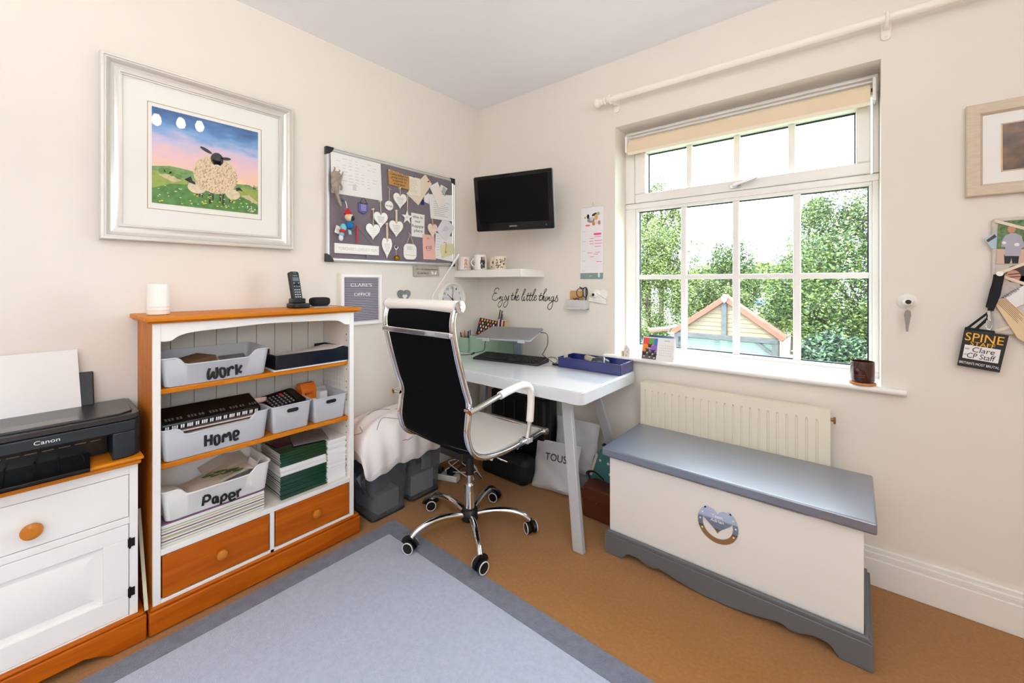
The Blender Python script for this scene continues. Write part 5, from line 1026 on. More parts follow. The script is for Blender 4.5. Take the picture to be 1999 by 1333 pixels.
for (x, z, l) in ((.968, 1.520, .048), (.972, 1.512, .04), (.975, 1.500, .04), (.942, 1.492, .026), (.940, 1.475, .026), (.975, 1.477, .046), (.942, 1.459, .026), (.975, 1.460, .045), (.975, 1.442, .042), (.925, 1.405, .034), (.980, 1.407, .03), (.968, 1.396, .03), (.944, 1.380, .026), (.985, 1.350, .038)): q.box(x, x+l, z, z+.003, .005, .0054)
q.box(.970, 1.018, 1.513, 1.524, .005, .0053); build('pink_writing', q, mat('pink_marker', (240, 84, 130), .8), t, smooth=False)
q = MB(MW(0))
for i in range(34): q.box(.888, 1.022, 1.538-i*.0072, 1.5385-i*.0072, .005, .0052)
for i in range(5): q.box(.888, .912, 1.536-i*.06, 1.539-i*.06, .005, .0053)
build('day_lines', q, mat('pale_blue_line', (206, 208, 222), .8), t, smooth=False); q = MB(MW(0)); q.text('June', .938, .956, 1.262, 1.271, .004); build('month_name', q, paper, t); build('dog_sticker', MB(MW(0)).prism(ell(1.003, 1.272, .006, .015), .004, .0055), paper, t, smooth=False)
# glasses holder
t = thing('wall_pocket', 'light grey plastic wall pocket holding spectacles and a card', 'wall pocket', (.86, 0, 1.06))
q = MB(); q.box(.800, .936, -.052, -.048, 1.062, 1.120); q.box(.800, .804, -.048, -.001, 1.062, 1.120); q.box(.932, .936, -.048, -.001, 1.062, 1.120); q.box(.800, .936, -.048, -.001, 1.062, 1.066); q.box(.804, .932, -.004, -.001, 1.066, 1.120)
q.box(.794, .915, -.066, -.052, 1.064, 1.068); q.box(.794, .915, -.070, -.066, 1.064, 1.074); build('pocket', q, mat('pale_grey_plastic', (206, 204, 204), .45), t, bevel=.002)
build('card', MB(MW(0)).prism(rrect(.806, .898, 1.075, 1.176, .012), .008, .012), mat('kraft_brown', (198, 158, 104), .7), label='brown kraft card standing in the grey wall pocket', cat='card')
bpy.data.objects['card'].name = 'kraft_card' if 'card' in bpy.data.objects else 'x'
t = thing('spectacles', 'black-framed spectacles standing in the grey wall pocket', 'glasses', (.895, -.03, 1.12))
q = MB(); q.tube([(.892+.021*math.cos(a), -.036+.004*math.cos(a), 1.163+.027*math.sin(a)) for a in [2*PI*k/24 for k in range(24)]], .0024, 8, closed=True); build('rim', q, ink, t)
q = MB(); q.tube([(.918+.008*math.cos(a), -.018+.014*math.cos(a), 1.166+.030*math.sin(a)) for a in [2*PI*k/24 for k in range(24)]], .0026, 8, closed=True); build('rim', q, ink, t)
build('temple', MB().tube([(.921, -.014, 1.198), (.922, -.014, 1.14), (.918, -.016, 1.10)], .0035, 8), ink, t); build('temple', MB().tube([(.886, -.032, 1.198), (.905, -.026, 1.190), (.92, -.02, 1.196)], .0032, 8), ink, t)
build('earring_clip', MB().tube([(.845, -.035, 1.128), (.858, -.04, 1.123), (.87, -.035, 1.13), (.885, -.035, 1.124)], .004, 8), mat('burgundy', (96, 40, 52), .4), label='dark red folded hair clip at the front of the wall pocket', cat='hair clip')
# white wall hook disc with folded sign (left of the window)
def knob_hook(name, label, x, z, y=-.0):
    t = thing(name, label, 'wall hook', (x, 0, z-.03))
    build('base', MB().lathe([(.030, 0), (.030, -.004), (.022, -.010), (.012, -.018), (.012, -.024)], (x, -.0005, z), 36, axis='y'), ceramic, t)
    build('ball', MB().lathe([(.012, -.020), (.015, -.026), (.016, -.034), (.012, -.041), (.006, -.043)], (x, 0, z), 28, axis='y'), ceramic, t)
    build('black_centre', MB().lathe([(.0085, -.0425), (.0085, -.044), (.004, -.0445)], (x, 0, z), 20, axis='y'), ink, t); return t
knob_hook('wall_hook', 'white round wall hook with black centre between the calendar and the window', .985, 1.154)
t = thing('hanging_sign', 'white wooden house-shaped sign hanging on the hook left of the window', 'sign', (1.0, 0, 1.1))
build('plank', MB(MW(0)).prism([(.934, 1.114), (.940, 1.140), (1.050, 1.128), (1.056, 1.098)], .004, .012), ceramic, t, bevel=.0015); build('cord', MB(MW(0)).tube([(.944, 1.138, .010), (.985, 1.168, .022), (1.048, 1.128, .010)], .0012, 6), mat('pale_grey_cord', (190, 186, 184), .8), t)
build('lettering', MB(MW(0)).lines(.965, 1.035, 1.110, 1.124, 2, .012), mat('faint_print', (212, 208, 204), .8), t, smooth=False)
build('wall_disc', MB(MW(0)).cyl((1.030, 1.155, 0), (1.030, 1.155, .006), .030, 40), ceramic, label='plain white ceramic disc on the wall behind the hook left of the window', cat='disc', bevel=.002)
# hook right of window with hanging bird
knob_hook('wall_hook', 'white round wall hook with black centre right of the window', 2.339, 1.152)
t = thing('feather_charm', 'grey wooden feather hanging on a string right of the window', 'ornament', (2.338, -.03, 1.035))
q = MB(MW(0)); q.prism([(2.330, 1.117), (2.338, 1.122), (2.346, 1.117), (2.347, 1.10), (2.341, 1.060), (2.339, 1.037), (2.333, 1.037), (2.331, 1.07), (2.327, 1.10)], .030, .036); build('feather', q, mat('driftwood', (150, 142, 134), .7, var=.1), t, bevel=.001)
build('string', MB(MW(0)).tube([(2.333, 1.118, .033), (2.327, 1.145, .036), (2.339, 1.168, .036), (2.350, 1.145, .036), (2.343, 1.118, .033)], .0009, 6), string_m, t)
# framed picture on the right
t = thing('framed_picture', 'pale wood framed dark brown photograph at the right edge above the memo board', 'picture', (2.64, 0, 1.53))
moulding(MW(0), 2.493, 2.80, 1.538, 1.868, [(0, 0), (0, .020), (.003, .023), (.034, .023), (.040, .016), (.042, .010)], mat('limed_oak', (208, 192, 168), .6, var=.06, vscale=30, stretch=(1, 6, 6)), t)
build('mount', MB(MW(0)).box(2.530, 2.763, 1.575, 1.831, .006, .010), mat('ivory_mount', (245, 242, 236), .8), t)
q = MB(MW(0)); q.box(2.582, 2.712, 1.622, 1.784, .010, .0112); build('photograph', q, mat('brown_photo', (44, 28, 18), .5, c2=(120, 84, 52), vscale=26), t, smooth=False)
q = MB(MW(0)); fr_(q, 2.578, 2.716, 1.618, 1.788, .003, .010, .011); build('gold_line', q, mat('gold_line', (176, 140, 90), .4, .6), t); sheet_pane(MW(0), 2.530, 2.763, 1.575, 1.831, .0140, t, 'glazing')
# memo board with ribbons
t = thing('memo_board', 'pale velvet memo board with cream ribbons and photos at the right edge', 'memo board', (2.70, 0, 1.04))
vel = mat('oyster_velvet', (206, 198, 190), .8, var=.12, vscale=25)
build('pad', MB(MW(0)).prism(rrect(2.556, 2.86, 1.044, 1.455, .012), .001, .018), vel, t, bevel=.006, seg=3)
q = MB(MW(.0)); rb = lambda a, b, c, d: q.prism([(a, b), (a, b+.011), (c, d+.011), (c, d)], .0225, .0235)
rb(2.560, 1.440, 2.85, 1.30); rb(2.575, 1.256, 2.85, 1.41); rb(2.575, 1.245, 2.85, 1.10); rb(2.560, 1.048, 2.85, 1.20); build('ribbon', q, mat('cream_ribbon', (228, 210, 190), .6), t, smooth=False)
def wcard(name, label, cat, poly, z, t_, m, extra=None):
    q = MB(MW(0)).prism(poly, z, z+t_)
    if not extra: return build(name, q, m, label=label, cat=cat, smooth=False)
    th = thing(name, label, cat, (sum(p[0] for p in poly)/len(poly), -z, min(p[1] for p in poly))); build('print' if 'photo' in name else 'body', q, m, th, smooth=False)
    for nm, P, z2, m2 in extra:
        q2 = MB(MW(0)); [q2.prism(p, z2, z2+.0003) for p in P]; build(nm, q2, m2, th, smooth=False)
    return th
wcard('photo', 'corner of a small blue and brown photo sticking out left of the memo board', 'photo', [(2.537, 1.383), (2.562, 1.402), (2.580, 1.362), (2.556, 1.345)], .0185, .0006, mat('sky_photo', (170, 190, 206), .5), [('dark_band', [[(2.542, 1.378), (2.562, 1.398), (2.566, 1.388), (2.546, 1.370)]], .0191, mat('dusk', (70, 60, 66), .6))])
skin = mat('photo_skin', (196, 140, 116), .6)
wcard('photo', 'photo of a person in a grey hooded top holding a drink, outdoors', 'photo', [(2.570, 1.443), (2.66, 1.443), (2.66, 1.290), (2.564, 1.292)], .0195, .0006, mat('photo_foliage', (56, 84, 46), .5, c2=(110, 140, 80), vscale=90), [
    ('ground', [[(2.566, 1.345), (2.66, 1.340), (2.66, 1.2905), (2.5645, 1.2925)]], .0202, mat('photo_patio', (206, 176, 156), .6)),
    ('trousers', [[(2.583, 1.325), (2.618, 1.325), (2.615, 1.293), (2.602, 1.293), (2.600, 1.312), (2.596, 1.293), (2.584, 1.293)]], .0205, mat('photo_dark', (26, 26, 32), .6)),
    ('hooded_top', [[(2.578, 1.372), (2.586, 1.392), (2.597, 1.398), (2.608, 1.398), (2.622, 1.388), (2.630, 1.350), (2.622, 1.345), (2.619, 1.318), (2.584, 1.320), (2.586, 1.350), (2.576, 1.352)]], .0208, mat('photo_grey', (172, 170, 182), .7)),
    ('face', [ell(2.600, 1.412, .009, .014)], .0211, skin), ('cup', [ell(2.583, 1.366, .005, .005), ell(2.612, 1.358, .006, .006)], .0214, paper)])
wcard('photo', 'photo of a dark-haired person in glasses pulling a face', 'photo', [(2.563, 1.290), (2.66, 1.288), (2.66, 1.215), (2.566, 1.218)], .0192, .0006, mat('photo_pale', (196, 186, 178), .6), [
    ('hair', [ell(2.614, 1.258, .028, .030), [(2.612, 1.25), (2.645, 1.25), (2.648, 1.215), (2.620, 1.215)]], .0199, mat('photo_hair', (54, 36, 30), .6)), ('face', [ell(2.604, 1.248, .017, .022)], .0202, skin),
    ('mouth', [ell(2.598, 1.236, .005, .006)], .0205, mat('photo_lip', (120, 46, 46), .6)), ('spectacles', [[(2.592, 1.256), (2.620, 1.260), (2.620, 1.257), (2.592, 1.253)], [(2.592, 1.247), (2.620, 1.249), (2.620, 1.246), (2.592, 1.244)]], .0205, ink)])
th = wcard('race_number', 'white card printed KRESTEN tucked into the memo board', 'card', [(2.581, 1.172), (2.66, 1.250), (2.70, 1.20), (2.604, 1.138)], .0245, .0006, paper)
M = MW(0) @ Matrix.Translation((2.582, 1.166, .0252)) @ Matrix.Rotation(math.radians(43), 4, 'Z'); b_ = MB(M).text('KRESTEN', .002, .050, .002, .011, 0); build('lettering', b_, ink, th)
th = wcard('ticket', 'cream printed ticket slanting across the lower memo board', 'ticket', [(2.556, 1.162), (2.583, 1.172), (2.66, 1.08), (2.66, 1.000), (2.613, 1.034)], .0262, .0006, mat('ticket_cream', (226, 200, 160), .7))
q = MB(MW(0) @ Matrix.Translation((2.563, 1.158, .0268)) @ Matrix.Rotation(math.radians(-56), 4, 'Z')); q.lines(.0, .09, -.0, .028, 7, 0, t=.3); build('print_lines', q, mat('brown_print', (120, 86, 60), .7), th, smooth=False)
# lanyard and pass
t = thing('staff_pass', 'black staff pass lettered SPINE STAFF on a black lanyard beside the memo board', 'pass', (2.53, -.03, .912))
ps = [(2.487, 1.056), (2.592, 1.043), (2.571, .911), (2.469, .924)]
build('card', MB(MW(0)).prism(ps, .030, .033), ink, t, bevel=.001)
def quadM(P, z):   # maps the unit square on to the tilted card
    a, b_, d = Vector((P[3][0], P[3][1])), Vector((P[2][0], P[2][1])), Vector((P[0][0], P[0][1])); u = b_-a; v = d-a
    return MW(0) @ Matrix(((u.x, v.x, 0, a.x), (u.y, v.y, 0, a.y), (0, 0, 1, z), (0, 0, 0, 1)))
QM = quadM(ps, .033); yel = mat('pass_yellow', (240, 176, 40), .5)
q = MB(QM); q.text('SPINE', .05, .95, .72, .94, 0); q.text('STAFF', .20, .78, .60, .71, 0); build('yellow_lettering', q, yel, t)
q = MB(QM).box(.08, .92, .23, .60, 0, .0003); build('name_panel', q, paper, t, smooth=False)
q = MB(QM); q.text('Clare', .28, .80, .43, .57, .0003, shear=.1); q.text('CP Staff', .18, .84, .26, .40, .0003, shear=.1); q.text('NAME', .10, .2, .48, .52, .0003); q.text('JOB', .10, .17, .32, .36, .0003); build('handwriting', q, ink, t)
build('white_lettering', MB(QM).text("BRITAIN'S MOST BRUTAL", .03, .97, .08, .15, 0), paper, t)
q = MB(MW(0)); q.tube([(2.578, 1.255, .030), (2.568, 1.20, .034), (2.548, 1.125, .034), (2.495, 1.062, .032)], .004, 8, ry=.0015, up=(0, 0, 1)); q.tube([(2.562, 1.255, .028), (2.552, 1.18, .034), (2.543, 1.10, .036), (2.512, 1.055, .034)], .005, 8, ry=.0015, up=(0, 0, 1)); q.prism([(2.560, 1.256), (2.583, 1.259), (2.572, 1.18), (2.556, 1.125), (2.538, 1.14), (2.548, 1.20)], .030, .036); q.prism([(2.487, 1.056), (2.560, 1.048), (2.560, 1.056), (2.489, 1.066)], .030, .035)
build('lanyard', q, blackF, t, bevel=.001); build('metal_clip', MB(MW(0)).tube([(2.545, 1.127, .038), (2.545, 1.095, .038)], .004, 8).tube([(2.545+.007*math.cos(a), 1.078+.018*math.sin(a), .038) for a in [2*PI*k/16 for k in range(16)]], .0012, 6, closed=True), chrome, t)
build('peg', MB(MW(0)).lathe([(.006, 0), (.005, .03), (.009, .04)], (2.570, 1.258, 0), 16), ceramic, label='small white peg holding the black lanyard', cat='peg')
# ================================================================ on the desk
DT = .7352
def at2(x, y, z, a): return T(x, y, z, a)
kb = thing('keyboard', 'black computer keyboard on the white desk in front of the laptop stand', 'keyboard', (.527, -.246, DT))
M = T(.512, -.246, DT, .172)
q = MB(M); q.hexa([(-.235, -.078, 0), (.235, -.078, 0), (.235, .078, 0), (-.235, .078, 0), (-.232, -.075, .013), (.232, -.075, .013), (.232, .075, .026), (-.232, .075, .026)]); build('body', q, black, kb, bevel=.004)
q = MB(M)
for r in range(6):
    x = -.222; y = -.062+.0225*r; z = .013+(y+.075)/.15*.013
    row = [.0178]*22 if r else [.022, .018, .022, .11, .022, .018, .022]+[.018]*8
    for k, w_ in enumerate(row):
        if x+w_ > .225: break
        if k in (15, 18) and r in (1,) : x += .004
        q.box(x, x+w_-.0028, y, y+.0185, z-.002, z+.006); x += w_+.0022 if r else w_+.003
build('keys', q, mat('key_black', (28, 29, 31), .45), kb, bevel=.0015)
# laptop on a stand
LM = Matrix.Translation((.508, -.242, .908)) @ R3(.299, .158, 0)
st_ = thing('laptop_stand', 'silver laptop stand with a flat column on the desk', 'laptop stand', (.47, -.20, DT))
q = MB(T(.47, -.15, DT, .172)); q.prism(rrect(-.11, .12, -.012, .085, .02), 0, .004); build('base', q, silver, st_, bevel=.001)
q = MB(T(.487, -.135, DT, .172)); q.box(-.03, .03, -.008, .008, .004, .165); build('column', q, mat('cool_steel', (150, 168, 186), .3, .5), st_, bevel=.003)
q = MB(LM); q.box(-.14, .14, -.12, .10, -.016, -.012)
for a in (-.125, .105): q.box(a, a+.045, -.142, -.12, -.016, -.012); q.box(a, a+.045, -.146, -.138, -.016, .004)
build('tray', q, silver, st_, bevel=.002)
lp = thing('laptop', 'closed silver-grey laptop lying on the stand', 'laptop', (.508, -.242, .90))
lm = mat('laptop_grey', (150, 152, 156), .38, .45)
q = MB(LM); q.prism(rrect(-.18, .18, -.125, .125, .012), -.0118, -.003); build('base', q, mat('laptop_base', (196, 198, 204), .35, .5), lp, bevel=.002)
q = MB(LM); q.prism(rrect(-.18, .18, -.125, .125, .012), -.002, .005); build('lid', q, lm, lp, bevel=.002)
cab = mat('cable_black', (20, 20, 22), .5)
e0 = LM @ Vector((.182, .06, -.007))
build('power_cable', MB().tube(cr(V(tuple(e0), (e0.x+.03, e0.y+.01, e0.z), (e0.x+.055, e0.y, e0.z-.02), (e0.x+.055, e0.y-.005, e0.z-.07), (e0.x+.03, e0.y-.01, e0.z-.12), (e0.x+.02, -.135, .775), (.775, -.16, .745), (.82, -.19, DT+.004)), 5), .0022, 6).box(.80, .835, -.20, -.185, DT, DT+.012), cab, label='thin black cable looping from the laptop down to the desk', cat='cable')
e1_ = LM @ Vector((-.11, -.12, -.010))
build('usb_cable', MB().tube(cr(V(tuple(e1_), (e1_.x-.02, e1_.y+.01, .85), (e1_.x-.05, e1_.y+.03, .80), (.26, -.30, .765), (.20, -.29, .745), (.13, -.32, DT+.003), (.05, -.36, DT+.003)), 5), .0022, 6).cyl((.245, -.298, .760), (.215, -.292, .748), .006), cab, label='black cable with a thick lump hanging from the left of the laptop', cat='cable')
build('cable_tail', MB().tube(cr(V((.80, -.19, DT+.006), (.77, -.10, DT+.004), (.74, -.08, DT+.02), (.70, -.085, DT+.02), (.69, -.10, DT+.003)), 4), .0018, 6), cab, label='short black cable tail curling behind the keyboard', cat='cable')
# organisers
org = mat('sage_plastic', (148, 178, 152), .5)
def open_box(x0, x1, y0, y1, z0, z1, w_=.003):
    q = MB(); q.box(x0, x1, y0, y1, z0, z0+.003); q.box(x0, x1, y0, y0+w_, z0+.003, z1); q.box(x0, x1, y1-w_, y1, z0+.003, z1); q.box(x0, x0+w_, y0+w_, y1-w_, z0+.003, z1); q.box(x1-w_, x1, y0+w_, y1-w_, z0+.003, z1); return q
build('pen_box', open_box(.008, .098, -.215, -.03, DT, .838), org, label='narrow sage green box of pens in the desk corner', cat='pen box', bevel=.001)
build('desk_organiser', open_box(.104, .372, -.200, -.025, DT, .855), org, label='wide sage green organiser box behind the laptop', cat='organiser', bevel=.001)
pens = [((24, 24, 26), 'black'), ((190, 60, 50), 'red'), ((30, 60, 160), 'blue'), ((232, 120, 60), 'orange'), ((24, 24, 26), 'black'), ((110, 60, 120), 'purple'), ((24, 24, 26), 'black'), ((220, 220, 224), 'white')]
for i, (c, nm) in enumerate(pens):
    x, y = .025+.0085*i, -.19+.018*(i % 3)
    tx, ty = random.uniform(-.008, .008), random.uniform(-.02, .02)
    build('pen', MB().cyl((x, y, DT+.006), (x+tx, y+ty, .868+random.uniform(0, .02)), .0035, 10), mat('pen_'+nm, c, .35), label=('%s pen standing in the narrow sage pen box' % nm), cat='pen', group='%s pens in the sage pen box' % nm)
for i, (x, y, tx, z) in enumerate(((.205, -.07, .062, 1.035), (.212, -.065, .068, 1.028), (.240, -.07, .045, 1.005))):
    build('pen', MB().cyl((x, y, DT+.006), (x+tx, y+.01, z), .0046, 10), mat('graphite', (70, 70, 72), .35), label='long dark grey pencil standing tall behind the dotted notebook', cat='pencil', group='grey pencils behind the dotted notebook')
# dotted notebook
nb = thing('notebook', 'black notebook covered in bright coloured dots leaning in the organiser', 'notebook', (.18, -.15, DT+.005))
NM = Matrix.Translation((.140, -.150, DT+.006)) @ Matrix.Rotation(.22, 4, 'Z') @ Matrix.Rotation(math.radians(8), 4, 'Y') @ Matrix.Rotation(math.radians(-14), 4, 'X') @ Matrix(((1, 0, 0, 0), (0, 0, -1, 0), (0, 1, 0, 0), (0, 0, 0, 1)))
build('cover', MB(NM).box(-.055, .085, 0, .235, -.014, 0), ink, nb, bevel=.002)
dc = [(230, 60, 70), (240, 150, 60), (60, 120, 110), (240, 210, 160), (220, 60, 130), (240, 190, 60), (70, 60, 110), (236, 236, 220)]
q = MB(NM)
for i in range(6):
    for j in range(10): q.prism(ell(-.043+.0225*i+(.011 if j % 2 else 0), .014+.0232*j, 0.0054, .0088, 10), 0, .0006, (i*3+j*5+i*j) % 8)
build('dots', q, [mat('dot_%d' % k, c, .5) for k, c in enumerate(dc)], nb, smooth=False)
for i, (c, w_, h_, nm) in enumerate((((236, 214, 220), .010, .975, 'pale pink'), ((70, 20, 30), .014, .975, 'dark maroon'), ((232, 228, 214), .010, .972, 'cream'), ((176, 60, 40), .006, .965, 'rust red'), ((206, 190, 130), .007, .968, 'straw yellow'))):
    x = .243+.0150*i
    build('book', MB(T(x, -.12, DT+.004, .0, 0, math.radians(8))).box(0, w_, .03, .06, 0, h_-.74), mat('book_'+nm.replace(' ', '_'), c, .6), label='slim %s book standing in the organiser behind the laptop' % nm, cat='book')
# desk lamp
t = thing('desk_lamp', 'slim white desk lamp with an angled arm behind the chair', 'lamp', (.12, -.55, DT))
lw = mat('lamp_white', (240, 240, 242), .3)
build('base', MB().lathe([(.07, 0), (.072, .004), (.068, .012), (.012, .016)], (.12, -.55, DT), 36), lw, t); build('post', MB().tube([(.12, -.55, DT+.01), (.12, -.549, 1.09), (.12, -.543, 1.145)], .0042, 10), lw, t); build('arm', MB().tube([(.12, -.543, 1.145), (.12, -.43, 1.28), (.12, -.355, 1.370)], .0042, 10), lw, t); build('lamp_head', MB().tube([(.12, -.385, 1.334), (.12, -.36, 1.364), (.12, -.316, 1.416)], [.006, .0085, .006], 10), lw, t)
# blue letter tray with papers and mouse
nv = mat('translucent_navy', (28, 38, 104), .16, coat=.5)
TM = T(1.042, -.128, DT+.001, .02) @ Matrix.Rotation(0, 4, 'Z')
t = tray(TM, .385, .17, .058, nv, 'translucent dark blue letter tray on the right end of the desk')
TT = t
sheet('paper_sheet', 'white paper lying in the blue letter tray under the mouse', T(1.05, -.128, DT+.026, .02), .32, .14, paper, .001, seed=31)
build('paper_stack', MB(T(1.05, -.128, DT+.0045, .02)).box(-.16, .16, -.07, .07, 0, .016), paperC, label='stack of papers filling the blue letter tray', cat='papers')
ms = thing('computer_mouse', 'black and grey computer mouse on the papers in the blue tray', 'mouse', (1.06, -.10, DT+.028))
M = T(1.065, -.105, DT+.030, .5)
q = MB(M); q.ball((0, 0, .004), (.056, .031, .032), u=24, v=14); q.v = [Vector((v.x, v.y, max(v.z, DT+.029))) for v in q.v]; build('shell', q, mat('mouse_dark', (44, 50, 56), .25, coat=.3), ms)
q = MB(M); q.tube([(.02+.0*k, .0285*math.cos(a), .006+.0295*math.sin(a)) for k, a in enumerate([PI*j/12 for j in range(13)])], .0045, 8); build('grey_band', q, mat('mouse_silver', (168, 172, 178), .3, .4), ms)
build('scroll_wheel', MB(M).cyl((-.038, -.004, .022), (-.038, .004, .022), .008, 16), black, ms)
build('sticky_tape', MB(T(.985, -.075, DT+.030, -.5)).box(-.05, .05, -.014, .014, 0, .028), mat('beige_plastic', (196, 184, 164), .5), label='beige box-shaped tape dispenser lying in the blue tray', cat='tape dispenser', bevel=.008)
build('clip', MB(T(.885, -.165, DT+.03, .3)).box(-.014, .014, -.010, .010, 0, .022), black, label='small black clip at the front left of the blue tray', cat='clip', bevel=.003)
# ---- things on the sill
SZ = .8085
t = thing('wooden_house', 'tiny white wooden house ornament at the left end of the window sill', 'ornament', (1.195, -.015, SZ))
q = MB(MW(-.01)); q.prism([(1.172, SZ), (1.206, SZ), (1.206, SZ+.046), (1.189, SZ+.066), (1.172, SZ+.046)], 0, .018); build('house', q, mat('whitewashed_wood', (236, 228, 216), .7), t, bevel=.001)
q = MB(MW(-.01)); q.prism(ell(1.186, SZ+.044, .003, .004, 10), .018, .0184); q.prism(ell(1.193, SZ+.026, .003, .004, 10), .018, .0184); q.box(1.182, 1.188, SZ, SZ+.012, .018, .0184); build('windows', q, mat('toffee', (196, 150, 90), .6), t, smooth=False)
build('hanging_loop', MB().tube([(1.189+.007*math.cos(a), -.019, SZ+.068+.009*math.sin(a)) for a in [2*PI*k/12 for k in range(12)]], .0009, 6, closed=True), steel, t)
build('wooden_block', B(1.158, 1.169, -.03, -.012, SZ, SZ+.028), mat('plain_wood', (206, 170, 110), .6), label='small plain wooden block left of the tiny house ornament', cat='ornament', bevel=.001)
t = thing('desk_calendar', 'small tent calendar with a colourful animal picture on the window sill', 'calendar', (1.40, -.02, SZ))
CM = T(1.365, -.045, SZ, .02) @ Matrix.Rotation(math.radians(-18), 4, 'X') @ Matrix(((1, 0, 0, 0), (0, 0, -1, 0), (0, 1, 0, 0), (0, 0, 0, 1)))
q = MB(CM); q.box(-.085, .085, 0, .125, -.001, 0); build('front_leaf', q, paper, t, smooth=False)
q = MB(T(1.365, -.045, SZ, .02)); q.hexa([(-.085, .077, 0), (.085, .077, 0), (.085, .078, 0), (-.085, .078, 0), (-.085, .038, .119), (.085, .038, .119), (.085, .039, .119), (-.085, .039, .119)]); build('back_leaf', q, paper, t, smooth=False)
q = MB(CM)
cl = [(226, 70, 60), (240, 140, 50), (90, 160, 90), (70, 110, 190), (150, 100, 190), (96, 84, 80), (40, 36, 38), (200, 200, 206)]
q.box(-.082, -.004, .004, .045, 0, .0004, 5)
q.box(-.082, -.045, .045, .085, 0, .0004, 1); q.box(-.082, -.050, .085, .120, 0, .0004, 0); q.box(-.045, -.004, .045, .080, 0, .0004, 4); q.box(-.050, -.022, .085, .120, 0, .0004, 2); q.box(-.022, -.004, .080, .120, 0, .0004, 3); q.box(-.05, -.022, .08, .085, 0, .0004, 1)
for (a, b) in ((-.07, .03), (-.055, .05), (-.04, .028), (-.025, .045), (-.015, .025), (-.045, .075)): q.prism(ell(a, b, .009, .010, 12), .0004, .0008, 6); q.prism(ell(a-.009, b+.009, .005, .003, 8), .0004, .0008, 6); q.prism(ell(a+.009, b+.009, .005, .003, 8), .0004, .0008, 6); q.prism(ell(a, b-.012, .005, .004, 8), .0004, .0009, 7)
build('animal_picture', q, [mat('cal_%d' % k, c, .6) for k, c in enumerate(cl)], t, smooth=False)
q = MB(CM); [q.box(.010+.0098*i, .014+.0098*i, .030+.013*j, .033+.013*j, 0, .0004) for i in range(7) for j in range(5)]; q.box(.03, .06, .108, .112, 0, .0004); build('date_grid', q, mat('pale_grey_print', (190, 188, 194), .8), t, smooth=False)
cd = thing('candle', 'dark amber glass candle jar on a cork mat at the right end of the sill', 'candle', (2.205, -.0, SZ))
build('cork_mat', MB().lathe([(.043, 0), (.044, .003), (.043, .009)], (2.205, -.002, SZ), 40), mat('cork', (190, 130, 80), .9, var=.15, vscale=120), cd)
amber = mat('amber_glass', (58, 22, 14), .08, coat=.6); ambi = mat('amber_inner', (150, 62, 26), .15)
build('jar', MB().lathe([(.030, .0095), (.037, .012), (.040, .020), (.040, .090), (.0395, .094), (.0375, .094), (.037, .07), (.002, .066)], (2.205, -.002, SZ), 44), amber, cd)
build('wax', MB().lathe([(.036, .06), (.0368, .069), (.001, .070)], (2.205, -.002, SZ), 32), ambi, cd); q = MB(MW(-.043)); q.prism(ell(2.190, SZ+.062, .006, .007, 12), 0, .0006); q.lines(2.178, 2.222, SZ+.03, SZ+.045, 2, 0, t=.3); build('label_print', q, mat('amber_print', (96, 60, 44), .5), cd, smooth=False)
# ================================================================ beside and below the desk
sm = smoky('smoky_plastic', (120, 124, 128), .30)
def tub(x0, x1, y0, y1, h, label):
    t = thing('storage_crate', label, 'storage crate', ((x0+x1)/2, (y0+y1)/2, 0))
    cx, cy = (x0+x1)/2, (y0+y1)/2
    def ring(s_, z, off=0): return [(cx+(a-cx)*s_, cy+(b-cy)*s_, z) for a, b in rrect(x0+off, x1-off, y0+off, y1-off, .025, 5)]
    lv = [ring(.82, .002), ring(.86, .006), ring(.985, h-.02), ring(1.0, h-.018), ring(1.0, h), ring(.98, h), ring(.965, h-.02), ring(.845, .010), ring(.8, .008)]
    n = len(lv[0]); vs = [p for l in lv for p in l]
    fs = [(l*n+i, l*n+(i+1) % n, (l+1)*n+(i+1) % n, (l+1)*n+i) for l in range(len(lv)-1) for i in range(n)]+[tuple(range(n-1, -1, -1)), tuple((len(lv)-1)*n+i for i in range(n))]
    build('body', MB().add(vs, fs), sm, t)
    q = MB(); q.tube([(cx+(a-cx)*.86, cy+(b-cy)*.86, .008) for a, b in rrect(x0, x1, y0, y1, .025, 5)], .006, 8, closed=True); build('foot_rim', q, mat('dark_smoke', (40, 42, 44), .3), t)
tub(.012, .315, -1.090, -.862, .292, 'smoky plastic crate of papers next to the bookcase, nearer of the two')
tub(.012, .300, -.842, -.612, .288, 'smoky plastic crate of clothes, farther of the two beside the chair')
q = MB(T(.17, -.97, .016, .05, math.radians(0), 0)); q.box(-.10, .10, -.065, .065, 0, .10); build('paper_block', q, mat('grey_papers', (170, 172, 178), .8), label='block of grey-white papers at the bottom of the nearer smoky crate', cat='papers')
for i in range(4): build('folder', MB(T(.10+.045*i, -.975, .12, .0, math.radians(28), 0)).box(-.004, .004, -.075, .085, 0, .14), mat('folder_%d' % i, ((70, 74, 78), (60, 84, 110), (150, 152, 154), (84, 86, 88))[i], .5), label=['dark grey folder leaning in the nearer crate', 'blue folder leaning in the nearer crate', 'pale grey folder leaning in the nearer crate', 'mid grey folder leaning in the nearer crate, foremost'][i], cat='folder')
build('white_box', B(.05, .255, -.81, -.65, .016, .13), mat('white_carton', (214, 214, 222), .7), label='white box at the bottom of the farther smoky crate', cat='box', bevel=.004)
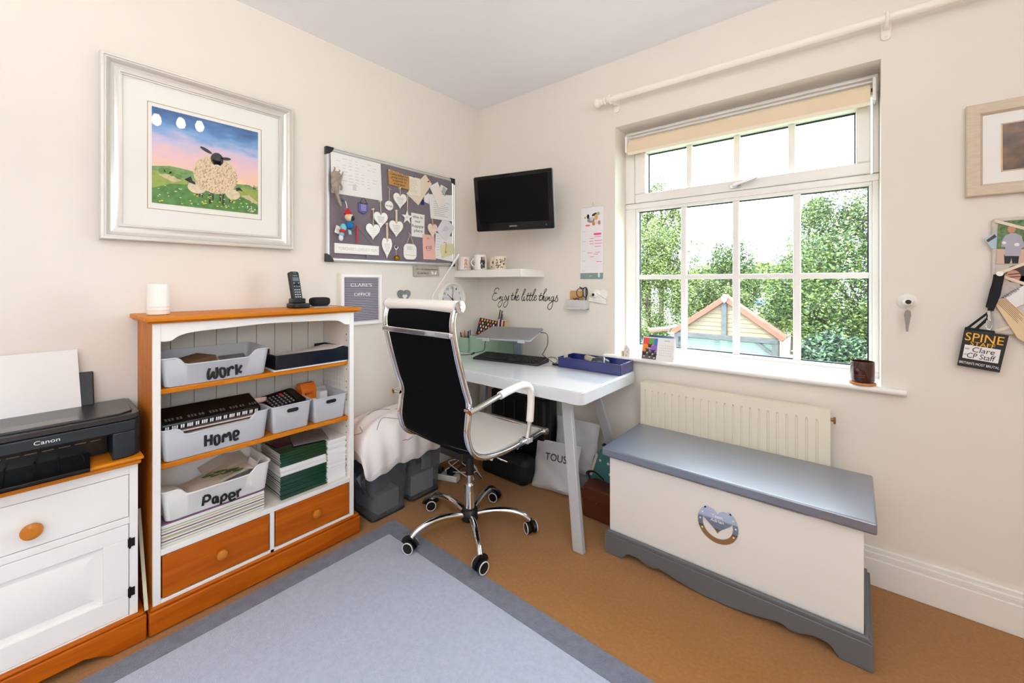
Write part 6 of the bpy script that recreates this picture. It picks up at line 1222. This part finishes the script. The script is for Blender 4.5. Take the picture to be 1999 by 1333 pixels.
def blob(name, label, cat, c, r, m, seed=1, amp=.2):
    rr = random.Random(seed); ph = [rr.uniform(0, 6) for _ in range(6)]; q = MB(); q.ball((0, 0, 0), 1, u=28, v=18)
    vs = []
    for v in q.v:
        d = 1+amp*(.5*math.sin(v.x*4+ph[0])+.4*math.sin(v.y*5+ph[1])+.4*math.sin(v.z*5+ph[2])+.25*math.sin((v.x+v.y)*9+ph[3])); vs.append(Vector((c[0]+v.x*d*r[0], c[1]+v.y*d*r[1], max(c[2]+v.z*d*r[2], c[2]-r[2]*.9))))
    q.v = vs; return build(name, q, m, label=label, cat=cat)
blob('folded_clothes', 'dark navy clothes stuffed in the farther smoky crate', 'clothes', (.15, -.73, .205), (.10, .085, .06), mat('navy_cloth', (30, 38, 54), .9, var=.2), 3)
blob('cloth', 'pale crumpled cloth showing through the farther smoky crate', 'cloth', (.262, -.705, .19), (.012, .035, .05), mat('pale_cloth', (190, 190, 192), .9), 5, .3)
# pillow
pl = thing('pillow', 'plump white pillow with thin grey line pattern lying on the smoky crates', 'pillow', (.19, -.88, .295))
pw = mat('pillow_cotton', (238, 232, 230), .85, bump=.15, bscale=14, sheen=.2)
def pillow_pt(u, v, side):     # u along y, v along x; -1..1
    e = max(0, (1-abs(u)**3.2))**.5*max(0, (1-abs(v)**3.2))**.5
    bow = 1-.10*(1-u*u)*abs(v)**3; bow2 = 1-.06*(1-v*v)*abs(u)**3
    y = -.885+.275*u*bow2; x = .195+.170*v*bow
    z = .385+side*.118*e**.85+.006*math.sin(u*9+v*4)*abs(v)+.005*math.sin(v*11+u*6)
    dr = max(0, v-.35); z -= dr*dr*(.18+.10*max(0, -u))
    if v > .6: z += .010*math.sin(u*17)*(v-.6)/.4
    z += .012*(1-u*u)
    return Vector((x+.015*max(0, v-.6)*math.sin(u*17), y, z))
n = 56; vs = []; fs = []
for s_ in (1, -1):
    for i in range(n+1):
        for j in range(n+1): vs.append(pillow_pt(-1+2*i/n, -1+2*j/n, s_))
k = (n+1)**2
for i in range(n):
    for j in range(n):
        a = i*(n+1)+j; fs += [(a, a+n+1, a+n+2, a+1), (k+a, k+a+1, k+a+n+2, k+a+n+1)]
q = MB().add(vs, fs); zmin = .294; q.v = [Vector((v.x, v.y, max(v.z, zmin) if v.x < .325 else max(v.z, .2))) for v in q.v]
build('cushion', q, pw, pl)
q = MB()
for path in ([(-.95, .1), (-.84, .35), (-.8, .1)], [(-.62, .62), (-.42, .40), (-.25, .48), (-.05, .66), (.12, .62), (.28, .50), (.45, .42)], [(.0, .12), (.15, .02), (.5, -.1)], [(-.5, -.2), (-.3, -.35), (0, -.2)]):
    P = [pillow_pt(p.x, p.y, 1) for p in cr(V(*[(a, b, 0) for a, b in path]), 5)]; q.tube([(p.x+.0008, p.y, p.z+.0012) for p in P], .0013, 5)
build('line_pattern', q, mat('grey_thread', (104, 100, 108), .8), pl)
P = [pillow_pt(a, .93, 1) for a in (-.15, -.08, -.03, .03, .06)]; q = MB(); q.tube([(p.x+.004, p.y, p.z+.003*math.sin(i*2)) for i, p in enumerate(P)], .0016, 5); build('red_embroidery', q, mat('red_thread', (190, 90, 84), .8), pl)
# power strip and cables
t = thing('power_strip', 'white power strip with black plugs on the carpet under the desk', 'power strip', (.22, -.53, 0))
q = MB(T(.235, -.515, .001, .35)); q.box(-.11, .07, -.026, .026, 0, .036); build('body', q, whiteB, t, bevel=.004); q = MB(T(.235, -.515, .037, .35)); q.box(-.0, .045, -.024, .024, 0, .034); build('plug', q, black, t, bevel=.006); q = MB(T(.235, -.515, .037, .35)); q.box(-.075, -.04, -.022, .022, 0, .03); build('plug', q, black, t, bevel=.006)
rr_ = random.Random(8)
for i, (c, nm) in enumerate((((232, 232, 232), 'white'), ((28, 28, 30), 'black'), ((228, 228, 228), 'white'))):
    P = [(.24+rr_.uniform(-.04, .20), -.49+rr_.uniform(-.05, .12), .05+.05*abs(math.sin(k+i))) for k in range(8)]; P[0] = (.24, -.51, .075); P[-1] = (.40, -.38, .006)
    build('cable', MB().tube(cr(V(*P), 6), .0028, 6), mat('cord_'+nm, c, .5), label=['white cable looping up behind the power strip', 'black cable tangled over the power strip', 'white cable trailing from the power strip to the black bag'][i], cat='cable')
# black case and holdall under the desk
t = thing('suitcase', 'large black suitcase standing under the desk behind the chair', 'suitcase', (.49, -.14, 0))
q = MB(); q.prism(rrect(.27, .735, -.175, -.035, .03), .02, .505); build('shell', q, mat('suitcase_black', (12, 13, 15), .4), t, bevel=.012)
q = MB()
for i in range(5): q.box(.30+.09*i, .315+.09*i, -.182, -.174, .05, .47)
build('ribs', q, mat('suitcase_black', (12, 13, 15), .4), t, bevel=.003); build('zip_line', MB().box(.268, .737, -.132, -.128, .02, .506), mat('zip', (60, 60, 64), .4), t)
build('handle', MB().tube([(.44, -.13, .505), (.44, -.13, .525), (.56, -.13, .525), (.56, -.13, .505)], .007, 8), black, t); build('ring_lock', MB().lathe([(.016, 0), (.017, -.006), (.010, -.007)], (.60, -.183, .22), 24, axis='y'), chrome, t)
for x in (.31, .70): build('wheel', MB().cyl((x-.008, -.15, .021), (x+.008, -.15, .021), .020, 18), black, t)
hm = thing('holdall', 'soft black holdall lying in front of the suitcase under the desk', 'bag', (.47, -.25, 0))
q = MB(); q.prism(rrect(.30, .675, -.315, -.190, .05), .002, .175); q.v = [Vector((v.x+.03*math.sin(v.z*14), v.y+.04*v.z, v.z-.05*max(0, abs(v.x-.47)-.06))) for v in q.v]
build('body', q, mat('black_nylon', (16, 17, 20), .6), hm, bevel=.045, seg=5); build('carry_handle', MB().tube(cr(V((.40, -.25, .15), (.42, -.27, .21), (.52, -.275, .215), (.56, -.25, .15)), 5), .007, 8), blackF, hm)
# clear zip pouches
poly = smoky('frosted_pouch', (232, 234, 238), .84, .35)
def pouch(name, label, cat, M, w, h, d, m, extra=()):
    n = 14; vs = []; fs = []
    for s_ in (1, -1):
        for i in range(n+1):
            for j in range(n+1):
                u, v = -1+2*i/n, -1+2*j/n; e = (max(0, 1-u**4)*max(0, 1-v**4))**.5
                vs.append((u*w/2*(1-.05*(1-v*v)), (v+1)/2*h, s_*d/2*e*(.75-.35*v)+.004*math.sin(u*5+v*7)))
    k = (n+1)**2
    for i in range(n):
        for j in range(n): a = i*(n+1)+j; fs += [(a, a+n+1, a+n+2, a+1), (k+a, k+a+1, k+a+n+2, k+a+n+1)]
    F_ = M @ Matrix(((1, 0, 0, 0), (0, 0, -1, 0), (0, 1, 0, 0), (0, 0, 0, 1)))
    t = thing(name, label, cat, M.translation); build('body', MB(F_).add(vs, fs), m, t); return t, F_
t, F_ = pouch('zip_pouch', 'frosted zip pouch lettered TOUS standing on the carpet', 'pouch', T(.835, -.235, .012, .02, math.radians(-16), math.radians(-4)), .31, .27, .075, poly)
build('lettering', MB(F_).text('TOUS', -.060, .085, .165, .205, .0300), ink, t); build('zip', MB(F_).box(-.155, .155, .262, .268, -.003, .003), whiteB, t)
t, F_ = pouch('zip_pouch', 'frosted zip pouch without lettering standing behind the TOUS pouch', 'pouch', T(.893, -.105, .10, .0, math.radians(-8), math.radians(0)), .295, .30, .05, poly)
build('zip', MB(F_).box(-.145, .145, .288, .296, -.003, .003), whiteB, t)
build('cloth_bundle', MB().box(.76, 1.02, -.10, -.04, .002, .10), mat('pale_grey_cloth', (170, 172, 176), .9), label='pale grey folded cloth the unlettered pouch stands on', cat='cloth', bevel=.02, seg=4)
# teal bag with stars, brown leather bag
t = thing('drawstring_bag', 'teal drawstring bag with white stars slumped between desk leg and chest', 'bag', (1.15, -.14, .15))
q = MB(MW(-.118)); q.prism([(1.03, .02), (1.28, .02), (1.28, .24), (1.20, .30), (1.12, .325), (1.07, .27), (1.04, .15)], 0, .09); build('body', q, mat('teal_cloth', (66, 118, 120), .85, bump=.3, bscale=40), t, bevel=.03, seg=4)
q = MB(MW(-.2083))
for (a, b) in ((1.118, .262), (1.075, .215), (1.175, .20), (1.13, .15), (1.165, .255)): q.prism([(a+(.010 if k % 2 == 0 else .004)*math.sin(k*PI/5), b+(.010 if k % 2 == 0 else .004)*math.cos(k*PI/5)) for k in range(10)], 0, .0006)
build('stars', q, paper, t, smooth=False); build('cord', MB().tube(cr(V((1.10, -.14, .32), (1.13, -.17, .335), (1.18, -.18, .31), (1.24, -.19, .27)), 5), .008, 8), ink, t)
build('cream_edge', MB(MW(-.205)).prism([(1.055, .17), (1.068, .165), (1.105, .285), (1.095, .30)], 0, .006), mat('cream_trim', (220, 206, 186), .8), t, bevel=.001)
t = thing('leather_bag', 'dark brown leather bag on the carpet beside the chest', 'bag', (1.19, -.27, 0))
lb = mat('brown_leather', (84, 40, 26), .38, bump=.1, bscale=90)
q = MB(); q.prism(rrect(1.070, 1.285, -.335, -.215, .03), .002, .165); build('body', q, lb, t, bevel=.014, seg=3); build('flap', MB(MW(-.334)).prism([(1.078, .100), (1.28, .100), (1.28, .160), (1.10, .166), (1.078, .140)], 0, .006), lb, t, bevel=.003); build('stud', MB(MW(-.340)).lathe([(.004, 0), (.003, .003)], (1.165, .098, 0), 12), steel, t)
build('pocket_seam', MB(MW(-.335)).box(1.078, 1.278, .128, .130, 0, .001), mat('dark_seam', (40, 20, 14), .7), t); build('strap', MB().tube(cr(V((1.075, -.25, .15), (1.06, -.24, .19), (1.10, -.24, .205), (1.16, -.25, .185)), 5), .010, 8, ry=.004), black, t)
# ================================================================ outdoors (first-floor view; ground 3 m below)
GZ = -3.0
lawn = mat('lawn', (96, 112, 70), .95, c2=(130, 138, 104), vscale=2)
g = MB(); g.box(-90, 90, 1.0, 160, GZ-.2, GZ); build('ground_outside', g, lawn, kind='structure', smooth=False)
# garage
GY = 12.8
ga = thing('garage', 'timber-clad garage gable with terracotta verge tiles outside the window', 'garage', (-1.12, GY, GZ))
clad = wood('pale_cladding', (122, 110, 90), (106, 94, 74), (1, 6, 12), .7, 0); oak = wood('weathered_oak', (82, 84, 84), (66, 68, 68), (2, 2, 2), .8, 0)
terra = mat('terracotta', (110, 68, 52), .8, var=.12, vscale=3)
R_ = (-1.11, .72); Lx, Rx, EZ = -2.95, .52, -.62      # ridge, eaves
cxm = -1.11
q = MB(MW(GY)); z = -.52; W0 = 1.72
k_ = (0.70-(-.52))/1.60
while z < .60:
    half = (.66-z)/.80*1.0; half = (0.66-z)*1.36
    z2 = min(z+.135, .64); h2 = (0.66-z2)*1.36
    q.M = MW(GY); q.add([(cxm-half, z, .03), (cxm+half, z, .03), (cxm+h2, z2, .008), (cxm-h2, z2, .008), (cxm-half, z, -.02), (cxm+half, z, -.02), (cxm+h2, z2, -.02), (cxm-h2, z2, -.02)], [(0, 1, 2, 3), (4, 7, 6, 5), (0, 4, 5, 1), (0, 3, 7, 4), (1, 5, 6, 2), (3, 2, 6, 7)]); z += .14
build('gable_cladding', q, clad, ga, smooth=False)
q = MB(MW(GY)); q.box(-1.215, -1.055, -.53, .56, .03, .10); build('king_post', q, oak, ga, bevel=.008)
build('tie_beam', MB(MW(GY)).box(-2.75, .38, -.68, -.52, .0, .12), oak, ga, bevel=.01)
for x in (.22, -2.75): build('corner_post', MB(MW(GY)).box(x, x+.16, GZ, -.68, .0, .12), oak, ga, bevel=.01)
q = MB(MW(GY)); q.prism([(-.27, -.68), (-.12, -.68), (.22, -.95), (.22, -1.07)], .01, .10); build('brace', q, oak, ga); q = MB(MW(GY)); q.prism([(-2.25, -.68), (-2.40, -.68), (-2.59, -.90), (-2.59, -1.02)], .01, .10); build('brace', q, oak, ga)
q = MB(MW(GY)); 
for i in range(40): q.box(-2.59, .22, GZ+.0+i*.058, GZ+.050+i*.058, -.06, -.03)
build('roller_door', q, mat('pale_green_door', (96, 122, 112), .5), ga, bevel=.006); 
def slope(sg):
    a = Vector((cxm, .78)); b_ = Vector((cxm+sg*1.70, -.47)); 
    q = MB(MW(GY)); n_ = Vector((-(b_-a).y, (b_-a).x)).normalized()*(.16 if sg < 0 else -.16)
    if n_.y > 0: n_ = -n_
    q.prism([tuple(a), tuple(b_), tuple(b_+n_), tuple(a+Vector((0, -.19)))], .06, .16); return q, a, b_
for sg in (-1, 1):
    q, a, b_ = slope(sg); build('verge_tiles', q, terra, ga, bevel=.02)
    q = MB(); q.hexa([(a.x, GY-.16, a.y-.03), (a.x, GY+.35, a.y-.03), (b_.x, GY+.35, b_.y-.03), (b_.x, GY-.16, b_.y-.03), (a.x, GY-.16, a.y+.03), (a.x, GY+.35, a.y+.03), (b_.x, GY+.35, b_.y+.03), (b_.x, GY-.16, b_.y+.03)]); build('roof_slope', q, mat('clay_tiles', (108, 76, 62), .85, var=.2, vscale=6, bump=.5, bscale=8), ga)
build('ridge_tile', MB().tube([(cxm, GY-.18, .79), (cxm, GY+.35, .76)], .06, 12), mat('ridge_clay', (140, 118, 104), .8), ga); build('apex_bracket', MB(MW(GY)).prism([(cxm-.10, .74), (cxm, .80), (cxm+.10, .74), (cxm+.09, .64), (cxm, .53), (cxm-.09, .64)], .16, .19), mat('lead_grey', (110, 114, 118), .6), ga, bevel=.01)
q = MB(); q.box(-2.75, -2.6, GY, GY+.3, GZ, -.6); q.box(.24, .38, GY, GY+.3, GZ, -.6); build('side_wall', q, clad, ga)
# low tiled extension left of the garage
t = thing('lean_to', 'low tiled lean-to roof joining the left side of the garage', 'lean-to', (-3.9, GY+1, GZ))
q = MB(); q.hexa([(-2.98, GY+.2, -.53), (-2.98, GY+2.0, -.53), (-5.6, GY+2.0, -.95), (-5.6, GY+.2, -.95), (-2.98, GY+.2, -.45), (-2.98, GY+2.0, -.45), (-5.6, GY+2.0, -.87), (-5.6, GY+.2, -.87)]); build('roof', q, mat('clay_tiles', (108, 76, 62), .85), t); build('wall', B(-5.5, -3.1, GY+.4, GY+1.9, GZ, -.95), mat('blue_grey_render', (76, 96, 128), .8), t)
# trees
def leafy(name, label, c, r, nleaf, cols, seed, trunk=True, size=.10, gap=0, cat='tree', shape=1.0):
    rr = random.Random(seed); t = thing(name, label, cat, (c[0], c[1], GZ))
    clumps = []
    for _ in range(64):
        a, u = rr.uniform(0, 2*PI), rr.uniform(-1, 1); s_ = math.sqrt(1-u*u); k = rr.uniform(.45, 1.0)
        clumps.append((Vector((c[0]+r[0]*k*s_*math.cos(a), c[1]+r[1]*k*s_*math.sin(a), c[2]+r[2]*k*u)), rr.uniform(.16, .34)))
    q = MB(); vs = []; fs = []; ms_ = []
    for i in range(nleaf):
        cc, cr_ = clumps[rr.randrange(64)]; d = Vector((rr.gauss(0, 1), rr.gauss(0, 1), rr.gauss(0, 1))).normalized()*(cr_*rr.uniform(.5, 1.15))
        p = cc+Vector((d.x*r[0], d.y*r[1], d.z*r[2])); s_ = size*rr.uniform(.6, 1.3)
        u = Vector((rr.gauss(0, 1), rr.gauss(0, 1), rr.gauss(0, .6))).normalized(); w_ = u.cross(Vector((rr.gauss(0, 1), rr.gauss(0, 1), rr.gauss(0, 1)))).normalized()
        n0 = len(vs); vs += [p-u*s_, p+w_*s_*.45, p+u*s_, p-w_*s_*.45]; fs.append((n0, n0+1, n0+2, n0+3)); ms_.append(rr.randrange(len(cols)))
    q.v = vs; q.f = [list(f) for f in fs]; q.m = ms_
    build('foliage', q, cols, t, smooth=False)
    if trunk:
        q = MB(); q.tube([(c[0], c[1], GZ), (c[0]+.05, c[1], c[2]-r[2]*.3), (c[0], c[1], c[2]+r[2]*.5)], [.16, .12, .03], 10)
        for _ in range(9): a = rr.uniform(0, 2*PI); z0 = c[2]-r[2]*rr.uniform(.1, .8); q.tube([(c[0], c[1], z0), (c[0]+r[0]*.75*math.cos(a), c[1]+r[1]*.75*math.sin(a), z0+r[2]*.5)], [.05, .012], 6)
        build('trunk', q, mat('bark', (84, 70, 58), .9), t)
    return t
def gm2(nm, c, tr=.0):
    m = mat(nm, c, .55); b = m.node_tree.nodes['Principled BSDF']; b.inputs['Subsurface Weight'].default_value = 0
    return m
A_ = [gm2('leaf_mid', (74, 94, 34)), gm2('leaf_light', (110, 128, 54)), gm2('leaf_dark', (42, 58, 26)), gm2('leaf_pale', (134, 142, 84))]
B_ = [gm2('leaf_mid', (74, 94, 34)), gm2('leaf_dark', (42, 58, 26)), gm2('leaf_blue', (56, 80, 44)), gm2('leaf_light', (110, 128, 54))]
def u2(px, depth, z): 
    u = (px-999.5)/805; f_ = Vector((-.6389, .7693)); r_ = Vector((.7693, .6389)); p = Vector((2.18, -2.236))+depth*(f_+u*r_); return (p.x, p.y, z)
leafy('tree', 'bright green tree filling the left panes behind the lean-to', (-5.5, 17.2, 1.5), (2.2, 1.9, 2.9), 52000, A_, 1, size=.055)
leafy('tree', 'tall leafy tree whose tip shows in the upper left pane', (-6.75, 22.5, 5.0), (1.5, .9, 2.35), 9000, A_, 2, size=.08)
leafy('tree', 'dark green tree behind the garage ridge on the left', (-3.2, 23.5, 1.0), (1.8, 1.4, 2.4), 20000, B_, 3, size=.07)
leafy('tree', 'large broad tree filling the right-hand panes', (2.6, 15.2, 1.3), (2.8, 1.9, 3.4), 80000, B_, 4, size=.055)
leafy('shrub', 'glossy dark laurel shrub growing right of the garage roof', (1.62, 11.9, -1.3), (.85, .7, 1.15), 12000, [gm2('laurel', (26, 46, 30)), gm2('laurel_light', (74, 98, 66))], 5, size=.07, cat='shrub')
leafy('shrub', 'yellow-green shrub at the bottom of the right-hand panes', (4.0, 11.0, -1.6), (1.4, .8, .95), 14000, [gm2('leaf_light', (110, 128, 54)), gm2('leaf_yellow', (120, 122, 52)), gm2('leaf_mid', (74, 94, 34))], 6, size=.05, cat='shrub')
leafy('tree', 'slim light green tree left of the large right-hand tree', (.6, 19.5, 1.2), (1.1, .9, 2.4), 16000, A_, 12, size=.06)
leafy('shrub', 'pale shrub behind the garage roof beyond the left slope', (-3.0, 19.6, .1), (1.5, .9, 1.1), 12000, A_, 7, size=.06, cat='shrub')
leafy('hedge', 'distant pale green hedge beyond the parked car', (-16, 97, 1.5), (17, 3, 3.6), 12000, [gm2('leaf_pale', (134, 142, 84)), gm2('leaf_light', (110, 128, 54))], 8, trunk=False, size=.55, cat='hedge')
leafy('shrub', 'yellowish shrub just right of the garage ridge', (-.6, 27.0, -.6), (2.1, 1.0, 1.3), 12000, [gm2('leaf_pale', (134, 142, 84)), gm2('leaf_yellow', (120, 122, 52)), gm2('leaf_light', (110, 128, 54))], 9, size=.07, cat='shrub')
leafy('shrub', 'bushy green shrub beneath the tree on the far left', (-3.75, 11.2, -1.1), (.8, .7, 1.1), 10000, A_, 10, size=.05, cat='shrub')
# distant parked car
ct = thing('car', 'distant blue parked car seen past the garage roof', 'car', (-12.3, 83.3, GZ))
M = T(-12.3, 83.3, GZ, .3); blue = mat('car_blue', (50, 84, 150), .3, coat=.5)
q = MB(M @ Matrix(((1, 0, 0, 0), (0, 0, -1, .85), (0, 1, 0, 0), (0, 0, 0, 1)))); q.prism([(-2.1, .35), (2.1, .35), (2.15, .75), (1.9, .9), (1.1, .98), (.5, 1.42), (-1.1, 1.46), (-1.75, 1.0), (-2.1, .9)], 0, 1.7); build('body', q, blue, ct, bevel=.06)
q = MB(M @ Matrix(((1, 0, 0, 0), (0, 0, -1, -.87), (0, 1, 0, 0), (0, 0, 0, 1)))); q.prism([(-1.55, .98), (.95, .98), (.42, 1.36), (-1.05, 1.39)], 0, .02); build('side_window', q, mat('car_glass', (30, 40, 50), .1), ct)
for x in (-1.3, 1.3): build('wheel', MB(M).cyl((x, -.87, .33), (x, -.65, .33), .33, 24), black, ct); build('wheel', MB(M).cyl((x, .87, .33), (x, .65, .33), .33, 24), black, ct)
